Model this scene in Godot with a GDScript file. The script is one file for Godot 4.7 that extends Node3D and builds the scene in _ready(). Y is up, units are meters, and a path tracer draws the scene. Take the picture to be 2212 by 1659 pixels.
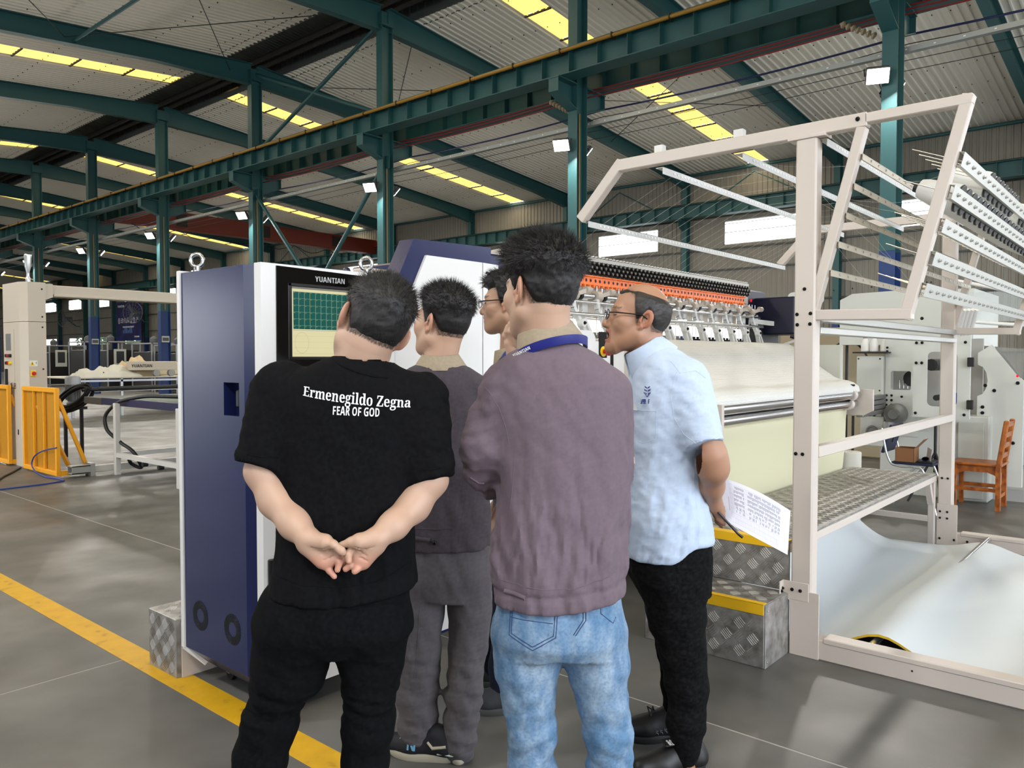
extends Node3D
# A quilting-machine workshop: steel hall, control cabinet, quilting machine with thread rack, five people.
# World frame: x runs across the hall (towards the far wall), -z runs along the hall, y up, metres.

const VIEW_TURN := 0.86219255  # 49.4 degrees: the photographer looks diagonally across the hall
var cache := {}
var taken := {}
var rng := RandomNumberGenerator.new()

# ---------------------------------------------------------------- mesh building
class MB:
	var v := PackedVector3Array()
	var n := PackedVector3Array()
	var uv := PackedVector2Array()
	var c := PackedColorArray()
	var tint := Color.WHITE
	var xf := Transform3D()
	var tinted := false
	func at(t: Transform3D) -> MB:
		xf = t
		return self
	func tri(a: Vector3, b: Vector3, d: Vector3) -> void:
		a = xf * a; b = xf * b; d = xf * d
		var m := (b - a).cross(d - a).normalized()
		v.append(a); v.append(d); v.append(b)
		n.append(m); n.append(m); n.append(m)
		if tinted:
			c.append(tint); c.append(tint); c.append(tint)
	func quad(a: Vector3, b: Vector3, d: Vector3, e: Vector3) -> void:
		tri(a, b, d)
		tri(a, d, e)
	func quad_uv(a: Vector3, b: Vector3, d: Vector3, e: Vector3) -> void:
		quad(a, b, d, e)
		for q in [Vector2(0, 1), Vector2(1, 0), Vector2(1, 1), Vector2(0, 1), Vector2(0, 0), Vector2(1, 0)]:
			uv.append(q)
	func box(p: Vector3, q: Vector3, r := 0.0) -> void:
		var lo := Vector3(minf(p.x, q.x), minf(p.y, q.y), minf(p.z, q.z))
		var hi := Vector3(maxf(p.x, q.x), maxf(p.y, q.y), maxf(p.z, q.z))
		r = minf(r, minf(hi.x - lo.x, minf(hi.y - lo.y, hi.z - lo.z)) * 0.45)
		var mid := (lo + hi) * 0.5
		var hs := (hi - lo) * 0.5
		var ax := [Vector3.RIGHT, Vector3.UP, Vector3.BACK]
		var hh := [hs.x, hs.y, hs.z]
		for i in 3:
			var j := (i + 1) % 3
			var k := (i + 2) % 3
			var U: Vector3 = ax[j] * (hh[j] - r)
			var W: Vector3 = ax[k] * (hh[k] - r)
			for s in [-1.0, 1.0]:
				var o: Vector3 = mid + ax[i] * hh[i] * s
				if s > 0:
					quad(o - U - W, o + U - W, o + U + W, o - U + W)
				else:
					quad(o - U - W, o - U + W, o + U + W, o + U - W)
			if r > 0.0:
				for s in [-1.0, 1.0]:
					for t in [-1.0, 1.0]:
						var A: Vector3 = ax[j] * hh[j] * s + ax[k] * (hh[k] - r) * t
						var B: Vector3 = ax[j] * (hh[j] - r) * s + ax[k] * hh[k] * t
						var L: Vector3 = ax[i] * (hh[i] - r)
						if s * t > 0:
							quad(mid + A - L, mid + B - L, mid + B + L, mid + A + L)
						else:
							quad(mid + A - L, mid + A + L, mid + B + L, mid + B - L)
		if r > 0.0:
			for sx in [-1.0, 1.0]:
				for sy in [-1.0, 1.0]:
					for sz in [-1.0, 1.0]:
						var a := mid + Vector3(hs.x * sx, (hs.y - r) * sy, (hs.z - r) * sz)
						var b := mid + Vector3((hs.x - r) * sx, hs.y * sy, (hs.z - r) * sz)
						var d := mid + Vector3((hs.x - r) * sx, (hs.y - r) * sy, hs.z * sz)
						if sx * sy * sz > 0:
							tri(a, b, d)
						else:
							tri(a, d, b)
	# a bar of rectangular section from p to q; up fixes the side that measures h
	func bar(p: Vector3, q: Vector3, w: float, h: float, up := Vector3.UP, r := 0.0) -> void:
		var old := xf
		var y := (q - p).normalized()
		var x := y.cross(up).normalized()
		if x.length() < 0.5:
			x = y.cross(Vector3.RIGHT).normalized()
		var z := x.cross(y)
		xf = old * Transform3D(Basis(x, y, z), (p + q) * 0.5)
		var l := p.distance_to(q) * 0.5
		box(Vector3(-w * 0.5, -l, -h * 0.5), Vector3(w * 0.5, l, h * 0.5), r)
		xf = old
	# rings of equal length, smooth along both ways
	func loft(rings: Array, caps := true, closed := true) -> void:
		var m: int = rings[0].size()
		var k := rings.size()
		var nn := []
		for i in k:
			var row := PackedVector3Array()
			for j in m:
				var jp: int = (j + 1) % m if closed else mini(j + 1, m - 1)
				var jm: int = (j + m - 1) % m if closed else maxi(j - 1, 0)
				var du: Vector3 = rings[i][jp] - rings[i][jm]
				var dv: Vector3 = rings[mini(i + 1, k - 1)][j] - rings[maxi(i - 1, 0)][j]
				row.append(du.cross(dv).normalized())
			nn.append(row)
		var last: int = m if closed else m - 1
		for i in k - 1:
			for j in last:
				var jp: int = (j + 1) % m
				sm(rings[i][j], rings[i][jp], rings[i + 1][jp], nn[i][j], nn[i][jp], nn[i + 1][jp])
				sm(rings[i][j], rings[i + 1][jp], rings[i + 1][j], nn[i][j], nn[i + 1][jp], nn[i + 1][j])
		if caps and closed:
			for e in [0, k - 1]:
				var mid := Vector3.ZERO
				for p in rings[e]:
					mid += p
				mid /= m
				for j in m:
					if e == 0:
						tri(mid, rings[e][(j + 1) % m], rings[e][j])
					else:
						tri(mid, rings[e][j], rings[e][(j + 1) % m])
	func sm(a: Vector3, b: Vector3, d: Vector3, na: Vector3, nb: Vector3, nd: Vector3) -> void:
		a = xf * a; b = xf * b; d = xf * d
		v.append(a); v.append(d); v.append(b)
		n.append((xf.basis * na).normalized()); n.append((xf.basis * nd).normalized()); n.append((xf.basis * nb).normalized())
		if tinted:
			c.append(tint); c.append(tint); c.append(tint)
	func tube(pts: Array, r, seg := 8, caps := true) -> void:
		var rings := []
		var t0: Vector3 = (pts[1] - pts[0]).normalized()
		var x: Vector3 = t0.cross(Vector3.UP if absf(t0.y) < 0.9 else Vector3.RIGHT).normalized()
		for i in pts.size():
			var t: Vector3 = (pts[mini(i + 1, pts.size() - 1)] - pts[maxi(i - 1, 0)]).normalized()
			x = (x - t * x.dot(t)).normalized()
			var y := t.cross(x)
			var rr: float = r[i] if r is Array else r
			var ring := PackedVector3Array()
			for j in seg:
				var g := TAU * j / seg
				ring.append(pts[i] + (x * cos(g) + y * sin(g)) * rr)
			rings.append(ring)
		loft(rings, caps)
	# profile of Vector2(radius, height) turned round an axis
	func lathe(o: Vector3, axis: Vector3, prof: Array, seg := 16, caps := true) -> void:
		var t := axis.normalized()
		var x := t.cross(Vector3.UP if absf(t.y) < 0.9 else Vector3.RIGHT).normalized()
		var y := t.cross(x)
		var rings := []
		for q in prof:
			var ring := PackedVector3Array()
			for j in seg:
				var g := TAU * j / seg
				ring.append(o + t * q.y + (x * cos(g) + y * sin(g)) * q.x)
			rings.append(ring)
		# split where the profile turns sharply so that edges stay crisp
		var start := 0
		for i in range(1, prof.size()):
			var turn := false
			if i < prof.size() - 1:
				var d1: Vector2 = (prof[i] - prof[i - 1]).normalized()
				var d2: Vector2 = (prof[i + 1] - prof[i]).normalized()
				turn = d1.dot(d2) < 0.75
			if turn or i == prof.size() - 1:
				loft(rings.slice(start, i + 1), false)
				start = i
		if caps:
			for e in [0, prof.size() - 1]:
				if prof[e].x > 0.0001:
					var mid: Vector3 = o + t * prof[e].y
					for j in seg:
						if e == 0:
							tri(mid, rings[e][(j + 1) % seg], rings[e][j])
						else:
							tri(mid, rings[e][j], rings[e][(j + 1) % seg])
	# flat polygon (x along ux, y along uy) pushed out along ux x uy by depth
	func prism(poly: Array, o: Vector3, ux: Vector3, uy: Vector3, depth: float) -> void:
		var pp := PackedVector2Array(poly)
		var area := 0.0
		for i in pp.size():
			area += pp[i].cross(pp[(i + 1) % pp.size()])
		if area < 0:
			pp.reverse()
		var w := ux.cross(uy).normalized() * depth
		var idx := Geometry2D.triangulate_polygon(pp)
		for i in range(0, idx.size(), 3):
			var a := pp[idx[i]]; var b := pp[idx[i + 1]]; var d := pp[idx[i + 2]]
			if (b - a).cross(d - a) < 0:
				var s := b
				b = d; d = s
			var A := o + ux * a.x + uy * a.y
			var B := o + ux * b.x + uy * b.y
			var D := o + ux * d.x + uy * d.y
			tri(A + w, B + w, D + w)
			tri(A, D, B)
		for i in pp.size():
			var a := pp[i]; var b := pp[(i + 1) % pp.size()]
			var A := o + ux * a.x + uy * a.y
			var B := o + ux * b.x + uy * b.y
			quad(A, B, B + w, A + w)
	func ball(o: Vector3, r: Vector3, seg := 12, rows := 8) -> void:
		var rings := []
		for i in rows + 1:
			var g := PI * i / rows
			var ring := PackedVector3Array()
			for j in seg:
				var q := -TAU * j / seg
				ring.append(o + Vector3(r.x * sin(g) * cos(q), r.y * cos(g), r.z * sin(g) * sin(q)))
			rings.append(ring)
		var s := MB.new()
		s.loft(rings, false)
		for i in s.v.size():
			var m := ((s.v[i] - o) / (r * r)).normalized()
			v.append(xf * s.v[i])
			n.append((xf.basis * m).normalized())
			if tinted:
				c.append(tint)
	func mesh() -> ArrayMesh:
		var arr := []
		arr.resize(Mesh.ARRAY_MAX)
		arr[Mesh.ARRAY_VERTEX] = v
		arr[Mesh.ARRAY_NORMAL] = n
		if uv.size() == v.size():
			arr[Mesh.ARRAY_TEX_UV] = uv
		if c.size() == v.size():
			arr[Mesh.ARRAY_COLOR] = c
		var m := ArrayMesh.new()
		m.add_surface_from_arrays(Mesh.PRIMITIVE_TRIANGLES, arr)
		return m

# ---------------------------------------------------------------- scene helpers
func P(a: float, b: float, h: float) -> Vector3:  # along the hall, across the hall, height
	return Vector3(b, h, -a)

func numbered(called: String) -> String:
	if not taken.has(called):
		taken[called] = 0
		return called
	taken[called] += 1
	return "%s_%03d" % [called, taken[called]]

func thing(called: String, label: String, category: String, at := Vector3.ZERO, group := "", turn := 0.0) -> Node3D:
	var o := Node3D.new()
	o.name = numbered(called)
	add_child(o)
	o.position = at
	o.rotation.y = turn
	o.set_meta("label", label)
	o.set_meta("category", category)
	if group:
		o.set_meta("group", group)
	return o

# a part in its parent's own axes
func part(parent: Node3D, called: String, m, material: Material, label := "") -> MeshInstance3D:
	var o := MeshInstance3D.new()
	o.name = called
	o.mesh = m.mesh() if m is MB else m
	o.material_override = material
	parent.add_child(o, true)
	if label:
		o.set_meta("label", label)
	return o

# a part whose shape is given in world axes (the thing is not turned)
func wpart(t: Node3D, called: String, m, material: Material, label := "") -> MeshInstance3D:
	var o := part(t, called, m, material, label)
	var p := t
	var off := Vector3.ZERO
	while p != self:
		off += p.position
		p = p.get_parent()
	o.position = -off
	return o

# a thing that is one mesh in world axes
func solo(called: String, label: String, category: String, m, material: Material, group := "") -> MeshInstance3D:
	var o := MeshInstance3D.new()
	o.name = numbered(called)
	o.mesh = m.mesh() if m is MB else m
	o.material_override = material
	add_child(o)
	o.set_meta("label", label)
	o.set_meta("category", category)
	if group:
		o.set_meta("group", group)
	return o

func struct(called: String, m, material: Material) -> MeshInstance3D:
	var o := MeshInstance3D.new()
	o.name = numbered(called)
	if m != null:
		o.mesh = m.mesh() if m is MB else m
		o.material_override = material
	add_child(o)
	o.set_meta("kind", "structure")
	return o

func copy_of(o: Node3D, label: String, at: Vector3) -> Node3D:
	var r: Node3D = o.duplicate()
	var base := String(o.name)
	if base.length() > 4 and base[base.length() - 4] == "_" and base.right(3).is_valid_int():
		base = base.left(base.length() - 4)
	r.name = numbered(base)
	add_child(r)
	r.position = at
	r.set_meta("label", label)
	return r

func ordinal(i: int) -> String:
	return ["first", "second", "third", "fourth", "fifth", "sixth", "seventh", "eighth", "ninth", "tenth", "eleventh", "twelfth", "thirteenth", "fourteenth", "fifteenth", "sixteenth", "seventeenth", "eighteenth", "nineteenth", "twentieth"][i]

# ---------------------------------------------------------------- materials
func mat(key: String, color: Color, rough := 0.6, metal := 0.0) -> StandardMaterial3D:
	if cache.has(key):
		return cache[key]
	var m := StandardMaterial3D.new()
	m.albedo_color = color
	m.roughness = rough
	m.metallic = metal
	cache[key] = m
	return m

func noise_tex(key: String, sd: int, freq: float, stops: Array, size := 512, octaves := 4, kind := FastNoiseLite.TYPE_SIMPLEX_SMOOTH) -> NoiseTexture2D:
	if cache.has(key):
		return cache[key]
	var f := FastNoiseLite.new()
	f.seed = sd
	f.noise_type = kind
	f.frequency = freq
	f.fractal_octaves = octaves
	var t := NoiseTexture2D.new()
	t.width = size
	t.height = size
	t.seamless = true
	t.noise = f
	var g := Gradient.new()
	g.offsets = PackedFloat32Array(stops.map(func(s): return s[0]))
	g.colors = PackedColorArray(stops.map(func(s): return s[1]))
	t.color_ramp = g
	cache[key] = t
	return t

func textured(m: StandardMaterial3D, tex: Texture2D, scale: float, world := true) -> StandardMaterial3D:
	m.albedo_texture = tex
	m.uv1_triplanar = true
	m.uv1_world_triplanar = world
	m.uv1_scale = Vector3.ONE * scale
	return m

func relief(m: StandardMaterial3D, sd: int, freq: float, scale: float, depth: float, world := true) -> StandardMaterial3D:
	m.heightmap_enabled = true
	m.heightmap_texture = noise_tex("bump%d_%f" % [sd, freq], sd, freq, [[0.0, Color.BLACK], [1.0, Color.WHITE]], 256, 3)
	m.heightmap_scale = depth
	m.uv1_triplanar = true
	m.uv1_world_triplanar = world
	m.uv1_scale = Vector3.ONE * scale
	return m

func glow(key: String, color: Color, energy: float) -> StandardMaterial3D:
	if cache.has(key):
		return cache[key]
	var m := StandardMaterial3D.new()
	m.albedo_color = color
	m.emission_enabled = true
	m.emission = color
	m.emission_energy_multiplier = energy
	cache[key] = m
	return m

func grey(v: float) -> Color:
	return Color(v, v, v)

# ---------------------------------------------------------------- the scene
func _ready() -> void:
	rng.seed = 7
	var cam := Camera3D.new()
	cam.name = "camera"
	cam.position = Vector3(0, 1.45, 0)
	cam.rotation = Vector3(-deg_to_rad(1.9), -VIEW_TURN, 0)
	cam.fov = rad_to_deg(2.0 * atan(829.5 / 1700.0))
	cam.near = 0.05
	cam.far = 400.0
	add_child(cam)
	cam.current = true
	var env := Environment.new()
	env.background_mode = Environment.BG_SKY
	var sky := Sky.new()
	var sm := ProceduralSkyMaterial.new()  # bright even overcast
	sm.sky_top_color = Color(0.86, 0.9, 0.96)
	sm.sky_horizon_color = Color(0.97, 0.98, 1.0)
	sm.ground_horizon_color = Color(0.7, 0.7, 0.68)
	sm.ground_bottom_color = Color(0.5, 0.5, 0.48)
	sm.sky_energy_multiplier = 1.0
	sky.sky_material = sm
	env.sky = sky
	env.background_energy_multiplier = 5.2
	env.ambient_light_source = Environment.AMBIENT_SOURCE_SKY
	env.tonemap_mode = Environment.TONE_MAPPER_LINEAR
	env.tonemap_exposure = 1.62
	env.sdfgi_enabled = true
	env.ssao_enabled = true
	env.ssil_enabled = true
	var we := WorldEnvironment.new()
	we.name = "world_environment"
	we.environment = env
	add_child(we)

	build_hall()
	build_frames()
	build_cabinet()
	build_quilter()
	build_rack()
	build_platform()
	build_left_side()
	build_right_side()
	build_far_things()
	build_people()

# ---------------------------------------------------------------- hall
const RIDGE := 13.2
const HALF := 16.0
const A_END := 105.55
const A_START := -8.45  # start wall drawn closer so its added openings brighten more
const EAVE := 8.9
const RIDGE_H := 10.34

var opening_count := 0
func opening_number() -> int:
	opening_count += 1
	return opening_count

func lit_bay(b0: float) -> bool:  # every second bay has a skylight strip
	return int(round((b0 - A_START) / 6.0)) % 2 == 1

func roof_h(b: float) -> float:
	return RIDGE_H - absf(b - RIDGE) * 0.09

# corrugated sheet: ribs run along v, profile runs along u; n is the side the ribs stand out to
func corrugated(mb: MB, o: Vector3, u: Vector3, lu: float, vv: Vector3, n: Vector3, pitch: float, depth: float) -> void:
	var prof := [[0.0, 0.0], [0.34, 0.0], [0.44, 1.0], [0.62, 1.0], [0.72, 0.0]]
	var flip := u.cross(vv).dot(n) < 0
	var x := 0.0
	var pts := []
	while x < lu:
		for q in prof:
			var xx: float = x + q[0] * pitch
			if xx < lu:
				pts.append([xx, q[1] * depth])
		x += pitch
	pts.append([lu, 0.0])
	for i in pts.size() - 1:
		var A: Vector3 = o + u * pts[i][0] + n * pts[i][1]
		var B: Vector3 = o + u * pts[i + 1][0] + n * pts[i + 1][1]
		if flip:
			mb.quad(B, A, A + vv, B + vv)
		else:
			mb.quad(A, B, B + vv, A + vv)

func build_hall() -> void:
	# materials of the shell
	var concrete := mat("concrete", Color(1, 1, 1), 0.34)
	textured(concrete, noise_tex("t_concrete", 3, 0.006, [[0.0, Color(0.33, 0.327, 0.312)], [0.4, Color(0.375, 0.372, 0.357)], [0.62, Color(0.405, 0.40, 0.385)], [1.0, Color(0.455, 0.45, 0.435)]], 1024, 6), 0.16)
	concrete.roughness_texture = noise_tex("t_concrete_gloss", 9, 0.011, [[0.0, grey(0.5)], [0.5, grey(0.78)], [1.0, grey(1.0)]], 512, 4)
	concrete.roughness_texture_channel = BaseMaterial3D.TEXTURE_CHANNEL_RED
	concrete.roughness = 0.62
	concrete.detail_enabled = true
	concrete.detail_blend_mode = BaseMaterial3D.BLEND_MODE_MUL
	concrete.detail_albedo = noise_tex("t_concrete_stain", 21, 0.03, [[0.0, Color(0.86, 0.855, 0.84)], [0.5, Color(0.95, 0.95, 0.945)], [1.0, Color(1, 1, 1)]], 512, 6)
	var joint := mat("joint_filler", Color(0.62, 0.61, 0.58), 0.7)
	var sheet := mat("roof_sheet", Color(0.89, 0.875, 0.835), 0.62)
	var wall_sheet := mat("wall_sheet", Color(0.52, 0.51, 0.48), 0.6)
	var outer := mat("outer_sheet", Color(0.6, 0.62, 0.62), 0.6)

	# floor: slabs six metres square with filled joints
	var fl := struct("floor", null, null)
	var sub := MB.new()
	sub.box(P(A_START - 0.1, -2.9, -0.25), P(A_END + 0.1, 29.3, -0.0008))
	part(fl, "joint_filler", sub, joint)
	var slab := MB.new()
	slab.box(Vector3(0.005, -0.12, -5.995), Vector3(5.995, 0.0, -0.005), 0.0006)
	var slab_mesh := slab.mesh()
	var a0 := 3.852 - 12.0
	for i in 20:
		for j in 6:
			var o := part(fl, "slab", slab_mesh, concrete)
			o.position = P(a0 + 6.0 * i - 0.0, 2.85 - 6.0 + 6.0 * j, 0.0)

	# yellow line painted along the gangway
	var paint := mat("yellow_paint", Color(1, 1, 1), 0.55)
	textured(paint, noise_tex("t_paint", 5, 0.02, [[0.0, Color(0.60, 0.47, 0.15)], [0.25, Color(0.78, 0.60, 0.02)], [1.0, Color(0.83, 0.64, 0.03)]], 512, 5), 0.7)
	var ln := MB.new()
	ln.box(P(A_START, 1.617, 0.0), P(60.0, 1.748, 0.0016), 0.0004)
	solo("floor_line", "yellow line painted on the floor, running under the blue control cabinet", "floor line", ln, paint)

	# ground outside
	var gr := MB.new()
	gr.box(Vector3(-120, -0.4, -220), Vector3(140, -0.3, 120))
	struct("ground", gr, mat("ground_outside", Color(0.62, 0.62, 0.58), 0.9))

	# roof: two slopes of ribbed sheet, a skylight strip in every bay, a covered vent along the ridge
	var bays := []
	var a := A_START
	while a < A_END - 1:
		bays.append(a)
		a += 6.0
	var slope := Vector3(0, -0.09, 0) + Vector3.RIGHT
	var far_roof := MB.new()
	var near_roof := MB.new()
	for s in [1, -1]:
		var mb: MB = far_roof if s > 0 else near_roof
		for b0 in bays:
			for seg in ([[b0, b0 + 2.6], [b0 + 3.4, b0 + 6.0]] if lit_bay(b0) else [[b0, b0 + 6.0]]):
				var start: float = RIDGE + 0.93 * s
				var run := HALF - 0.93
				var vv := Vector3(run * s, -0.09 * run, 0)
				corrugated(mb, P(seg[0], start, roof_h(start)), Vector3(0, 0, -1), seg[1] - seg[0], vv, Vector3.DOWN, 0.2, 0.035)
				var t := Vector3(0, 0.08, 0)
				var A := P(seg[0], start, roof_h(start)) + t
				var B := P(seg[1], start, roof_h(start)) + t
				if s > 0:
					mb.quad(A, A + vv, B + vv, B)
				else:
					mb.quad(A, B, B + vv, A + vv)
			# under the eaves a flashing closes the sheet
	var ce := struct("ceiling", near_roof, sheet)
	part(ce, "far_slope", far_roof, sheet)
	# ridge vent
	var vent := MB.new()
	for s in [1, -1]:
		var e: float = RIDGE + 0.93 * s
		corrugated(vent, P(A_START, RIDGE, 10.98), Vector3(0, 0, -1), A_END - A_START, Vector3(1.25 * s, -0.16, 0), Vector3.DOWN, 0.16, 0.025)
		corrugated(vent, P(A_START, RIDGE + 1.25 * s, 10.2), Vector3(0, 0, -1), A_END - A_START, Vector3(0, 0.64, 0), Vector3(-s, 0, 0), 0.3, 0.03)
		vent.box(P(A_START, e - 0.03, roof_h(e) - 0.03), P(A_END, e + 0.03, roof_h(e) + 0.12))
		vent.box(P(A_START, RIDGE - 1.4, 10.99), P(A_END, RIDGE + 1.4, 11.05))
	part(ce, "ridge_vent", vent, mat("vent_sheet", Color(0.34, 0.36, 0.36), 0.45, 0.35))
	var purl := MB.new()
	for b in [RIDGE - 0.75, RIDGE + 0.25, RIDGE + 0.62]:
		purl.box(P(A_START, b - 0.03, 10.46), P(A_END, b + 0.03, 10.62))
	part(ce, "vent_purlin", purl, mat("rust_steel", Color(0.20, 0.19, 0.18), 0.7))
	# rows of screw heads along the purlins, on the bays that show
	var screws := MB.new()
	for s in [1, -1]:
		for k in 9:
			var b: float = RIDGE + s * (1.6 + 1.55 * k)
			var x := 2.0
			while x < 40.0:
				var q := P(x, b, roof_h(b) - 0.012)
				screws.box(q - Vector3(0.011, 0.012, 0.011), q + Vector3(0.011, 0.012, 0.011))
				x += 0.4
	var sc := part(ce, "screw_heads", screws, mat("screw", Color(0.12, 0.12, 0.12), 0.6))
	sc.set_meta("kind", "stuff")

	# skylight strips: translucent yellow sheet over the purlins, one strip in the middle of each bay on both slopes
	var yellow := glow("skylight_sheet", Color(1.0, 0.86, 0.45), 0.9)
	yellow.roughness = 0.5
	for s in [1, -1]:
		var runs: Array = range(10)
		for b0 in bays.filter(lit_bay):
			var st := struct("window_%d" % opening_number(), null, null)
			for k in runs:
				var e0: float = 0.95 + 1.5 * k
				var e1: float = minf(e0 + 1.46, HALF - 0.2)
				var m := MB.new()
				var q0: float = RIDGE + e0 * s
				var q1: float = RIDGE + e1 * s
				var A := P(b0 + 2.6, q0, roof_h(q0) + 0.02)
				corrugated(m, A, Vector3(0, 0, -1), 0.8, P(0, q1, roof_h(q1)) - P(0, q0, roof_h(q0)), Vector3.DOWN, 0.2, 0.03)
				part(st, "skylight_pane", m, yellow)
			var cover := MB.new()
			var c0: float = RIDGE + 0.93 * s
			var c1: float = RIDGE + HALF * s
			for k in 11:
				var q: float = RIDGE + (0.95 + 1.5 * k - 0.02) * s
				cover.box(P(b0 + 2.58, q - 0.025, roof_h(q) - 0.035), P(b0 + 3.42, q + 0.025, roof_h(q) + 0.01))
			cover.box(P(b0 + 2.55, minf(c0, c1), roof_h(RIDGE) + 0.1), P(b0 + 3.45, maxf(c0, c1), roof_h(RIDGE) + 0.12))
			part(st, "purlin", cover, mat("rust_steel", Color.BLACK))
			# the light that comes through the strip
			if b0 > -9.0 and b0 < 58.0:
				var l := AreaLight3D.new()
				l.name = "skylight_daylight"
				l.area_size = Vector2(0.76, 14.6)
				l.area_normalize_energy = false
				l.light_energy = SKYLIGHT_GLOW
				l.light_color = Color(1.0, 0.93, 0.8)
				l.area_range = 60.0
				l.shadow_enabled = true
				var mid: float = RIDGE + 8.3 * s
				l.position = P(b0 + 3.0, mid, roof_h(mid) - 0.06)
				var along := Vector3(s, -0.09, 0).normalized()
				var up := Vector3(0.09 * s, 1, 0).normalized()
				l.basis = Basis(along.cross(up), along, up)
				add_child(l)

	# far wall with its windows
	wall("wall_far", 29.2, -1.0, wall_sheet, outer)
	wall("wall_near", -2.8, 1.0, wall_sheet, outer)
	# gable ends
	for g in [[A_END, "wall_end", -1.0], [A_START, "wall_start", 1.0]]:
		var mb := MB.new()
		var aa: float = g[0]
		var b := -2.8
		while b < 29.2 - 0.01:
			var w := 0.2
			var hh := roof_h(b + 0.1) + 0.02
			var nn := Vector3(0, 0, -g[2])
			var low := 0.0
			if g[2] > 0 and ((b > -2.25 and b < 7.4) or (b > 13.9 and b < 26.0)):
				low = 7.0  # unseen openings added to brighten the faces turned towards the camera
			corrugated(mb, P(aa, b, low), Vector3.RIGHT, w, Vector3(0, hh - low, 0), nn, 0.2, 0.03)
			mb.box(P(aa - 0.08 * g[2], b, low), P(aa - 0.14 * g[2], b + 0.2, hh + 0.1))
			b += 0.2
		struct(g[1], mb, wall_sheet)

const SKYLIGHT_GLOW := 1.2

# openings of a long wall: [from, to along the hall, sill, head]
func openings(near: bool) -> Array:
	var list := []
	var k := 0
	var a := 1.9 - 12.0
	while a < A_END - 4:
		var set_ := [[5.9, 6.85], [7.12, 7.19]]
		if near:
			set_ = [[1.6, 2.8], [4.9, 7.5]] if a < 4.0 else [[4.9, 7.5]]  # unseen near-wall windows, added and sized for the light they let in
			if absf(a + 0.9 - 10.9 + 0.9) < 1.5:
				set_ = [[0.0, 2.7], [4.9, 7.5]]
		elif absf(a + 3.05 - 73.6) < 2.0:
			set_ = [[2.9, 5.0], [5.9, 6.85], [7.12, 7.19]]
		elif a > 56.0:
			set_ = [[2.6, 3.3], [5.9, 6.85], [7.12, 7.19]]
		elif a < 6.0:
			set_ = [[1.75, 2.75], [5.9, 6.85], [7.12, 7.19]]
		list.append([a + 3.05, a + 6.1, set_])
		a += 6.0
		k += 1
	return list

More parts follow.
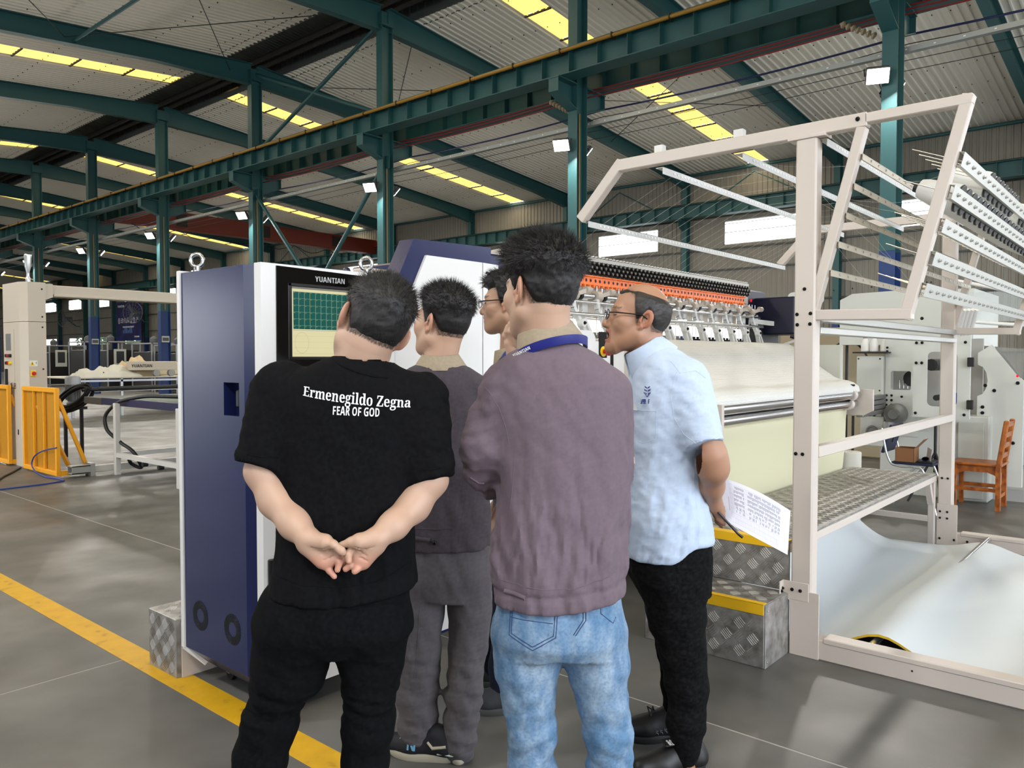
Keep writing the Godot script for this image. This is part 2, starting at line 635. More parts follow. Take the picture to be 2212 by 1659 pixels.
func wall(called: String, b: float, into: float, sheet: Material, outer: Material) -> void:
	var near := into > 0
	var mb := MB.new()
	var back := MB.new()
	var list := openings(near)
	var slices := []
	var last := A_START
	for o in list:
		slices.append([last, o[0], []])
		slices.append([o[0], o[1], o[2]])
		last = o[1]
	slices.append([last, A_END, []])
	var top := EAVE + 0.06
	for s in slices:
		var lo := 0.0
		var bands := []
		for o in s[2]:
			if o[0] > lo:
				bands.append([lo, o[0]])
			lo = o[1]
		bands.append([lo, top])
		for q in bands:
			corrugated(mb, P(s[0], b, q[0]), Vector3(0, 0, -1), s[1] - s[0], Vector3(0, q[1] - q[0], 0), Vector3(into, 0, 0), 0.2, 0.03)
			back.box(P(s[0], b - 0.05 * into, q[0]), P(s[1], b - 0.11 * into, q[1]))
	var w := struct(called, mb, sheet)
	part(w, "outer_sheet", back, outer)
	# girts and eaves strut
	var green := mat("teal_steel", Color(0.145, 0.33, 0.345), 0.5)
	for h in [1.6, 3.6, 4.9, 5.72, 7.0]:
		var g := MB.new()
		if near and h < 4.0:
			continue
		g.box(P(A_START, b + 0.03 * into, h), P(A_END, b + 0.12 * into, h + 0.06))
		part(w, "girt", g, mat("girt_steel", Color(0.27, 0.30, 0.29), 0.55))
	var e := MB.new()
	e.tube([P(A_START, b + 0.22 * into, EAVE - 0.12), P(A_END, b + 0.22 * into, EAVE - 0.12)], 0.06, 8)
	part(w, "eaves_strut", e, green)
	# frames and panes
	var alu := mat("window_alu", Color(0.72, 0.73, 0.72), 0.4, 0.4)
	var pane := mat("pane_glass", Color(0.95, 0.98, 1.0, 0.06), 0.02)
	pane.transparency = BaseMaterial3D.TRANSPARENCY_ALPHA
	for o in list:
		for q in o[2]:
			if q[0] < 0.01:
				var d := struct("door_%d" % opening_number(), null, null)
				var f := MB.new()
				f.box(P(o[0] - 0.1, b - 0.12 * into, 0.0), P(o[0], b + 0.08 * into, q[1]))
				f.box(P(o[1], b - 0.12 * into, 0.0), P(o[1] + 0.1, b + 0.08 * into, q[1]))
				f.box(P(o[0] - 0.1, b - 0.12 * into, q[1]), P(o[1] + 0.1, b + 0.3 * into, q[1] + 0.35))
				part(d, "door_frame", f, green)
				continue
			if o[0] > 92.0:
				continue
			var st := struct("window_%d" % opening_number(), null, null)
			var f2 := MB.new()
			var t := 0.035
			f2.box(P(o[0], b - 0.1 * into, q[0]), P(o[1], b - 0.02 * into, q[0] + t))
			f2.box(P(o[0], b - 0.1 * into, q[1] - t), P(o[1], b - 0.02 * into, q[1]))
			f2.box(P(o[0], b - 0.1 * into, q[0]), P(o[0] + t, b - 0.02 * into, q[1]))
			f2.box(P(o[1] - t, b - 0.1 * into, q[0]), P(o[1], b - 0.02 * into, q[1]))
			if q[1] - q[0] > 0.3:
				var hm := lerpf(q[0], q[1], 0.52 if q[1] - q[0] < 1.2 else 0.6)
				f2.box(P(o[0], b - 0.09 * into, hm - 0.012), P(o[1], b - 0.03 * into, hm + 0.012))
				f2.box(P(o[0], b - 0.09 * into, q[1] - 0.13), P(o[1], b - 0.03 * into, q[1] - 0.11))
			part(st, "window_frame", f2, alu)
			for k in 4:
				var g := MB.new()
				var x0: float = lerpf(o[0] + 0.02, o[1] - 0.02, k / 4.0)
				var x1: float = lerpf(o[0] + 0.02, o[1] - 0.02, (k + 1) / 4.0)
				g.box(P(x0, b - 0.064 * into, q[0] + 0.02), P(x1, b - 0.06 * into, q[1] - 0.02))
				part(st, "window_pane", g, pane)

# ---------------------------------------------------------------- steel frames, crane tracks, lamps
func column_a(k: int) -> float:
	return 3.55 + 6.0 * k

func build_frames() -> void:
	var teal := mat("teal_steel", Color(0.145, 0.33, 0.345), 0.5)
	var blue := mat("blue_column_paint", Color(0.06, 0.20, 0.42), 0.5)
	var gal := mat("galvanised", Color(0.62, 0.64, 0.64), 0.42, 0.7)
	var ordn := func(k: int) -> String: return ordinal(k)
	# column of the middle row: H section with blue foot, crane corbels on both sides, a conduit in the web
	var proto: Node3D = null
	for k in 12:
		var lab := "teal steel column with blue foot, %s from the right in the middle row" % ordinal(k)
		if proto:
			copy_of(proto, lab, P(column_a(k), RIDGE, 0.0))
			continue
		var t := thing("steel_column", lab, "column", P(column_a(k), RIDGE, 0.0), "columns of the middle row")
		proto = t
		for seg in [[0.0, 3.1, blue, "foot"], [3.1, 9.8, teal, "shaft"]]:
			var m := MB.new()
			for s in [-1, 1]:
				m.box(Vector3(s * 0.17 - 0.008, seg[0], -0.115), Vector3(s * 0.17 + 0.008, seg[1], 0.115), 0.003)
			m.box(Vector3(-0.17, seg[0], -0.006), Vector3(0.17, seg[1], 0.006))
			part(t, seg[3], m, seg[2])
		var cap := MB.new()
		cap.box(Vector3(-0.2, 9.78, -0.13), Vector3(0.2, 10.1, 0.13), 0.004)
		part(t, "cap_plate", cap, teal)
		for s in [-1, 1]:
			var cb := MB.new()
			cb.prism([Vector2(0.17, 6.45), Vector2(0.8, 6.68), Vector2(0.8, 6.96), Vector2(0.17, 6.96)], Vector3(0, 0, 0.01 * s), Vector3(s, 0, 0), Vector3.UP, 0.02)
			cb.box(Vector3(s * 0.17, 6.94, -0.14), Vector3(s * 0.82, 6.965, 0.14))
			cb.bar(Vector3(s * 0.17, 6.45, 0), Vector3(s * 0.8, 6.68, 0), 0.24, 0.016)
			cb.box(Vector3(s * 0.8, 6.68, -0.12), Vector3(s * 0.81, 6.96, 0.12))
			part(t, "corbel", cb, teal)
		var cond := MB.new()
		cond.tube([Vector3(0.02, 3.15, 0.03), Vector3(0.02, 6.42, 0.03)], 0.022, 6)
		part(t, "conduit", cond, mat("tan_conduit", Color(0.55, 0.46, 0.30), 0.6))
		var sb := MB.new()
		sb.box(Vector3(-0.14, 2.0, 0.01), Vector3(0.14, 2.22, 0.1), 0.008)
		part(t, "switch_box", sb, mat("box_grey", Color(0.70, 0.72, 0.70), 0.5))
		var lid := MB.new()
		lid.box(Vector3(-0.11, 2.05, 0.1), Vector3(0.11, 2.17, 0.105))
		part(t, "box_lid", lid, mat("smoke_grey", Color(0.22, 0.24, 0.25), 0.35))
	# columns of the far wall
	var wproto: Node3D = null
	for k in 14:
		var lab := "teal wall column against the far wall, %s from the right" % ordinal(k)
		if wproto:
			copy_of(wproto, lab, P(column_a(k), 28.98, 0.0))
			continue
		var t := thing("wall_column", lab, "column", P(column_a(k), 28.98, 0.0), "columns of the far wall")
		wproto = t
		for seg in [[0.0, 3.1, blue, "foot"], [3.1, 8.75, teal, "shaft"]]:
			var m := MB.new()
			for s in [-1, 1]:
				m.box(Vector3(s * 0.15 - 0.008, seg[0], -0.11), Vector3(s * 0.15 + 0.008, seg[1], 0.11))
			m.box(Vector3(-0.15, seg[0], -0.006), Vector3(0.15, seg[1], 0.006))
			part(t, seg[3], m, seg[2])
		var cb := MB.new()
		cb.prism([Vector2(0.15, 6.5), Vector2(0.6, 6.7), Vector2(0.6, 6.96), Vector2(0.15, 6.96)], Vector3(0, 0, -0.01), Vector3.LEFT, Vector3.UP, 0.02)
		cb.box(Vector3(-0.15, 6.94, -0.13), Vector3(-0.62, 6.965, 0.13))
		part(t, "corbel", cb, teal)
	# rafters
	for s in [1, -1]:
		var rproto: Node3D = null
		for k in range(-1, 13):
			var where := "over the far bay" if s > 0 else "over the near bay"
			var lab := "teal roof rafter %s, %s from the right" % [where, ordinal(k + 1)]
			if rproto:
				copy_of(rproto, lab, P(column_a(k), RIDGE, RIDGE_H))
				continue
			var t := thing("roof_rafter", lab, "rafter", P(column_a(k), RIDGE, RIDGE_H), "rafters " + where)
			rproto = t
			var web := MB.new()
			var depth := func(x: float) -> float: return 0.46 + 0.16 * clampf(1.0 - x / 3.0, 0.0, 1.0) + 0.14 * clampf((x - 13.5) / 2.3, 0.0, 1.0)
			var top := func(x: float) -> Vector3: return Vector3(x * s, -0.09 * x - 0.06, 0)
			var xs := [0.12, 3.0, 8.0, 13.5, 15.85]
			var fb := MB.new()
			var ft := MB.new()
			for i in xs.size() - 1:
				var p0: Vector3 = top.call(xs[i])
				var p1: Vector3 = top.call(xs[i + 1])
				var q0: Vector3 = p0 - Vector3(0, depth.call(xs[i]), 0)
				var q1: Vector3 = p1 - Vector3(0, depth.call(xs[i + 1]), 0)
				for z in [-0.005, 0.005]:
					var e := Vector3(0, 0, z)
					if z * s > 0:
						web.quad(q0 + e, q1 + e, p1 + e, p0 + e)
					else:
						web.quad(q0 + e, p0 + e, p1 + e, q1 + e)
				fb.bar(q0, q1, 0.22, 0.014)
				ft.bar(p0, p1, 0.22, 0.014)
			part(t, "web", web, teal)
			part(t, "bottom_flange", fb, teal)
			part(t, "top_flange", ft, teal)
	# crane girders: two on the middle columns, one on the far wall
	girder("teal crane girder on the near side of the middle columns", 12.62, -8.3, 76.0, teal)
	girder("teal crane girder on the far side of the middle columns", 13.78, -8.3, 76.0, teal)
	girder("teal crane girder along the far wall", 28.38, -8.3, 92.0, teal)
	# yellow pipe along the near girder
	var yp := thing("yellow_pipe", "yellow pipe running along the top of the near crane girder", "pipe", P(40.0, 12.42, 7.4))
	var pm := MB.new()
	pm.tube([P(-8.3, 12.42, 7.42), P(80.0, 12.42, 7.42)], 0.038, 8)
	wpart(yp, "pipe", pm, mat("pipe_yellow", Color(0.57, 0.43, 0.14), 0.5))
	for i in 40:
		var cl := MB.new()
		var q := P(2.2 + 1.2 * i, 12.42, 7.42)
		cl.box(q + Vector3(-0.05, -0.06, -0.012), q + Vector3(0.1, 0.05, 0.012))
		wpart(yp, "pipe_clip", cl, mat("clip_dark", Color(0.18, 0.13, 0.08), 0.6))
	# conductor wires under the far girder
	var red := mat("wire_red", Color(0.50, 0.05, 0.07), 0.5)
	for i in 3:
		var h: float = 6.86 + [0.12, 0.04, -0.06][i]
		var bb: float = 13.5 + [0.05, 0.0, -0.06][i]
		var lab := "%s of the three red conductor wires under the far crane girder" % ["upper", "middle", "lower"][i]
		solo("conductor_wire", lab, "wire", sag_wire(bb, h, 0.06, 0.013), red, "red conductor wires")
	solo("power_cable", "blue power cable hanging below the red conductor wires", "cable", sag_wire(14.1, 6.72, 0.07, 0.02), mat("wire_blue", Color(0.05, 0.10, 0.30), 0.5))
	solo("signal_cable", "thin black cable hanging lowest below the red conductor wires", "cable", sag_wire(14.12, 6.58, 0.08, 0.008), mat("wire_black", Color(0.03, 0.03, 0.03), 0.5))
	# cable tray along the columns with cables below
	var tray := thing("cable_tray", "galvanised cable tray running from column to column beside the lamps", "cable tray", P(20.0, 13.45, 6.26))
	var tm := MB.new()
	for s in [-1, 1]:
		tm.box(P(-8.3, 13.45 + 0.05 * s - 0.003, 6.2), P(70.0, 13.45 + 0.05 * s + 0.003, 6.28))
	tm.box(P(-8.3, 13.4, 6.2), P(70.0, 13.5, 6.206))
	wpart(tray, "trough", tm, gal)
	var holes := MB.new()
	for i in 90:
		holes.box(P(1.0 + 0.4 * i, 13.393, 6.232), P(1.03 + 0.4 * i, 13.396, 6.248))
	var ho := wpart(tray, "slot_rows", holes, mat("slot_bright", Color(0.9, 0.9, 0.9), 0.5))
	ho.set_meta("kind", "stuff")
	for i in 2:
		solo("lighting_cable", "%s thin black cable strung below the cable tray" % ["higher", "lower"][i], "cable", sag_wire(13.45, 6.09 - 0.16 * i, 0.03, 0.006), mat("wire_black", Color.BLACK), "cables below the tray")
	# strings of insulators where the wires pass each column
	for k in 9:
		var t := thing("insulator_string", "string of ribbed cream insulators at the column, %s from the right" % ordinal(k), "insulators", P(column_a(k) + 0.5, 13.42, 6.75), "insulator strings")
		var arm := MB.new()
		arm.bar(Vector3(0, 0.16, -0.36), Vector3(0.1, 0.2, 0.4), 0.04, 0.04)
		part(t, "bracket_arm", arm, teal)
		for i in 7:
			var ins := MB.new()
			var o := Vector3(-0.03, 0.13 - 0.05 * i, -0.33 + 0.08 * i)
			ins.lathe(o, Vector3(0, 0.5, -0.8), [Vector2(0.015, -0.045), Vector2(0.055, -0.025), Vector2(0.055, 0.0), Vector2(0.025, 0.025), Vector2(0.015, 0.045)], 8)
			part(t, "insulator", ins, mat("ceramic", Color(0.66, 0.60, 0.50), 0.3))
	# floodlights, two at each column
	for k in 10:
		for s in [-1, 1]:
			floodlight(P(column_a(k) + 0.1, RIDGE + (-0.42 if s < 0 else 0.42), 5.72), s, k)
	for k in range(-2, 6):
		floodlight(P(column_a(k) + 2.0, -2.35, 5.72), 2, k + 2)  # unseen lamps added to light the people from behind the camera
	# X bracing of the bay between the third and fourth column
	brace(P(21.55, 13.2, 10.0), P(15.55, 13.2, 7.6), "upper brace falling to the right between two middle columns")
	brace(P(15.55, 13.2, 10.0), P(21.55, 13.2, 7.6), "upper brace falling to the left between two middle columns")
	brace(P(21.55, 13.2, 6.4), P(15.55, 13.2, 0.3), "lower brace falling to the right between two middle columns")
	brace(P(15.55, 13.2, 6.4), P(21.55, 13.2, 0.3), "lower brace falling to the left between two middle columns")
	# V bracing under the eaves of the far wall and ties in the roof
	for k in [1, 2, 6]:
		for s in [-1, 1]:
			var m := MB.new()
			m.tube([P(column_a(k) + 3.0, 28.7, 8.5), P(column_a(k) + 3.0 + 1.6 * s, 28.7, 7.6)], 0.025, 6)
			solo("eaves_brace", "thin teal brace under the far eaves, %s leg of the %s V from the right" % ["left" if s > 0 else "right", ordinal([1, 2, 6].find(k))], "brace", m, teal, "braces under the far eaves")
	var ties := [[P(21.55, 8.1, 9.45), P(15.55, 8.1, 9.45), 0.045, "teal tube tying two rafters high over the near bay"], [P(21.55, 4.0, 9.2), P(15.55, 4.0, 9.2), 0.045, "second teal tube tying two rafters over the near bay"]]
	for q in ties:
		var m := MB.new()
		m.tube([q[0], q[1]], q[2], 8)
		solo("roof_tie", q[3], "tie", m, teal)
	for q in [[21.55, 15.55, 12.4, 7.9, "under the near roof beside the ridge"], [21.55, 15.55, 7.9, 3.4, "under the near roof away from ridge"], [21.55, 15.55, 14.2, 18.6, "under the far roof beyond the braces"], [15.55, 9.55, 19.0, 23.5, "under the far roof above nearest lamps"]]:
		for k in 2:
			var m := MB.new()
			m.tube([P(q[k], q[2], roof_h(q[2]) - 0.36), P(q[1 - k], q[3], roof_h(q[3]) - 0.36)], 0.012, 5)
			solo("bracing_rod", "thin dark rod %s, %s of a crossed pair" % [q[4], ["one", "other"][k]], "rod", m, mat("rod_dark", Color(0.10, 0.14, 0.14), 0.5), "bracing rods under the roof")
	# rust-red bridge of the overhead crane in the far bay
	var cr := thing("crane_bridge", "rust red overhead crane bridge spanning the far bay", "crane", P(34.5, 21.0, 7.1))
	var rust := mat("crane_red", Color(0.42, 0.13, 0.06), 0.5)
	var bm := MB.new()
	bm.box(P(34.2, 13.7, 7.2), P(34.8, 28.4, 7.95), 0.02)
	wpart(cr, "box_girder", bm, rust)
	for b in [13.78, 28.38]:
		var em := MB.new()
		em.box(P(33.2, b - 0.16, 7.55), P(35.8, b + 0.16, 7.9), 0.02)
		wpart(cr, "end_carriage", em, rust)
	for i in 3:
		var gm := MB.new()
		gm.box(P(34.19, 17.0 + 4.2 * i, 7.3), P(34.17, 17.5 + 4.2 * i, 7.85))
		wpart(cr, "marking_stripe", gm, mat("marking_dark", Color(0.10, 0.07, 0.06), 0.6))
	var festoon := MB.new()
	var fp := []
	for i in 33:
		var x := i / 32.0
		fp.append(P(34.1, 15.0 + 12.0 * x, 7.15 - 0.35 * absf(sin(x * PI * 6.0))))
	festoon.tube(fp, 0.015, 5)
	wpart(cr, "festoon_cable", festoon, mat("wire_black", Color.BLACK))

func girder(label: String, b: float, a0: float, a1: float, m: Material) -> void:
	var t := thing("crane_girder", label, "girder", P((a0 + a1) * 0.5, b, 6.97))
	var web := MB.new()
	web.box(P(a0, b - 0.005, 6.98), P(a1, b + 0.005, 7.5))
	wpart(t, "web", web, m)
	for q in [[6.965, 6.988, 0.2], [7.46, 7.478, 0.19]]:
		var f := MB.new()
		f.box(P(a0, b - q[2], q[0]), P(a1, b + q[2], q[1]), 0.003)
		wpart(t, "flange", f, m)
	var rail := MB.new()
	rail.box(P(a0, b - 0.035, 7.478), P(a1, b + 0.035, 7.54), 0.008)
	wpart(t, "rail", rail, mat("rail_dark", Color(0.14, 0.14, 0.14), 0.5, 0.5))
	var st := MB.new()
	st.box(Vector3(-0.15, 6.985, -0.005), Vector3(0.15, 7.46, 0.005))
	var sm := st.mesh()
	var a := a0 + 0.2
	while a < a1 and a < a0 + 70.0:
		var o := part(t, "stiffener", sm, m)
		o.position = P(a, b, 0.0) - t.position
		a += 0.667
	
func sag_wire(b: float, h: float, sag: float, r: float) -> MB:
	var m := MB.new()
	var pts := []
	for k in range(-2, 9):
		for i in 6:
			var x := i / 6.0
			pts.append(P(column_a(k) + 6.0 * x, b, h - sag * 4.0 * x * (1.0 - x)))
	m.tube(pts, r, 5)
	return m

func brace(p: Vector3, q: Vector3, label: String) -> void:
	var t := thing("column_brace", "teal steel tube, " + label, "brace", (p + q) * 0.5, "X bracing between columns")
	var m := MB.new()
	m.tube([p, q], 0.055, 8)
	wpart(t, "tube", m, mat("teal_steel", Color.BLACK))
	for e in [p, q]:
		var g := MB.new()
		g.box(e - Vector3(0.008, 0.16, 0.16), e + Vector3(0.008, 0.16, 0.16))
		wpart(t, "gusset", g, mat("teal_steel", Color.BLACK))

const FLOOD := 9.0
func floodlight(p: Vector3, s: int, k: int) -> void:
	var where: String = {-1: "on the near side of the middle column", 1: "on the far side of the middle column", 2: "added unseen on the near wall behind the photographer"}[s]
	var t := thing("floodlight", "square LED floodlight %s, %s from the right" % [where, ordinal(k)], "lamp", p, "floodlights")
	var side := -1.0 if s == -1 else 1.0
	var dir := Vector3(side * 0.72, -0.62, 0.30 if s != 2 else 0.0).normalized()
	var y := Vector3.UP
	var x := y.cross(-dir).normalized()
	y = (-dir).cross(x).normalized()
	var bs := Basis(x, y, -dir)
	var body := MB.new()
	body.at(Transform3D(bs, Vector3.ZERO))
	body.box(Vector3(-0.17, -0.13, 0.0), Vector3(0.17, 0.13, 0.07), 0.015)
	for i in 7:
		body.box(Vector3(-0.15 + 0.05 * i - 0.004, -0.11, 0.07), Vector3(-0.15 + 0.05 * i + 0.004, 0.11, 0.10))
	part(t, "housing", body, mat("lamp_housing", Color(0.25, 0.26, 0.27), 0.5, 0.3))
	var lens := MB.new()
	lens.at(Transform3D(bs, Vector3.ZERO))
	lens.box(Vector3(-0.155, -0.115, -0.012), Vector3(0.155, 0.115, 0.0), 0.004)
	part(t, "lamp_lens", lens, glow("led_face", Color(1.0, 0.99, 0.97), 9.0))
	var yoke := MB.new()
	yoke.bar(bs * Vector3(-0.18, 0, 0.03), bs * Vector3(-0.18, 0.05, 0.2), 0.02, 0.006)
	yoke.bar(bs * Vector3(0.18, 0, 0.03), bs * Vector3(0.18, 0.05, 0.2), 0.02, 0.006)
	yoke.bar(bs * Vector3(-0.18, 0.05, 0.2), bs * Vector3(0.18, 0.05, 0.2), 0.02, 0.006)
	yoke.bar(bs * Vector3(0, 0.05, 0.2), bs * Vector3(0, 0.05, 0.2) + Vector3(-side * 0.2, 0.02, 0), 0.03, 0.03)
	part(t, "yoke", yoke, mat("lamp_housing", Color.BLACK))
	var l := AreaLight3D.new()
	l.name = "floodlight_beam"
	l.area_size = Vector2(0.3, 0.22)
	l.area_normalize_energy = true
	l.light_energy = FLOOD
	l.light_color = Color(1.0, 0.98, 0.95)
	l.area_range = 60.0
	l.shadow_enabled = true
	l.transform = Transform3D(bs, dir * 0.02)
	t.add_child(l)

# ---------------------------------------------------------------- lettering
func lettering(parent: Node3D, called: String, words: String, o: Vector3, right: Vector3, up: Vector3, height: float, material: Material, face := "Droid Sans", bold := false, depth := 0.0012, squeeze := 1.0) -> MeshInstance3D:
	var f := SystemFont.new()
	f.font_names = PackedStringArray([face])
	f.font_weight = 700 if bold else 400
	var t := TextMesh.new()
	t.text = words
	t.font = f
	t.font_size = 48
	t.pixel_size = height / 34.0
	t.depth = depth
	t.curve_step = 2.0
	var m := MeshInstance3D.new()
	m.name = called
	m.mesh = t
	m.material_override = material
	parent.add_child(m, true)
	m.transform = Transform3D(Basis(right.normalized() * squeeze, up.normalized(), right.cross(up).normalized()), o)
	return m

# strokes drawn on a unit square, each a list of points; used for the two-character emblem
const GLYPHS := {
	"tian": [[0.1, 0.9, 0.9, 0.9], [0.1, 0.1, 0.9, 0.1], [0.1, 0.1, 0.1, 0.9], [0.9, 0.1, 0.9, 0.9], [0.5, 0.1, 0.5, 0.9], [0.1, 0.5, 0.9, 0.5]],
	"yuan": [[0.05, 0.85, 0.18, 0.75], [0.02, 0.6, 0.15, 0.5], [0.02, 0.1, 0.2, 0.4], [0.3, 0.9, 0.98, 0.9], [0.33, 0.9, 0.22, 0.1], [0.45, 0.75, 0.9, 0.75], [0.45, 0.45, 0.9, 0.45], [0.45, 0.45, 0.45, 0.75], [0.9, 0.45, 0.9, 0.75], [0.45, 0.6, 0.9, 0.6], [0.67, 0.45, 0.67, 0.05], [0.5, 0.32, 0.4, 0.12], [0.84, 0.32, 0.95, 0.12]],
	"zi": [[0.2, 0.8, 0.8, 0.8], [0.2, 0.05, 0.8, 0.05], [0.2, 0.05, 0.2, 0.8], [0.8, 0.05, 0.8, 0.8], [0.2, 0.55, 0.8, 0.55], [0.2, 0.3, 0.8, 0.3], [0.5, 0.98, 0.42, 0.8]],
	"dong": [[0.05, 0.8, 0.45, 0.8], [0.02, 0.55, 0.5, 0.55], [0.22, 0.55, 0.08, 0.15], [0.08, 0.15, 0.45, 0.25], [0.52, 0.7, 0.95, 0.7], [0.95, 0.7, 0.88, 0.05], [0.7, 0.95, 0.68, 0.5], [0.68, 0.5, 0.52, 0.05]],
	"hua": [[0.3, 0.95, 0.08, 0.5], [0.2, 0.65, 0.2, 0.05], [0.6, 0.95, 0.6, 0.15], [0.6, 0.15, 0.95, 0.15], [0.95, 0.15, 0.95, 0.35], [0.9, 0.75, 0.45, 0.4]],
	"chuang": [[0.5, 0.98, 0.5, 0.88], [0.1, 0.85, 0.95, 0.85], [0.15, 0.85, 0.05, 0.05], [0.25, 0.6, 0.95, 0.6], [0.6, 0.78, 0.6, 0.05], [0.58, 0.58, 0.25, 0.15], [0.62, 0.58, 0.95, 0.15]],
	"dian": [[0.05, 0.8, 0.45, 0.8], [0.25, 0.95, 0.25, 0.4], [0.05, 0.5, 0.45, 0.6], [0.5, 0.8, 0.85, 0.8], [0.65, 0.95, 0.5, 0.45], [0.85, 0.8, 0.95, 0.45], [0.2, 0.25, 0.8, 0.25], [0.5, 0.4, 0.5, 0.05], [0.05, 0.05, 0.95, 0.05]],
	"sheng": [[0.3, 0.95, 0.15, 0.6], [0.25, 0.75, 0.9, 0.75], [0.2, 0.45, 0.85, 0.45], [0.05, 0.08, 0.95, 0.08], [0.52, 0.95, 0.52, 0.08]],
	"chan": [[0.5, 0.98, 0.5, 0.85], [0.15, 0.85, 0.9, 0.85], [0.35, 0.78, 0.42, 0.62], [0.68, 0.78, 0.6, 0.62], [0.15, 0.58, 0.95, 0.58], [0.2, 0.58, 0.05, 0.05]]
}
func glyph(mb: MB, key: String, o: Vector3, ux: Vector3, uy: Vector3, size: float, thick: float) -> void:
	var w := ux.cross(uy).normalized()
	for s in GLYPHS[key]:
		var p: Vector3 = o + (ux * s[0] + uy * s[1]) * size
		var q: Vector3 = o + (ux * s[2] + uy * s[3]) * size
		mb.bar(p, q, thick * size, 0.002, w)

# leaf-fan emblem: rows of small leaves that open upwards over a stem
func emblem(mb: MB, o: Vector3, ux: Vector3, uy: Vector3, size: float) -> void:
	for i in 3:
		for s in [-1.0, 1.0]:
			for k in 2:
				var x: float = s * (0.1 + 0.13 * k) * (1.0 - 0.16 * i)
				var y := 0.28 + 0.24 * i + 0.05 * k
				var c := o + (ux * x + uy * y) * size
				var d: Vector3 = (ux * s * 0.55 + uy * 0.8).normalized()
				var e := ux.cross(uy).normalized().cross(d)
				mb.prism([Vector2(-0.11, 0) * size, Vector2(0, -0.045) * size, Vector2(0.12, 0) * size, Vector2(0, 0.045) * size], c, d, e, 0.0015)
	mb.bar(o + uy * size * 0.02, o + (uy * 0.25 - ux * 0.17) * size, 0.05 * size, 0.002, ux.cross(uy))
	mb.bar(o + uy * size * 0.02, o + (uy * 0.25 + ux * 0.17) * size, 0.05 * size, 0.002, ux.cross(uy))

# tread plate: groups of five little ridges, turned alternately
func tread(mb: MB, o: Vector3, u: Vector3, lu: float, v: Vector3, lv: float, pitch: float) -> void:
	var w := u.cross(v).normalized()
	var nu := int(lu / pitch)
	var nv := int(lv / pitch)
	for i in nu:
		for j in nv:
			var c := o + u * (pitch * (i + 0.5) + (lu - nu * pitch) * 0.5) + v * (pitch * (j + 0.5) + (lv - nv * pitch) * 0.5)
			var d: Vector3 = (u + v * (1.0 if (i + j) % 2 == 0 else -1.0)).normalized()
			var e := w.cross(d)
			for k in 5:
				var m := c + e * (k - 2) * pitch * 0.15
				var l := d * pitch * (0.42 - 0.04 * absf(k - 2))
				var x := e * pitch * 0.055
				var top := w * pitch * 0.045
				mb.quad(m - l - x, m + l - x, m + l * 0.8 + top, m - l * 0.8 + top)
				mb.quad(m + l + x, m - l + x, m - l * 0.8 + top, m + l * 0.8 + top)

func bolt(parent: Node3D, p: Vector3, axis: Vector3, r := 0.007, m: Material = null) -> void:
	if not cache.has("bolt_mesh%f" % r):
		var b := MB.new()
		b.lathe(Vector3.ZERO, Vector3.UP, [Vector2(r * 1.5, 0), Vector2(r * 1.5, r * 0.3), Vector2(r, r * 0.3), Vector2(r, r * 1.2), Vector2(r * 0.8, r * 1.4), Vector2(r * 0.5, r * 1.4), Vector2(r * 0.5, r * 0.7)], 8)
		cache["bolt_mesh%f" % r] = b.mesh()
	var o := part(parent, "bolt", cache["bolt_mesh%f" % r], m if m else mat("bolt_black", Color(0.03, 0.03, 0.03), 0.35, 0.4))
	var y := axis.normalized()
	var x := y.cross(Vector3(0.31, 0.2, 0.7)).normalized()
	o.transform = Transform3D(Basis(x, y, x.cross(y)), p - world_of(parent))

func world_of(n: Node3D) -> Vector3:
	var p := Vector3.ZERO
	var q: Node = n
	while q != self:
		p += q.position
		q = q.get_parent()
	return p

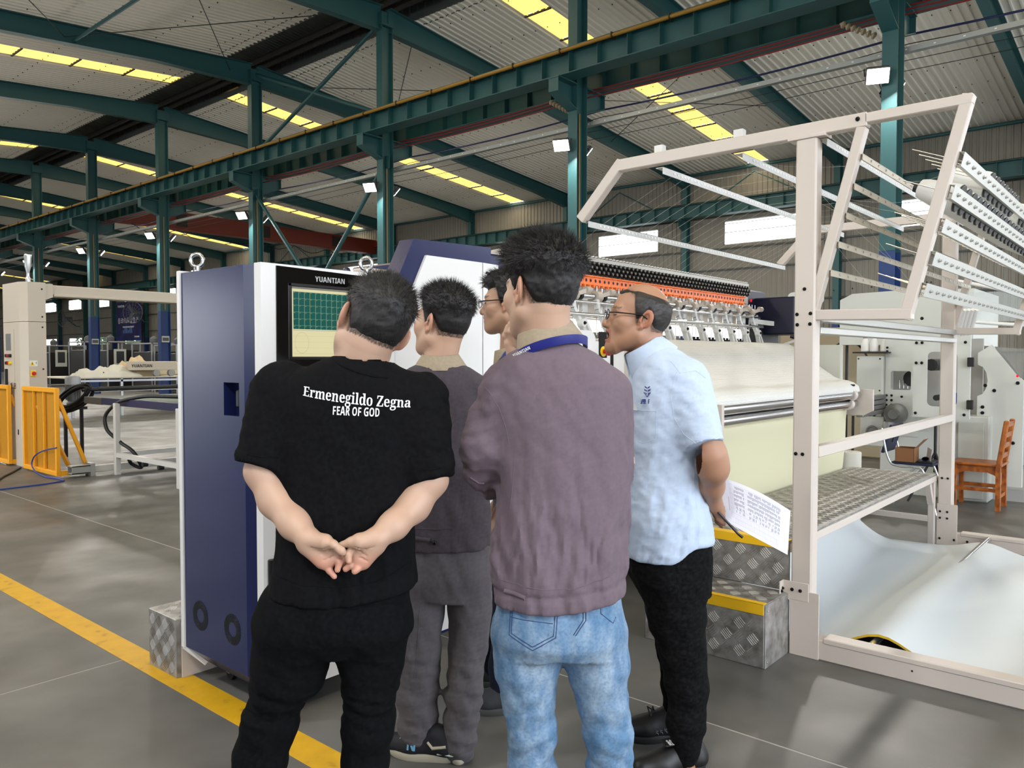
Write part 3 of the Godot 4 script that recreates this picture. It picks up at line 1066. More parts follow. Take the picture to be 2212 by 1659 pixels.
# ---------------------------------------------------------------- control cabinet
func build_cabinet() -> void:
	var navy := mat("navy_gloss", Color(0.09, 0.122, 0.285), 0.25)
	relief(navy, 31, 0.05, 5.0, 0.004)
	var white := mat("white_panel", Color(0.84, 0.84, 0.83), 0.4)
	var t := thing("control_cabinet", "tall navy and white control cabinet with a screen, behind the man in the black T-shirt", "cabinet", P(3.05, 2.02, 0.0))
	var hull := MB.new()
	# side face with its pocket
	var b := 1.68
	var pk := [2.88, 2.998, 1.215, 1.35]  # pocket: from, to, sill, head
	var f := func(a: float, h: float, bb := 1.68) -> Vector3: return P(a, bb, h)
	var Q := func(x0: float, x1: float, y0: float, y1: float) -> void:
		hull.quad(f.call(x1, y0), f.call(x0, y0), f.call(x0, y1), f.call(x1, y1))
	Q.call(2.84, 3.345, 0.17, pk[2])
	Q.call(2.84, 3.345, pk[3], 1.82)
	Q.call(2.84, pk[0], pk[2], pk[3])
	Q.call(pk[1], 3.345, pk[2], pk[3])
	var deep := 1.735
	hull.quad(P(pk[0], b, pk[2]), P(pk[0], b, pk[3]), P(pk[0], deep, pk[3]), P(pk[0], deep, pk[2]))
	hull.quad(P(pk[1], b, pk[3]), P(pk[1], b, pk[2]), P(pk[1], deep, pk[2]), P(pk[1], deep, pk[3]))
	hull.quad(P(pk[0], b, pk[2]), P(pk[0], deep, pk[2]), P(pk[1], deep, pk[2]), P(pk[1], b, pk[2]))
	hull.quad(P(pk[0], deep, pk[3]), P(pk[0], b, pk[3]), P(pk[1], b, pk[3]), P(pk[1], deep, pk[3]))
	hull.quad(P(pk[1], deep, pk[2]), P(pk[0], deep, pk[2]), P(pk[0], deep, pk[3]), P(pk[1], deep, pk[3]))
	# bent-in foot and the inward fold beside the front
	hull.quad(P(3.29, 1.765, 0.085), P(2.82, 1.765, 0.075), P(2.84, b, 0.17), P(3.345, b, 0.17))
	hull.quad(P(2.84, b, 0.17), P(2.76, 1.74, 0.17), P(2.76, 1.74, 1.82), P(2.84, b, 1.82))
	hull.quad(P(2.82, 1.765, 0.075), P(2.76, 1.79, 0.075), P(2.76, 1.74, 0.17), P(2.84, b, 0.17))
	# top, back and right side
	hull.quad(P(3.345, b, 1.82), P(2.84, b, 1.82), P(2.76, 1.74, 1.82), P(2.76, 2.34, 1.82))
	hull.tri(P(3.345, b, 1.82), P(2.76, 2.34, 1.82), P(3.345, 2.34, 1.82))
	hull.quad(P(3.345, 2.34, 0.08), P(3.345, b, 0.17), P(3.345, b, 1.82), P(3.345, 2.34, 1.82))
	hull.quad(P(2.76, 2.34, 0.08), P(3.345, 2.34, 0.08), P(3.345, 2.34, 1.82), P(2.76, 2.34, 1.82))
	hull.quad(P(3.29, 1.765, 0.085), P(3.29, 2.34, 0.085), P(2.76, 2.34, 0.08), P(2.82, 1.765, 0.075))
	wpart(t, "body", hull, navy)
	var backp := MB.new()
	backp.box(P(3.345, 1.672, 0.165), P(3.372, 2.335, 1.83), 0.002)
	backp.bar(P(3.36, 1.68, 0.17), P(3.305, 1.755, 0.085), 0.02, 0.02)
	wpart(t, "back_panel", backp, white)
	var door := MB.new()
	door.prism([Vector2(1.683, 0.1), Vector2(2.31, 0.1), Vector2(2.31, 1.82), Vector2(1.683, 1.82)], P(2.72, 0, 0), Vector3.LEFT * -1.0, Vector3.UP, -0.046)
	wpart(t, "front_door", door, white)
	var side := MB.new()
	side.box(P(2.72, 2.322, 0.1), P(3.34, 2.36, 1.81), 0.004)
	wpart(t, "side_panel", side, white)
	# black glossy panel with the screen
	var black := mat("black_acrylic", Color(0.012, 0.012, 0.014), 0.08)
	var bp := MB.new()
	bp.prism([Vector2(1.75, 1.812), Vector2(2.248, 1.802), Vector2(2.248, 1.32), Vector2(1.80, 1.32), Vector2(1.748, 1.40)], P(2.714, 0, 0), Vector3.RIGHT, Vector3.UP, -0.007)
	var bpo := wpart(t, "display_panel", bp, black)
	var fr := MB.new()
	for q in [[1.80, 2.19, 1.735, 1.75], [1.80, 2.19, 1.44, 1.455], [1.80, 1.818, 1.44, 1.75], [2.172, 2.19, 1.44, 1.75]]:
		fr.box(P(2.722, q[0], q[2]), P(2.7125, q[1], q[3]), 0.003)
	wpart(bpo, "screen_bezel", fr, mat("bezel_black", Color(0.03, 0.03, 0.032), 0.3))
	var scr := MB.new()
	scr.quad_uv(P(2.7135, 1.818, 1.455), P(2.7135, 2.172, 1.455), P(2.7135, 2.172, 1.735), P(2.7135, 1.818, 1.735))
	var sm := StandardMaterial3D.new()
	sm.albedo_color = Color(0.02, 0.02, 0.02)
	sm.roughness = 0.2
	sm.emission_enabled = true
	sm.emission = Color.BLACK
	sm.emission_texture = ImageTexture.create_from_image(screen_image())
	sm.emission_energy_multiplier = 0.75
	wpart(bpo, "screen", scr, sm, "lit screen with a teal table over a cream chart")
	lettering(bpo, "lettering", "YUANTIAN", P(2.712, 2.004, 1.772) - world_of(bpo), Vector3.RIGHT, Vector3.UP, 0.021, mat("silver_print", Color(0.72, 0.72, 0.72), 0.3, 0.6), "Droid Sans", true)
	# main switch in the pocket
	var kn := MB.new()
	kn.lathe(P(2.905, deep, 1.285), Vector3(-1, 0, 0), [Vector2(0.038, 0), Vector2(0.038, 0.012), Vector2(0.028, 0.016), Vector2(0.028, 0.03)], 20)
	kn.box(P(2.893, deep - 0.05, 1.25), P(2.917, deep - 0.02, 1.32), 0.005)
	wpart(t, "main_switch", kn, mat("switch_black", Color(0.03, 0.03, 0.035), 0.4))
	# fan vents: rings of curved slots
	for q in [[3.214, 0.336], [2.952, 0.335]]:
		var vent := MB.new()
		for i in 32:
			var g0 := TAU * i / 32.0
			var strip := []
			for k in 5:
				var r := 0.03 + 0.0086 * k
				var g := g0 + 0.16 * k
				var wdt := 0.0022 + 0.0006 * k
				var c := Vector2(cos(g), sin(g))
				var s := Vector2(-sin(g), cos(g))
				strip.append([c * r - s * wdt, c * r + s * wdt])
			for k in 4:
				var z := func(p: Vector2) -> Vector3: return P(q[0] + p.x, b - 0.0012, q[1] + p.y)
				vent.quad(z.call(strip[k][1]), z.call(strip[k][0]), z.call(strip[k + 1][0]), z.call(strip[k + 1][1]))
		wpart(t, "fan_vent", vent, mat("slot_black", Color(0.008, 0.008, 0.008), 0.8), "ring of curved black fan slots")
	# eyebolts on top, casters below, latch on the door
	for q in [[3.28, 1.72], [2.82, 2.28]]:
		var e := MB.new()
		var o := P(q[0], q[1], 1.82)
		e.lathe(o, Vector3.UP, [Vector2(0.026, 0), Vector2(0.026, 0.008), Vector2(0.014, 0.012), Vector2(0.012, 0.028)], 14)
		var ring := []
		for i in 17:
			var g := TAU * i / 16.0
			ring.append(o + Vector3(0.72 * cos(g) * 0.026, 0.054 + sin(g) * 0.028, 0.69 * cos(g) * 0.026))
		e.tube(ring, 0.0085, 8, false)
		wpart(t, "eyebolt", e, mat("chrome", Color(0.80, 0.80, 0.80), 0.18, 1.0))
	var horn := MB.new()
	horn.lathe(P(2.86, 2.2, 1.82), Vector3.UP, [Vector2(0.02, 0), Vector2(0.02, 0.02), Vector2(0.014, 0.032), Vector2(0.0, 0.036)], 12)
	wpart(t, "warning_lamp", horn, mat("dark_blue_plastic", Color(0.07, 0.08, 0.17), 0.3))
	for q in [[2.86, 1.84], [3.24, 1.84], [2.86, 2.26], [3.24, 2.26]]:
		var c := MB.new()
		var o := P(q[0], q[1], 0.035)
		c.lathe(o - Vector3(0.012, 0, 0), Vector3.RIGHT, [Vector2(0.008, 0), Vector2(0.03, 0.0), Vector2(0.034, 0.005), Vector2(0.034, 0.019), Vector2(0.03, 0.024), Vector2(0.008, 0.024)], 16)
		var w := wpart(t, "caster", c, mat("caster_black", Color(0.03, 0.03, 0.03), 0.5))
		var fk := MB.new()
		fk.box(o + Vector3(-0.02, 0.0, -0.014), o + Vector3(-0.015, 0.05, 0.014))
		fk.box(o + Vector3(0.015, 0.0, -0.014), o + Vector3(0.02, 0.05, 0.014))
		fk.box(o + Vector3(-0.028, 0.045, -0.028), o + Vector3(0.028, 0.052, 0.028))
		wpart(w, "caster_fork", fk, mat("chrome", Color.WHITE))
	var lt := MB.new()
	lt.box(P(2.72, 1.70, 0.55), P(2.705, 1.735, 0.66), 0.004)
	wpart(t, "door_latch", lt, mat("switch_black", Color.BLACK))
	# tread-plate cable box on the floor behind it
	var cb := thing("cable_step", "small tread-plate box standing on the yellow line behind the control cabinet", "step box", P(3.57, 1.95, 0.0))
	var alu := tread_alu()
	var bx := MB.new()
	bx.box(P(3.435, 1.678, 0.0), P(3.7, 2.30, 0.27), 0.003)
	wpart(cb, "box", bx, alu)
	var tr := MB.new()
	tread(tr, P(3.7, 1.678, 0.005), Vector3(0, 0, 1), 0.265, Vector3.UP, 0.26, 0.062)
	tread(tr, P(3.7, 1.68, 0.27), Vector3(0, 0, 1), 0.265, Vector3.RIGHT, 0.6, 0.062)
	wpart(cb, "tread_pattern", tr, alu).set_meta("kind", "stuff")
	var cv := MB.new()
	cv.box(P(3.424, 1.70, 0.0), P(3.434, 2.3, 0.255), 0.002)
	wpart(cb, "end_cover", cv, mat("beige_frame", Color(0.76, 0.72, 0.68), 0.42))

func tread_alu() -> StandardMaterial3D:
	if cache.has("tread_alu"):
		return cache["tread_alu"]
	var m := mat("tread_alu", Color(1, 1, 1), 0.42, 0.45)
	textured(m, noise_tex("t_alu", 41, 0.02, [[0.0, Color(0.42, 0.40, 0.37)], [0.4, Color(0.56, 0.55, 0.53)], [1.0, Color(0.68, 0.68, 0.67)]], 512, 5), 1.2)
	return m

func screen_image() -> Image:
	var im := Image.create(360, 280, false, Image.FORMAT_RGB8)
	im.fill(Color(0.80, 0.77, 0.60))
	im.fill_rect(Rect2i(0, 0, 360, 8), Color(0.45, 0.45, 0.42))
	var cell := 27
	for r in 6:
		for c in 14:
			im.fill_rect(Rect2i(6 + c * cell, 20 + r * cell, cell - 1, cell - 1 if r < 5 else 14), Color(0.02, 0.30, 0.27))
			im.fill_rect(Rect2i(8 + c * cell, 22 + r * cell, 7, 2), Color(0.45, 0.55, 0.35))
	for y in [20, 47, 74, 101, 128, 155]:
		im.fill_rect(Rect2i(6, y - 1, 350, 1), Color(0.5, 0.62, 0.5))
	im.fill_rect(Rect2i(4, 172, 352, 3), Color(0.62, 0.66, 0.6))
	for i in 4:
		im.fill_rect(Rect2i(6, 196 + i * 24, 350, 1), Color(0.74, 0.71, 0.56))
	for i in 220:
		var g := TAU * i / 220.0
		im.set_pixel(int(46 + 33 * cos(g)), int(224 + 42 * sin(g)), Color(0.62, 0.60, 0.5))
	im.fill_rect(Rect2i(6, 268, 350, 1), Color(0.66, 0.64, 0.52))
	return im

# ---------------------------------------------------------------- quilting machine
func build_quilter() -> void:
	var navy := mat("navy_gloss", Color.BLACK)
	var white := mat("white_panel", Color.BLACK)
	var beige := mat("beige_frame", Color(0.76, 0.72, 0.68), 0.42)
	var chrome := mat("chrome", Color(0.8, 0.8, 0.8), 0.18, 1.0)
	var cast := mat("white_cast", Color(0.80, 0.80, 0.79), 0.45)
	var dark := mat("machine_dark", Color(0.06, 0.06, 0.065), 0.5)
	var t := thing("quilting_machine", "wide white and navy multi-needle quilting machine behind the group of men", "machine", P(3.2, 4.8, 0.0))
	# head at the left: navy shell, white front plate
	var sh := MB.new()
	sh.prism([Vector2(2.12, 0.1), Vector2(3.035, 0.1), Vector2(3.035, 2.02), Vector2(2.5, 2.005), Vector2(2.12, 1.28)], P(2.745, 0, 0), Vector3.RIGHT, Vector3.UP, -0.1)
	wpart(t, "head_shell", sh, navy)
	var pl := MB.new()
	pl.prism([Vector2(2.2, 0.12), Vector2(2.953, 0.12), Vector2(2.953, 1.934), Vector2(2.567, 1.934), Vector2(2.2, 1.23)], P(2.73, 0, 0), Vector3.RIGHT, Vector3.UP, -0.014)
	wpart(t, "front_plate", pl, white)
	var pl2 := MB.new()
	pl2.prism([Vector2(2.96, 0.09), Vector2(3.075, 0.09), Vector2(3.075, 1.932), Vector2(2.96, 1.934)], P(2.73, 0, 0), Vector3.RIGHT, Vector3.UP, -0.014)
	wpart(t, "front_plate", pl2, white)
	bolt(t, P(2.73, 2.985, 1.885), Vector3(0, 0, 1), 0.004)
	var sh2 := MB.new()
	sh2.box(P(2.82, 3.04, 1.2), P(3.9, 3.5, 2.005), 0.01)
	wpart(t, "head_cover", sh2, navy)
	var pl3 := MB.new()
	pl3.box(P(2.79, 3.08, 0.1), P(2.82, 3.5, 1.90), 0.01)
	wpart(t, "side_plate", pl3, white)
	var duct := MB.new()
	duct.box(P(2.9, 2.34, 1.785), P(3.0, 2.6, 1.87), 0.006)
	wpart(t, "cable_duct", duct, beige)
	# long beam above the needles
	var beam := MB.new()
	beam.prism([Vector2(3.02, 2.1), Vector2(2.98, 2.095), Vector2(2.955, 1.90), Vector2(3.05, 1.70), Vector2(3.9, 1.70), Vector2(3.9, 2.05)], Vector3(3.5, 0, 0), Vector3(0, 0, -1), Vector3.UP, 3.15)
	wpart(t, "upper_beam", beam, beige)
	var rail := MB.new()
	rail.box(P(2.955, 3.5, 2.095), P(3.03, 6.66, 2.102))
	rail.box(P(2.953, 3.5, 2.055), P(2.958, 6.66, 2.102))
	var railo := wpart(t, "thread_rail", rail, mat("rail_grey", Color(0.66, 0.65, 0.62), 0.4, 0.3))
	var eyes := MB.new()
	for i in 75:
		eyes.box(P(2.951, 3.55 + 0.0415 * i, 2.108), P(2.966, 3.562 + 0.0415 * i, 2.114))
	wpart(railo, "thread_eyelets", eyes, mat("ceramic_white", Color(0.86, 0.86, 0.85), 0.3)).set_meta("kind", "stuff")
	# thread tension knobs in three staggered rows
	var kn := MB.new()
	kn.lathe(Vector3.ZERO, Vector3(0, 0.1, 1), [Vector2(0.012, 0), Vector2(0.018, 0.004), Vector2(0.018, 0.01), Vector2(0.010, 0.014), Vector2(0.013, 0.018), Vector2(0.013, 0.03), Vector2(0.010, 0.034)], 10)
	var kt := MB.new()
	kt.lathe(Vector3(0, 0.0034, 0.034), Vector3(0, 0.1, 1), [Vector2(0.0085, 0), Vector2(0.007, 0.004), Vector2(0, 0.005)], 8)
	var ktm := kt.mesh()
	var km := kn.mesh()
	for r in 3:
		for i in 58:
			var o := part(t, "tension_knob", km, dark)
			part(o, "knob_cap", ktm, mat("knob_cap", Color(0.55, 0.55, 0.53), 0.35, 0.5))
			o.position = P(2.958 - 0.003 * r, 3.6 + 0.0525 * i + (0.026 if r == 1 else 0.0), 2.06 - 0.028 * r) - t.position
	# orange thread-break sensors in one row
	var orange := mat("sensor_orange", Color(0.96, 0.47, 0.15), 0.42)
	var ob := MB.new()
	ob.box(Vector3(-0.051, -0.032, 0.0), Vector3(0.051, 0.03, 0.03), 0.004)
	ob.box(Vector3(-0.047, -0.045, 0.012), Vector3(-0.035, -0.03, 0.036), 0.002)
	ob.box(Vector3(0.008, -0.045, 0.012), Vector3(0.02, -0.03, 0.036), 0.002)
	ob.box(Vector3(-0.05, 0.02, 0.02), Vector3(0.05, 0.03, 0.042), 0.003)
	var om := ob.mesh()
	var hb := MB.new()
	hb.lathe(Vector3(0, -0.002, 0.03), Vector3.BACK, [Vector2(0.012, 0), Vector2(0.012, 0.0015), Vector2(0.0, 0.0018)], 10)
	var hm := hb.mesh()
	for i in 27:
		var o := part(t, "thread_sensor", om, orange)
		o.position = P(2.955, 3.75 + 0.1045 * i, 1.95) - t.position
		for x in [-0.027, 0.022]:
			part(o, "sensor_eye", hm, mat("sensor_eye", Color(0.45, 0.12, 0.03), 0.4)).position.x = x
	var sbar := MB.new()
	sbar.box(P(2.945, 3.5, 1.925), P(2.957, 6.63, 1.985))
	wpart(t, "sensor_bar", sbar, mat("rail_grey", Color.BLACK))
	var led := MB.new()
	led.ball(P(2.93, 6.66, 1.955), Vector3(0.012, 0.012, 0.008))
	wpart(t, "indicator_lamp", led, glow("red_led", Color(1.0, 0.06, 0.1), 1.2))
	# rocker shaft with cranks and collars
	for q in [[2.9, 1.845, 0.02], [2.86, 1.80, 0.009], [2.83, 1.72, 0.011]]:
		var m := MB.new()
		m.tube([P(q[0], 3.5, q[1]), P(q[0], 6.68, q[1])], q[2], 12)
		wpart(t, "shaft", m, chrome)
	for i in 12:
		var b := 3.7 + 0.262 * i
		var m := MB.new()
		m.lathe(P(2.9, b, 1.845), Vector3.RIGHT, [Vector2(0.036, -0.03), Vector2(0.036, 0.03)], 14)
		m.bar(P(2.9, b, 1.85), P(3.0, b, 1.9), 0.05, 0.03)
		m.bar(P(2.9, b, 1.84), P(2.84, b + 0.09, 1.875), 0.022, 0.026)
		m.lathe(P(2.85, b + 0.09, 1.875), Vector3.RIGHT, [Vector2(0.022, -0.025), Vector2(0.022, 0.025)], 12)
		wpart(t, "crank", m, mat("crank_beige", Color(0.70, 0.66, 0.61), 0.45))
		var cl := MB.new()
		cl.lathe(P(2.9, b + 0.07, 1.845), Vector3.RIGHT, [Vector2(0.03, -0.012), Vector2(0.03, 0.012)], 14)
		wpart(t, "shaft_collar", cl, mat("collar_dark", Color(0.16, 0.16, 0.16), 0.35, 0.6))
		# cast Y bracket that carries the presser bar
		var y := MB.new()
		y.lathe(P(2.83, b, 1.665), Vector3(0, 0, 1), [Vector2(0.026, -0.02), Vector2(0.026, 0.02)], 14)
		y.bar(P(2.84, b, 1.665), P(2.86, b - 0.05, 1.76), 0.024, 0.03, Vector3.BACK)
		y.bar(P(2.84, b, 1.665), P(2.86, b + 0.09, 1.58), 0.026, 0.03, Vector3.BACK)
		y.bar(P(2.87, b + 0.04, 1.74), P(2.86, b + 0.15, 1.58), 0.02, 0.03, Vector3.BACK)
		y.bar(P(2.86, b - 0.05, 1.76), P(2.87, b - 0.05, 1.82), 0.03, 0.03, Vector3.BACK)
		wpart(t, "presser_bracket", y, cast)
		bolt(t, P(2.808, b, 1.665), Vector3(0, 0, 1), 0.008)
		for k in 3:
			var nd := MB.new()
			var x := b + 0.05 + 0.06 * k
			nd.tube([P(2.935, x, 1.92), P(2.935, x, 1.60)], 0.005, 6)
			wpart(t, "needle_bar", nd, chrome)
		var vp := MB.new()
		vp.box(P(2.9, b + 0.11, 1.72), P(2.93, b + 0.165, 1.83), 0.004)
		wpart(t, "guide_block", vp, cast)
	var presser := MB.new()
	presser.box(P(2.88, 3.5, 1.705), P(2.91, 6.6, 1.735), 0.003)
	wpart(t, "presser_bar", presser, chrome)
	# work light behind the needles
	var wl := MB.new()
	wl.box(P(2.99, 3.55, 1.62), P(3.0, 6.6, 1.70))
	wpart(t, "work_light", wl, glow("work_light", Color(1.0, 1.0, 0.98), 0.6))
	var al := AreaLight3D.new()
	al.name = "work_light_beam"
	al.area_size = Vector2(3.0, 0.08)
	al.area_normalize_energy = false
	al.light_energy = 0.28
	al.shadow_enabled = true
	al.area_range = 10.0
	al.position = P(2.975, 5.07, 1.66) - t.position
	t.add_child(al)
	# sewing bed
	var bed := MB.new()
	bed.box(P(2.62, 3.5, 1.45), P(3.9, 6.75, 1.565), 0.01)
	wpart(t, "bed", bed, cast)
	var low := MB.new()
	low.box(P(2.75, 3.08, 0.1), P(3.85, 6.8, 1.45), 0.01)
	wpart(t, "base_cabinet", low, mat("machine_cream", Color(0.74, 0.75, 0.71), 0.5))
	# console at the left end with the emergency stop
	var con := MB.new()
	var prof := []
	for q in [[3.32, 1.0], [4.02, 1.0], [4.02, 1.54]]:
		prof.append(Vector2(q[0], q[1]))
	for i in 5:
		var g := PI * 0.5 * i / 4.0
		prof.append(Vector2(3.66 + 0.06 * cos(g), 1.545 + 0.06 * sin(g)))
	prof.append(Vector2(3.32, 1.605))
	con.prism(prof, P(2.56, 0, 0), Vector3.RIGHT, Vector3.UP, -0.3)
	wpart(t, "console", con, white)
	var rec := MB.new()
	rec.box(P(2.557, 3.75, 1.45), P(2.562, 3.83, 1.60))
	rec.box(P(2.557, 3.87, 1.38), P(2.562, 3.90, 1.47))
	wpart(t, "console_recess", rec, mat("slot_black", Color.BLACK))
	var ring := MB.new()
	ring.lathe(P(2.556, 3.79, 1.487), Vector3(0, 0, 1), [Vector2(0.03, 0), Vector2(0.03, 0.004), Vector2(0.018, 0.006)], 18)
	wpart(t, "stop_ring", ring, mat("stop_yellow", Color(0.9, 0.75, 0.08), 0.4))
	var es := MB.new()
	es.lathe(P(2.55, 3.79, 1.487), Vector3(0, 0, 1), [Vector2(0.012, 0), Vector2(0.014, 0.02), Vector2(0.024, 0.024), Vector2(0.026, 0.036), Vector2(0.02, 0.046), Vector2(0.0, 0.05)], 18)
	wpart(t, "stop_button", es, mat("stop_red", Color(0.72, 0.07, 0.06), 0.35))
	# navy drive covers at the right end
	for q in [[2.98, 3.5, 6.7, 7.1, 1.72, 2.06], [2.62, 3.4, 6.86, 7.3, 1.66, 1.99]]:
		var m := MB.new()
		m.box(P(q[0], q[2], q[4]), P(q[1], q[3], q[5]), 0.012)
		wpart(t, "drive_cover", m, mat("navy_cover", Color(0.045, 0.065, 0.17), 0.4))
	var gap := MB.new()
	gap.box(P(2.9, 6.68, 1.55), P(3.6, 7.2, 1.72))
	wpart(t, "drive_gap_shade", gap, dark)  # black block standing for the shadow in the gap below the covers
	var br := MB.new()
	br.bar(P(2.9, 6.62, 1.77), P(2.8, 6.95, 1.75), 0.05, 0.04)
	br.bar(P(2.7, 6.78, 1.56), P(2.55, 6.84, 1.62), 0.06, 0.02)
	wpart(t, "end_bracket", br, cast)
	var hdl := MB.new()
	hdl.tube([P(2.62, 6.78, 1.64), P(2.5, 6.8, 1.6), P(2.42, 6.82, 1.56)], 0.018, 8)
	hdl.ball(P(2.46, 6.8, 1.55), Vector3(0.035, 0.03, 0.035))
	wpart(t, "clamp_handle", hdl, dark)
	# end plates that carry the rollers
	for b in [4.02, 6.76]:
		var m := MB.new()
		m.prism([Vector2(1.93, 1.02), Vector2(2.0, 0.98), Vector2(2.25, 0.98), Vector2(2.6, 1.2), Vector2(2.6, 1.55), Vector2(2.45, 1.45), Vector2(2.15, 1.2), Vector2(1.93, 1.19)], Vector3(b, 0, 0), Vector3(0, 0, -1), Vector3.UP, 0.03)
		wpart(t, "roller_plate", m, beige)
	for q in [[2.05, 1.15, 0.036], [2.07, 1.075, 0.033]]:
		var m := MB.new()
		m.tube([P(q[0], 4.0, q[1]), P(q[0], 6.74, q[1])], q[2], 20)
		wpart(t, "roller", m, chrome)
		var co := MB.new()
		co.tube([P(q[0], 6.56, q[1]), P(q[0], 6.62, q[1])], q[2] + 0.012, 16)
		wpart(t, "roller_collar", co, beige)
	var ws := MB.new()
	ws.tube([P(2.05, 6.59, 1.19), P(2.05, 6.59, 1.225)], 0.006, 6)
	ws.box(P(2.02, 6.58, 1.222), P(2.08, 6.60, 1.238), 0.004)
	wpart(t, "wing_screw", ws, dark)
	var endf := MB.new()
	endf.box(P(2.2, 6.80, 0.0), P(3.7, 6.86, 1.56), 0.008)
	wpart(t, "end_frame", endf, mat("machine_cream", Color.BLACK))
	# work being sewn: ridged white cloth over the bed and the front roller, cream foam below
	var cloth := mat("quilt_cloth", Color(0.83, 0.83, 0.81), 0.85)
	var cl2 := MB.new()
	var path := [[3.3, 1.572], [2.9, 1.573], [2.66, 1.575], [2.61, 1.568], [2.57, 1.548], [2.5, 1.49], [2.4, 1.41], [2.3, 1.335], [2.22, 1.28], [2.17, 1.262], [2.12, 1.258], [2.07, 1.248], [2.03, 1.22], [2.02, 1.18], [2.04, 1.14]]
	var rows := []
	for q in path:
		var row := PackedVector3Array()
		for i in 61:
			var b := 4.06 + 2.66 * i / 60.0
			var bulge := 0.006 * sin(b * 9.0 + q[0] * 7.0) + 0.01 * sin(b * 3.1 + q[0] * 3.0)
			if q[0] > 2.6 or q[0] < 2.12:
				bulge *= 0.15
			row.append(P(q[0], b, q[1] + bulge))
		rows.append(row)
	cl2.loft(rows, false, false)
	relief(cloth, 55, 0.03, 1.0, 0.0)
	cloth.heightmap_texture = ridge_texture()
	cloth.heightmap_scale = 0.22
	cloth.uv1_scale = Vector3.ONE * 8.0
	var cl_thing := solo("quilted_cloth", "white ridged cloth stretched over the machine bed and front roller", "cloth", cl2, cloth)
	cl_thing.set_meta("category", "cloth")
	var cream := mat("cream_foam", Color(0.80, 0.785, 0.66), 0.8)
	var fo := MB.new()
	rows = []
	for q in [[2.10, 1.10], [2.115, 0.95], [2.12, 0.8], [2.13, 0.66], [2.14, 0.55], [2.2, 0.3], [2.2, 0.12]]:
		var row := PackedVector3Array()
		for i in 31:
			var b := 4.08 + 2.6 * i / 30.0
			row.append(P(q[0] + 0.004 * sin(b * 4.0 + q[1] * 5.0), b, q[1]))
		rows.append(row)
	fo.loft(rows, false, false)
	solo("foam_curtain", "cream foam sheet hanging below the chrome rollers of the quilting machine", "foam sheet", fo, cream)

func ridge_texture() -> ImageTexture:
	var im := Image.create(128, 128, false, Image.FORMAT_RGB8)
	for y in 128:
		for x in 128:
			var r := 0.5 + 0.5 * sin(y / 128.0 * TAU * 8.0 + 0.9 * sin(x / 128.0 * TAU * 2.0))
			var k := 0.5 + 0.5 * sin(x / 128.0 * TAU * 10.0)
			im.set_pixel(x, y, grey(0.8 * r + 0.2 * k))
	return ImageTexture.create_from_image(im)

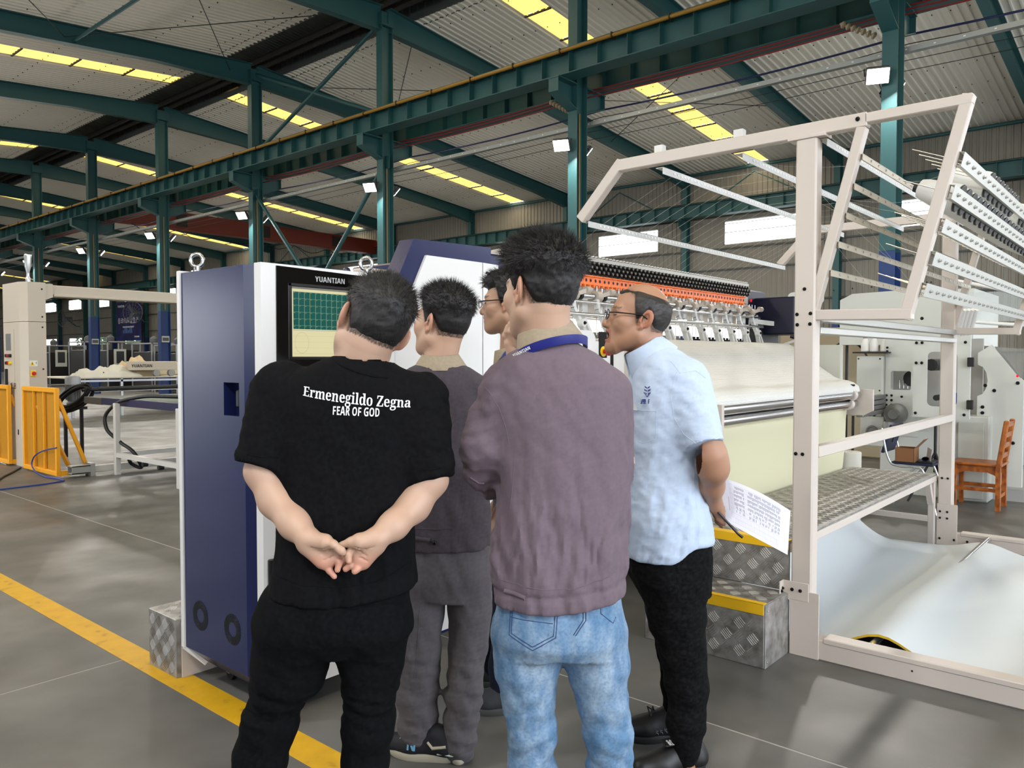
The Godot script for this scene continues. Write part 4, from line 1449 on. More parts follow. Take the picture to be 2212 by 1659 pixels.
# ---------------------------------------------------------------- thread rack
func build_rack() -> void:
	var beige := mat("beige_frame", Color.BLACK)
	var dark := mat("machine_dark", Color.BLACK)
	var steel := mat("rail_steel", Color(0.70, 0.70, 0.68), 0.4, 0.45)
	var t := thing("thread_rack", "beige steel thread rack with slanted arms in front of the quilting machine", "rack", P(1.4, 5.3, 0.0))
	var k := 0
	for b in [3.83, 6.82]:
		var near: bool = b < 5
		var X := func(a: float, h: float) -> Vector3: return P(a, b, h)
		var post := MB.new()
		post.box(P(1.35, b - 0.04, 0.1), P(1.45, b + 0.04, 2.50), 0.008)
		var po := wpart(t, "post", post, beige)
		var head := MB.new()
		head.box(P(1.31, b - 0.045, 2.495), P(1.49, b + 0.045, 2.512), 0.002)
		wpart(po, "head_plate", head, beige)
		for q in [[2.478, 2.54, 1.13, 2.54, 0.065], [1.14, 2.545, 0.708, 2.545, 0.045], [2.455, 2.56, 2.74, 2.265, 0.06], [0.725, 2.567, 0.962, 1.62, 0.05], [1.155, 2.51, 1.39, 1.60, 0.045], [0.93, 1.645, 1.36, 1.655, 0.05]]:
			var m := MB.new()
			m.bar(X.call(q[0], q[1]), X.call(q[2], q[3]), 0.055 if absf(q[1] - q[3]) < 0.1 else 0.0535, q[4], Vector3.UP if absf(q[1] - q[3]) < 0.1 else Vector3(0, 0, 1), 0.004)
			wpart(t, "frame_arm", m, beige)
		var foot := MB.new()
		foot.box(P(1.45, b - 0.04, 0.0), P(-1.1, b + 0.04, 0.1), 0.006)
		foot.box(P(1.29, b - 0.045, 0.085), P(-1.1, b + 0.045, 0.112), 0.004)
		wpart(t, "foot_beam", foot, beige)
		var plate := MB.new()
		plate.box(P(1.31, b - 0.046, 0.0), P(1.452, b - 0.04, 0.32), 0.002)
		wpart(t, "foot_plate", plate, beige)
		var pts := [[1.4, 1.78], [1.435, 1.66], [1.37, 1.662], [1.433, 1.61], [1.372, 1.612], [1.433, 0.985], [1.40, 0.985]]
		if not near:
			pts = [[1.43, 0.26], [1.38, 0.26], [1.43, 0.21], [1.38, 0.21], [1.43, 0.05], [1.33, 0.05], [1.24, 0.05], [1.42, 0.52], [1.38, 0.52]]
		for q in pts:
			bolt(t, P(q[0], b - (0.04 if near else 0.046), q[1]), Vector3.LEFT, 0.006)
		if near:
			bolt(t, P(1.17, b - 0.03, 2.545), Vector3.LEFT, 0.007)
			for q in [[0.9, 0.055], [0.4, 0.05], [-0.3, 0.05]]:
				bolt(t, P(q[0], b - 0.04, q[1]), Vector3.LEFT, 0.003)
	var brk := MB.new()
	brk.box(P(1.485, 3.782, 0.27), P(1.36, 3.788, 0.36), 0.002)
	brk.box(P(1.482, 3.74, 0.27), P(1.488, 3.788, 0.36), 0.001)
	wpart(t, "step_bracket", brk, beige)
	for a in [1.44, 1.40]:
		bolt(t, P(a, 3.782, 0.32), Vector3.LEFT, 0.006)
	for a in [0.0, 0.012]:
		bolt(t, P(1.482, 3.755 + a, 0.31 + a), Vector3(0, 0, 1), 0.006)
	# cross beams
	for q in [[1.345, 1.565, 1.60, 0.06, steel], [1.345, 1.625, 1.665, 0.05, steel], [1.345, 0.965, 1.02, 0.05, beige]]:
		var m := MB.new()
		m.box(P(q[0], 3.87, q[1]), P(q[0] + q[3], 6.79, q[2]), 0.004)
		wpart(t, "cross_beam", m, q[4])
	var rod := MB.new()
	rod.tube([P(1.1, 3.87, 0.09), P(1.1, 6.8, 0.09)], 0.02, 14)
	wpart(t, "foot_rod", rod, mat("chrome", Color.WHITE))
	# thread-guide rails: perforated angles above, plain angles on the inner arms, channel rails with spindles on the outer arms
	for q in [[2.735, 2.255], [2.24, 2.49], [1.78, 2.49], [1.36, 2.49]]:
		var m := MB.new()
		m.box(P(q[0], 3.83, q[1]), P(q[0] - 0.045, 6.82, q[1] + 0.003))
		m.box(P(q[0] - 0.045, 3.83, q[1] - 0.035), P(q[0] - 0.042, 6.82, q[1] + 0.003))
		var ro := wpart(t, "guide_rail", m, steel)
		var ho := MB.new()
		for i in 70:
			ho.box(P(q[0] - 0.0465, 3.95 + 0.04 * i, q[1] - 0.02), P(q[0] - 0.045, 3.962 + 0.04 * i, q[1] - 0.008))
		wpart(ro, "eyelet_row", ho, mat("ceramic_white", Color.WHITE)).set_meta("kind", "stuff")
		if q[0] < 2.5 and q[0] > 1.5:
			var tab := MB.new()
			tab.box(P(q[0], 3.81, 2.565), P(q[0] - 0.05, 3.85, 2.61))
			wpart(ro, "rail_tab", tab, steel)
	for i in 5:
		var h := 2.39 - 0.131 * i
		var a := 1.183 + 0.034 * i
		var m := MB.new()
		m.box(P(a - 0.03, 3.83, h - 0.028), P(a - 0.027, 6.82, h + 0.0))
		m.box(P(a - 0.03, 3.83, h - 0.001), P(a + 0.01, 6.82, h + 0.002))
		var ro := wpart(t, "guide_rail", m, mat("rail_beige", Color(0.74, 0.70, 0.62), 0.45))
		var ho := MB.new()
		for j in 24:
			ho.lathe(P(a - 0.031, 3.95 + 0.12 * j, h - 0.013), Vector3(0, 0, 1), [Vector2(0.006, 0), Vector2(0.006, 0.003), Vector2(0.003, 0.004)], 6)
		wpart(ro, "eyelet_row", ho, mat("chrome", Color.WHITE)).set_meta("kind", "stuff")
	var sp := MB.new()
	sp.tube([Vector3(0, 0, 0.012), Vector3(0, 0.035, -0.24)], 0.0028, 5)
	var spm := sp.mesh()
	var nut := MB.new()
	nut.lathe(Vector3(0, 0, 0.001), Vector3.BACK, [Vector2(0.010, 0), Vector2(0.010, 0.004), Vector2(0.006, 0.005), Vector2(0.006, 0.012), Vector2(0, 0.012)], 6)
	nut.box(Vector3(-0.017, -0.003, 0.001), Vector3(0.017, 0.003, 0.005))
	var nutm := nut.mesh()
	for i in 5:
		var h: float = [2.30, 2.165, 2.025, 1.885, 1.75][i]
		var a: float = [0.79, 0.825, 0.86, 0.895, 0.928][i] - 0.045
		var tilt := Basis(Vector3.RIGHT, 0.26)
		var m := MB.new()
		m.at(Transform3D(tilt, P(a, 0, h)))
		m.box(Vector3(3.83, -0.03, -0.001), Vector3(6.82, 0.03, 0.001))
		m.box(Vector3(3.83, 0.028, -0.02), Vector3(6.82, 0.03, 0.0))
		m.box(Vector3(3.83, -0.03, -0.02), Vector3(6.82, -0.028, 0.0))
		var ro := wpart(t, "spindle_rail", m, mat("rail_light", Color(0.74, 0.74, 0.71), 0.38, 0.3))
		for j in 24:
			var o := P(a, 3.92 + 0.12 * j, h)
			var x := part(ro, "spindle", spm, mat("chrome", Color.WHITE))
			x.transform = Transform3D(tilt, o)
			var y := part(ro, "spindle_nut", nutm, steel)
			y.transform = Transform3D(tilt, o)
	# cones of white thread on the two upper rails
	var cone := MB.new()
	cone.lathe(Vector3(0, 0, -0.02), Vector3(0, 0.14, -1), [Vector2(0.054, 0), Vector2(0.063, 0.006), Vector2(0.063, 0.02), Vector2(0.050, 0.15), Vector2(0.042, 0.175), Vector2(0.026, 0.182)], 18)
	var base := MB.new()
	base.lathe(Vector3(0, 0, -0.012), Vector3(0, 0.14, -1), [Vector2(0.012, 0.003), Vector2(0.058, 0.0), Vector2(0.062, 0.003), Vector2(0.062, 0.01)], 18)
	var tip := MB.new()
	tip.lathe(Vector3(0, 0, -0.02), Vector3(0, 0.14, -1), [Vector2(0.024, 0.178), Vector2(0.022, 0.2), Vector2(0.006, 0.202)], 14)
	var meshes := [cone.mesh(), base.mesh(), tip.mesh()]
	for i in 2:
		for j in range(5 if i == 0 else 1, 19):
			if i == 0 and j in [12, 13]:
				continue
			var h: float = [2.30, 2.165][i]
			var a: float = [0.79, 0.825][i] - 0.045
			var c := thing("thread_cone", "white thread cone on the %s rack rail, %s from the near arm" % [["topmost", "second"][i], ordinal(j - (5 if i == 0 else 1))], "thread cone", P(a, 3.92 + 0.12 * j, h), "thread cones on the rack")
			c.basis = Basis(Vector3.RIGHT, 0.26)
			part(c, "thread", meshes[0], mat("thread_white", Color(0.84, 0.84, 0.82), 0.7))
			part(c, "cone_base", meshes[1], dark)
			part(c, "cone_tip", meshes[2], dark)
	# threads running from the rack to the needles
	var th := MB.new()
	rng.seed = 4
	for i in 24:
		var b := 3.98 + 0.117 * i
		var p0 := P(2.72, b, 2.24)
		var p1 := P(2.98, b + 0.05, 2.10)
		th.tube([P(2.2, b, 2.48), p0, p1], 0.0006, 3, false)
		if i % 2 == 0:
			th.tube([P(1.75, b + 0.02, 2.48), P(2.22, b, 2.475)], 0.0005, 3, false)
			var sag := []
			var r := i % 5
			var q0 := P(1.18 + 0.034 * r, b + 0.02, 2.38 - 0.131 * r)
			var q1 := P(1.75, b + 0.02, 2.48)
			for s in 7:
				var x := s / 6.0
				sag.append(q0.lerp(q1, x) - Vector3(0, 0.09 * x * (1 - x), 0))
			th.tube(sag, 0.0005, 3, false)
			var q2 := P(0.8 + 0.034 * r, b, 2.3 - 0.14 * r)
			sag = []
			for s in 7:
				var x := s / 6.0
				sag.append(q2.lerp(q0, x) - Vector3(0, 0.3 * x * (1 - x), 0))
			if r < 2:
				th.tube(sag, 0.0005, 3, false)
	var tho := solo("threads", "fine white threads running from the rack to the needles", "threads", th, mat("thread_white", Color.WHITE))
	tho.set_meta("kind", "stuff")

# ---------------------------------------------------------------- platform, steps, foam on the floor
func build_platform() -> void:
	var beige := mat("beige_frame", Color.BLACK)
	var alu := tread_alu()
	var t := thing("work_platform", "low tread-plate work platform behind the near post of the thread rack", "platform", P(1.8, 5.3, 0.0))
	var top := MB.new()
	top.box(P(1.465, 3.82, 0.535), P(2.10, 6.80, 0.545), 0.001)
	var to := wpart(t, "deck", top, alu)
	var tr := MB.new()
	tread(tr, P(2.10, 3.83, 0.545), Vector3(0, 0, 1), 0.63, Vector3.RIGHT, 2.96, 0.066)
	wpart(to, "tread_pattern", tr, alu).set_meta("kind", "stuff")
	for q in [[1.46, 1.5, 3.82, 6.8], [2.07, 2.1, 3.82, 6.8]]:
		var m := MB.new()
		m.box(P(q[0], q[2], 0.49), P(q[1], q[3], 0.534), 0.003)
		wpart(t, "deck_rail", m, beige)
	for a in [1.46, 2.06]:
		for b in [5.3, 6.72]:
			if b < 6 and a < 2:
				continue
			var m := MB.new()
			m.box(P(a, b, 0.0), P(a + 0.045, b + 0.045, 0.5), 0.003)
			wpart(t, "leg", m, beige)
	for q in [[P(1.5, 6.74, 0.2), P(2.06, 6.74, 0.2)], [P(2.08, 5.33, 0.2), P(2.08, 6.72, 0.2)], [P(1.48, 6.70, 0.33), P(1.48, 6.60, 0.49)]]:
		var m := MB.new()
		m.bar(q[0], q[1], 0.04, 0.04)
		wpart(t, "brace", m, beige)
	var riser := MB.new()
	riser.box(P(1.465, 3.805, 0.30), P(2.10, 3.82, 0.545), 0.002)
	var ri := wpart(t, "riser", riser, alu)
	tr = MB.new()
	tread(tr, P(2.10, 3.805, 0.305), Vector3(0, 0, 1), 0.63, Vector3.UP, 0.2, 0.066)
	wpart(ri, "tread_pattern", tr, alu).set_meta("kind", "stuff")
	var yel := mat("tread_yellow", Color(0.88, 0.69, 0.06), 0.5)
	for q in [[3.801, 0.505, 0.549, 3.86]]:
		var m := MB.new()
		m.box(P(1.467, q[0], q[1]), P(2.098, q[0] + 0.004, q[2]), 0.001)
		m.box(P(1.467, q[0], q[2] - 0.002), P(2.098, q[3], q[2]), 0.001)
		wpart(t, "edge_strip", m, yel, "yellow edge strip")
	var s := thing("entry_step", "tread-plate step with a yellow front edge below the work platform", "step", P(1.8, 3.66, 0.0))
	var bx := MB.new()
	bx.box(P(1.465, 3.51, 0.0), P(2.10, 3.803, 0.30), 0.003)
	wpart(s, "box", bx, alu)
	tr = MB.new()
	tread(tr, P(2.10, 3.51, 0.01), Vector3(0, 0, 1), 0.63, Vector3.UP, 0.235, 0.066)
	tread(tr, P(2.10, 3.55, 0.30), Vector3(0, 0, 1), 0.63, Vector3.RIGHT, 0.24, 0.066)
	wpart(s, "tread_pattern", tr, alu).set_meta("kind", "stuff")
	var m2 := MB.new()
	m2.box(P(1.467, 3.505, 0.252), P(2.098, 3.509, 0.304), 0.001)
	m2.box(P(1.467, 3.505, 0.301), P(2.098, 3.545, 0.304), 0.001)
	wpart(s, "edge_strip", m2, yel, "yellow edge strip")
	var ep := MB.new()
	ep.box(P(1.459, 3.512, 0.0), P(1.465, 3.80, 0.298), 0.002)
	wpart(s, "end_plate", ep, alu)
	for q in [[3.53, 0.27], [3.78, 0.27], [3.53, 0.03]]:
		bolt(s, P(1.459, q[0], q[1]), Vector3(0, 0, 1), 0.004, mat("chrome", Color.WHITE))
	# sheet of pale foam lying in waves under the rack
	var foam := mat("grey_foam", Color(0.79, 0.81, 0.81), 0.85)
	var sh := MB.new()
	var edge := MB.new()
	var hs := func(a: float, f: float) -> float:  # height of the sheet along the hall; f goes from the near to the far edge
		var base := 0.035
		base += 0.105 * exp(-pow((a - 1.08) / 0.17, 2.0)) * lerpf(1.0, 0.62, f)
		base += 0.5 * clampf((a - 1.45 - 0.28 * f) / 0.55, 0.0, 1.0) ** 1.6
		base += 0.34 * clampf((0.62 - a) / 0.9, 0.0, 1.0) ** 1.5
		base += 0.10 * exp(-pow((a - 0.75) / 0.22, 2.0)) * (4.0 * f * (1.0 - f)) ** 2
		return base
	var rows := []
	var under := []
	for i in 61:
		var a := 2.05 - 2.75 * i / 60.0
		var row := PackedVector3Array()
		for j in 31:
			var f := j / 30.0
			var b := 3.95 + 2.62 * f
			row.append(P(a, b, hs.call(a, f) + 0.006 * sin(f * 9.0 + a * 4.0)))
		rows.append(row)
	sh.loft(rows, false, false)
	var fo := thing("foam_sheet", "large pale grey foam sheet lying in waves on the floor under the thread rack", "foam sheet", P(0.9, 5.2, 0.0))
	wpart(fo, "sheet", sh, foam)
	for e in [0, 30]:
		edge = MB.new()
		for i in 60:
			var p: Vector3 = rows[i][e]
			var q: Vector3 = rows[i + 1][e]
			var d := Vector3(0, 0.012, 0)
			if e == 0:
				edge.quad(p - d, q - d, q, p)
			else:
				edge.quad(q - d, p - d, p, q)
		wpart(fo, "cut_edge", edge, mat("foam_yellow", Color(0.80, 0.66, 0.16), 0.8), "yellowed cut edge")
	var bot := MB.new()
	for i in 61:
		var row := PackedVector3Array()
		for j in 31:
			row.append(rows[i][30 - j] - Vector3(0, 0.012, 0))
		under.append(row)
	bot.loft(under, false, false)
	wpart(fo, "underside", bot, foam)

# ---------------------------------------------------------------- left side of the picture
func smooth_path(pts: Array, steps := 8) -> Array:
	var c := Curve3D.new()
	for i in pts.size():
		var tan_: Vector3 = (pts[mini(i + 1, pts.size() - 1)] - pts[maxi(i - 1, 0)]) * 0.22
		c.add_point(pts[i], -tan_, tan_)
	var out := []
	for i in pts.size() - 1:
		for k in steps:
			out.append(c.sample(i, float(k) / steps))
	out.append(pts[-1])
	return out

func build_left_side() -> void:
	var beige := mat("machine_beige", Color(0.72, 0.68, 0.61), 0.45)
	var dark := mat("machine_dark", Color.BLACK)
	var chrome := mat("chrome", Color.WHITE)
	var yellow := mat("fence_yellow", Color(0.90, 0.62, 0.06), 0.42)
	var legw := mat("leg_white", Color(0.77, 0.76, 0.73), 0.42)
	# beige control pillar with a long arm
	var t := thing("control_pillar", "tall beige control pillar with a long horizontal arm, behind the yellow fence", "machine pillar", P(12.0, 3.83, 0.0))
	for q in [[0.0, 1.93], [1.936, 2.46]]:
		var m := MB.new()
		m.prism([Vector2(3.69, -11.78), Vector2(3.76, -11.66), Vector2(3.975, -11.66), Vector2(3.975, -12.4), Vector2(3.69, -12.4)], Vector3(0, q[0], 0), Vector3.RIGHT, Vector3.BACK, -(q[1] - q[0]))
		wpart(t, "casing", m, beige)
	var arm := MB.new()
	arm.box(P(11.75, 3.975, 2.30), P(11.95, 9.5, 2.44), 0.012)
	arm.box(P(11.72, 4.1, 2.285), P(11.98, 9.5, 2.315), 0.004)
	wpart(t, "arm", arm, beige)
	var col := MB.new()
	col.prism([Vector2(3.96, 2.22), Vector2(4.08, 2.27), Vector2(4.08, 2.45), Vector2(3.96, 2.45)], P(11.70, 0, 0), Vector3.RIGHT, Vector3.UP, -0.3)
	wpart(t, "arm_socket", col, beige)
	var sw := MB.new()
	sw.box(P(11.66, 3.775, 1.20), P(11.64, 3.835, 1.285), 0.004)
	var swo := wpart(t, "switch_plate", sw, mat("stop_yellow", Color(0.9, 0.75, 0.08), 0.4))
	var kn := MB.new()
	kn.lathe(P(11.64, 3.808, 1.243), Vector3(0, 0, 1), [Vector2(0.026, 0), Vector2(0.026, 0.016), Vector2(0.02, 0.022), Vector2(0, 0.022)], 14)
	kn.box(P(11.62, 3.80, 1.22), P(11.605, 3.816, 1.266), 0.003)
	wpart(swo, "rotary_switch", kn, mat("stop_red", Color(0.72, 0.07, 0.06), 0.35))
	var wr := MB.new()
	wr.box(P(11.66, 3.765, 1.34), P(11.657, 3.86, 1.415))
	var wro := wpart(t, "warning_sticker", wr, mat("sticker_white", Color(0.86, 0.86, 0.84), 0.5))
	var tri := MB.new()
	tri.prism([Vector2(3.768, 1.345), Vector2(3.826, 1.345), Vector2(3.797, 1.408)], P(11.656, 0, 0), Vector3.RIGHT, Vector3.UP, 0.001)
	wpart(wro, "warning_triangle", tri, mat("stop_yellow", Color.WHITE))
	var bang := MB.new()
	bang.prism([Vector2(3.79, 1.362), Vector2(3.804, 1.362), Vector2(3.799, 1.39), Vector2(3.795, 1.39)], P(11.6548, 0, 0), Vector3.RIGHT, Vector3.UP, 0.001)
	bang.prism([Vector2(3.84, 1.39), Vector2(3.85, 1.40), Vector2(3.845, 1.36)], P(11.6568, 0, 0), Vector3.RIGHT, Vector3.UP, 0.001)
	wpart(wro, "warning_mark", bang, dark)
	for h in [2.37, 2.0, 1.86, 1.3]:
		bolt(t, P(11.66, 3.93, h), Vector3(0, 0, 1), 0.008)
	# operating panel on the left face
	var pn := MB.new()
	pn.box(P(12.32, 3.69, 1.12), P(11.98, 3.684, 1.84), 0.004)
	var pno := wpart(t, "operating_panel", pn, beige)
	var gl := MB.new()
	gl.box(P(12.28, 3.684, 1.55), P(12.09, 3.678, 1.78), 0.003)
	wpart(pno, "panel_display", gl, mat("foil_silver", Color(0.62, 0.63, 0.64), 0.25, 0.6))
	for i in 6:
		var bt := MB.new()
		bt.lathe(P(12.24 - 0.07 * (i % 3), 3.684, 1.48 - 0.1 * (i / 3)), Vector3.LEFT, [Vector2(0.026, 0), Vector2(0.022, 0.03), Vector2(0, 0.03)], 10)
		wpart(pno, "push_button", bt, [dark, mat("stop_red", Color.RED), dark, dark, mat("stop_red", Color.RED), mat("stop_yellow", Color.RED)][i])
	var em := MB.new()
	emblem(em, P(12.06, 3.688, 1.15), Vector3(0, 0, 1), Vector3.UP, 0.22)
	glyph(em, "yuan", P(12.16, 3.688, 1.03), Vector3(0, 0, 1), Vector3.UP, 0.085, 0.09)
	glyph(em, "tian", P(12.03, 3.688, 1.03), Vector3(0, 0, 1), Vector3.UP, 0.085, 0.09)
	wpart(t, "emblem", em, mat("print_dark", Color(0.12, 0.12, 0.13), 0.5), "dark leaf emblem over two characters")
	var hd := MB.new()
	hd.box(P(12.26, 3.684, 1.08), P(12.235, 3.65, 1.30), 0.005)
	wpart(t, "door_handle", hd, dark)
	var lock := MB.new()
	lock.box(P(11.9, 3.69, 0.42), P(11.87, 3.685, 0.49))
	wpart(t, "door_lock", lock, dark)
	# clear air regulator bowl on top
	var bowl := MB.new()
	bowl.lathe(P(11.85, 3.83, 2.46), Vector3.UP, [Vector2(0.03, 0), Vector2(0.03, 0.06), Vector2(0.02, 0.08), Vector2(0.02, 0.14), Vector2(0.042, 0.22), Vector2(0.045, 0.36), Vector2(0.04, 0.38), Vector2(0.0, 0.38)], 14)
	wpart(t, "air_regulator", bowl, mat("bright_metal", Color(0.80, 0.81, 0.82), 0.22, 0.7))
	# yellow fence panels in front
	for q in [[10.32, 11.46, "right"], [12.0, 13.3, "left"]]:
		var f := thing("fence_panel", "yellow mesh fence panel to the %s of the beige control pillar" % q[2], "fence", P((q[0] + q[1]) * 0.5, 3.63, 0.0), "yellow fence panels")
		for w in [[q[0], q[1], 0.02, 0.075], [q[0], q[1], 1.03, 1.085]]:
			var m := MB.new()
			m.box(P(w[0], 3.60, w[2]), P(w[1], 3.65, w[3]), 0.004)
			wpart(f, "frame_rail", m, yellow)
		for x in [q[0], q[1] - 0.05]:
			var m := MB.new()
			m.box(P(x + 0.001, 3.602, 0.022), P(x + 0.049, 3.648, 1.083), 0.004)
			wpart(f, "frame_post", m, yellow)
		for k in 2:
			var x: float = lerpf(q[0], q[1], 0.36 + 0.3 * k)
			var m := MB.new()
			m.box(P(x - 0.012, 3.605, 0.07), P(x + 0.012, 3.63, 1.04))
			wpart(f, "upright", m, yellow)
		var wire := MB.new()
		var x: float = q[0] + 0.05
		while x < q[1] - 0.05:
			wire.box(P(x, 3.64, 0.07), P(x + 0.009, 3.644, 1.04))
			x += 0.019
		var h := 0.08
		while h < 1.04:
			wire.box(P(q[0] + 0.05, 3.644, h), P(q[1] - 0.05, 3.648, h + 0.009))
			h += 0.019
		wpart(f, "wire_mesh", wire, mat("mesh_yellow", Color(0.80, 0.58, 0.14), 0.5)).set_meta("kind", "stuff")
		var pr := MB.new()
		pr.bar(P(q[0] + 0.05, 3.65, 0.95), P(q[0] - 0.25 + 0.3, 3.98, 0.06), 0.04, 0.04)
		pr.bar(P(q[0] + 0.02, 3.65, 0.05), P(q[0] + 0.02, 3.98, 0.05), 0.06, 0.06)
		pr.bar(P(q[0] + 0.72, 3.65, 0.85), P(q[0] + 0.45, 3.9, 0.08), 0.04, 0.04)
		wpart(f, "prop", pr, yellow)
	# beige floor rail that starts at the fence
	var rl := thing("floor_rail", "beige square tube rail on the floor, starting at the yellow fence", "rail", P(10.2, 4.5, 0.0))
	var rm := MB.new()
	rm.box(P(10.2, 3.98, 0.04), P(10.28, 8.5, 0.12), 0.004)
	wpart(rl, "tube", rm, legw)
	var ds := MB.new()
	for q in [[0.04, 0.055], [0.125, 0.14]]:
		ds.box(P(10.17, 3.72, q[0]), P(10.31, 3.95, q[1]), 0.002)
	ds.box(P(10.17, 3.72, 0.04), P(10.18, 3.95, 0.14))
	ds.box(P(10.30, 3.72, 0.04), P(10.31, 3.95, 0.14))
	ds.box(P(10.15, 3.93, 0.0), P(10.33, 3.98, 0.16), 0.003)
	wpart(rl, "end_shoe", ds, mat("shoe_grey", Color(0.62, 0.62, 0.60), 0.4, 0.4))
	# belt table with white legs
	var bt2 := thing("belt_table", "belt table with blue side and white legs, left of the control cabinet", "conveyor", P(9.6, 4.6, 0.0))
	var belt := MB.new()
	belt.box(P(8.2, 4.32, 0.90), P(11.2, 6.4, 0.93), 0.004)
	wpart(bt2, "belt", belt, mat("belt_green", Color(0.16, 0.24, 0.20), 0.55))
	var sd := MB.new()
	sd.box(P(8.15, 4.28, 0.845), P(10.7, 4.32, 0.935), 0.004)
	wpart(bt2, "side_rail", sd, mat("navy_side", Color(0.09, 0.12, 0.27), 0.42))
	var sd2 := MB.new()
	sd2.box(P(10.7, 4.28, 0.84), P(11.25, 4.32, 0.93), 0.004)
	wpart(bt2, "side_rail", sd2, mat("rail_dimmed", Color(0.25, 0.24, 0.22), 0.5))  # rear length of the rail, shade put into its colour
	for q in [[10.02, 4.20], [8.41, 4.20], [10.02, 6.1], [8.41, 6.1]]:
		var m := MB.new()
		m.box(P(q[0], q[1] - 0.03, 0.0), P(q[0] + 0.065, q[1] + 0.03, 0.89), 0.004)
		wpart(bt2, "leg", m, legw)
	for q in [[P(8.44, 4.2, 0.25), P(10.05, 4.2, 0.25)], [P(10.05, 4.2, 0.25), P(10.05, 6.1, 0.25)], [P(8.44, 4.2, 0.25), P(8.44, 6.1, 0.25)]]:
		var m := MB.new()
		m.bar(q[0], q[1], 0.05, 0.055)
		wpart(bt2, "stretcher", m, legw)
	for q in [[8.9, 0.195], [9.3, 0.195]]:
		var m := MB.new()
		m.tube([P(q[0], 4.17, q[1]), P(q[0], 4.23, q[1])], 0.028, 12)
		wpart(bt2, "caster_wheel", m, dark)
	for i in 3:
		var m := MB.new()
		m.tube([P(11.6 + 0.28 * i, 4.6, 1.02 - 0.02 * i), P(11.6 + 0.28 * i, 8.5, 1.04 - 0.02 * i)], 0.025, 8)
		solo("guide_roller", "%s dark roller behind the belt table" % ["near", "middle", "rear"][i], "roller", m, mat("roller_dark", Color(0.22, 0.23, 0.22), 0.4, 0.4), "rollers behind the belt table")
	# hoses
	var hose := MB.new()
	hose.tube(smooth_path([P(8.6, 5.2, 0.96), P(9.2, 4.6, 0.98), P(9.8, 4.32, 0.96), P(10.15, 4.17, 0.82), P(10.2, 4.13, 0.6), P(10.05, 4.22, 0.42), P(9.85, 4.3, 0.3), P(9.8, 4.36, 0.16), P(9.9, 4.42, 0.08), P(10.0, 4.36, 0.12), P(9.95, 4.3, 0.18)]), 0.022, 8)
	solo("air_hose", "thick black hose arching over the belt table and down its leg", "hose", hose, dark)
	var bh := MB.new()
	bh.tube(smooth_path([P(9.814, 2.5, 0.012), P(9.82, 2.86, 0.012), P(9.9, 3.45, 0.012), P(10.1, 3.56, 0.014), P(10.5, 3.52, 0.016), P(10.95, 3.56, 0.05), P(11.05, 3.58, 0.16), P(10.8, 3.59, 0.28), P(10.3, 3.6, 0.37)]), 0.009, 6)
	solo("blue_hose", "thin blue air hose looping on the floor before the yellow fence", "hose", bh, mat("hose_blue", Color(0.06, 0.22, 0.55), 0.35))
	var bc := MB.new()
	bc.tube(smooth_path([P(10.1, 2.9, 0.012), P(10.678, 3.109, 0.012), P(11.2, 3.4, 0.012), P(11.6, 3.62, 0.012)]), 0.011, 6)
	solo("black_cable", "black cable lying on the floor, ending under the beige control pillar", "cable", bc, dark)
	# grey motor with a coil of black hose
	var mo := thing("drive_motor", "grey finned electric motor standing upright behind the yellow fence", "motor", P(12.35, 4.55, 0.74))
	var mm := MB.new()
	mm.lathe(Vector3(0, 0.1, 0), Vector3.UP, [Vector2(0.08, -0.1), Vector2(0.09, -0.05), Vector2(0.07, -0.02), Vector2(0.085, 0.0), Vector2(0.085, 0.22)], 18)
	part(mo, "motor_body", mm, mat("motor_grey", Color(0.50, 0.51, 0.52), 0.45, 0.2))
	for i in 16:
		var fin := MB.new()
		var g := TAU * i / 16.0
		fin.bar(Vector3(cos(g) * 0.09, 0.1, sin(g) * 0.09), Vector3(cos(g) * 0.09, 0.32, sin(g) * 0.09), 0.008, 0.026, Vector3(cos(g), 0, sin(g)))
		part(mo, "cooling_fin", fin, mat("motor_grey", Color.WHITE))
	var fc := MB.new()
	fc.lathe(Vector3(0, 0.32, 0), Vector3.UP, [Vector2(0.105, 0), Vector2(0.105, 0.1), Vector2(0.085, 0.125), Vector2(0, 0.13)], 18)
	part(mo, "fan_cover", fc, mat("motor_light", Color(0.62, 0.63, 0.64), 0.4, 0.2))
	var st := MB.new()
	st.box(Vector3(-0.1, -0.74, -0.1), Vector3(-0.06, 0.0, -0.06))
	st.box(Vector3(0.06, -0.74, 0.06), Vector3(0.1, 0.0, 0.1))
	st.box(Vector3(-0.14, -0.04, -0.14), Vector3(0.14, 0.0, 0.14))
	part(mo, "stand", st, dark)
	var coil := MB.new()
	for k in 6:
		var pts := []
		var o := P(12.25 - 0.02 * k, 4.6, 0.86 + 0.01 * k)
		for i in 25:
			var g := TAU * i / 24.0
			pts.append(o + Vector3(0.651, 0, 0.759) * (cos(g) * (0.26 - 0.012 * k) + 0.03 * sin(k * 2.0)) + Vector3(0, sin(g) * (0.15 - 0.01 * k) + cos(g) * 0.11 + 0.02 * cos(k * 3.0), 0) + Vector3(-0.759, 0, 0.651) * (0.13 + 0.02 * k))
		coil.tube(pts, 0.016, 6, false)
	solo("hose_coil", "coil of black hoses hanging round the grey motor", "hose coil", coil, dark)
	# long work table with foam and cloth
	var tb := thing("work_table", "long work table heaped with foam and cloth, far left of the cabinet", "table", P(21.5, 9.2, 0.0))
	var top := MB.new()
	top.box(P(20.2, 7.4, 0.94), P(22.6, 13.0, 0.97), 0.006)
	wpart(tb, "table_top", top, mat("table_pale", Color(0.68, 0.66, 0.60), 0.5))
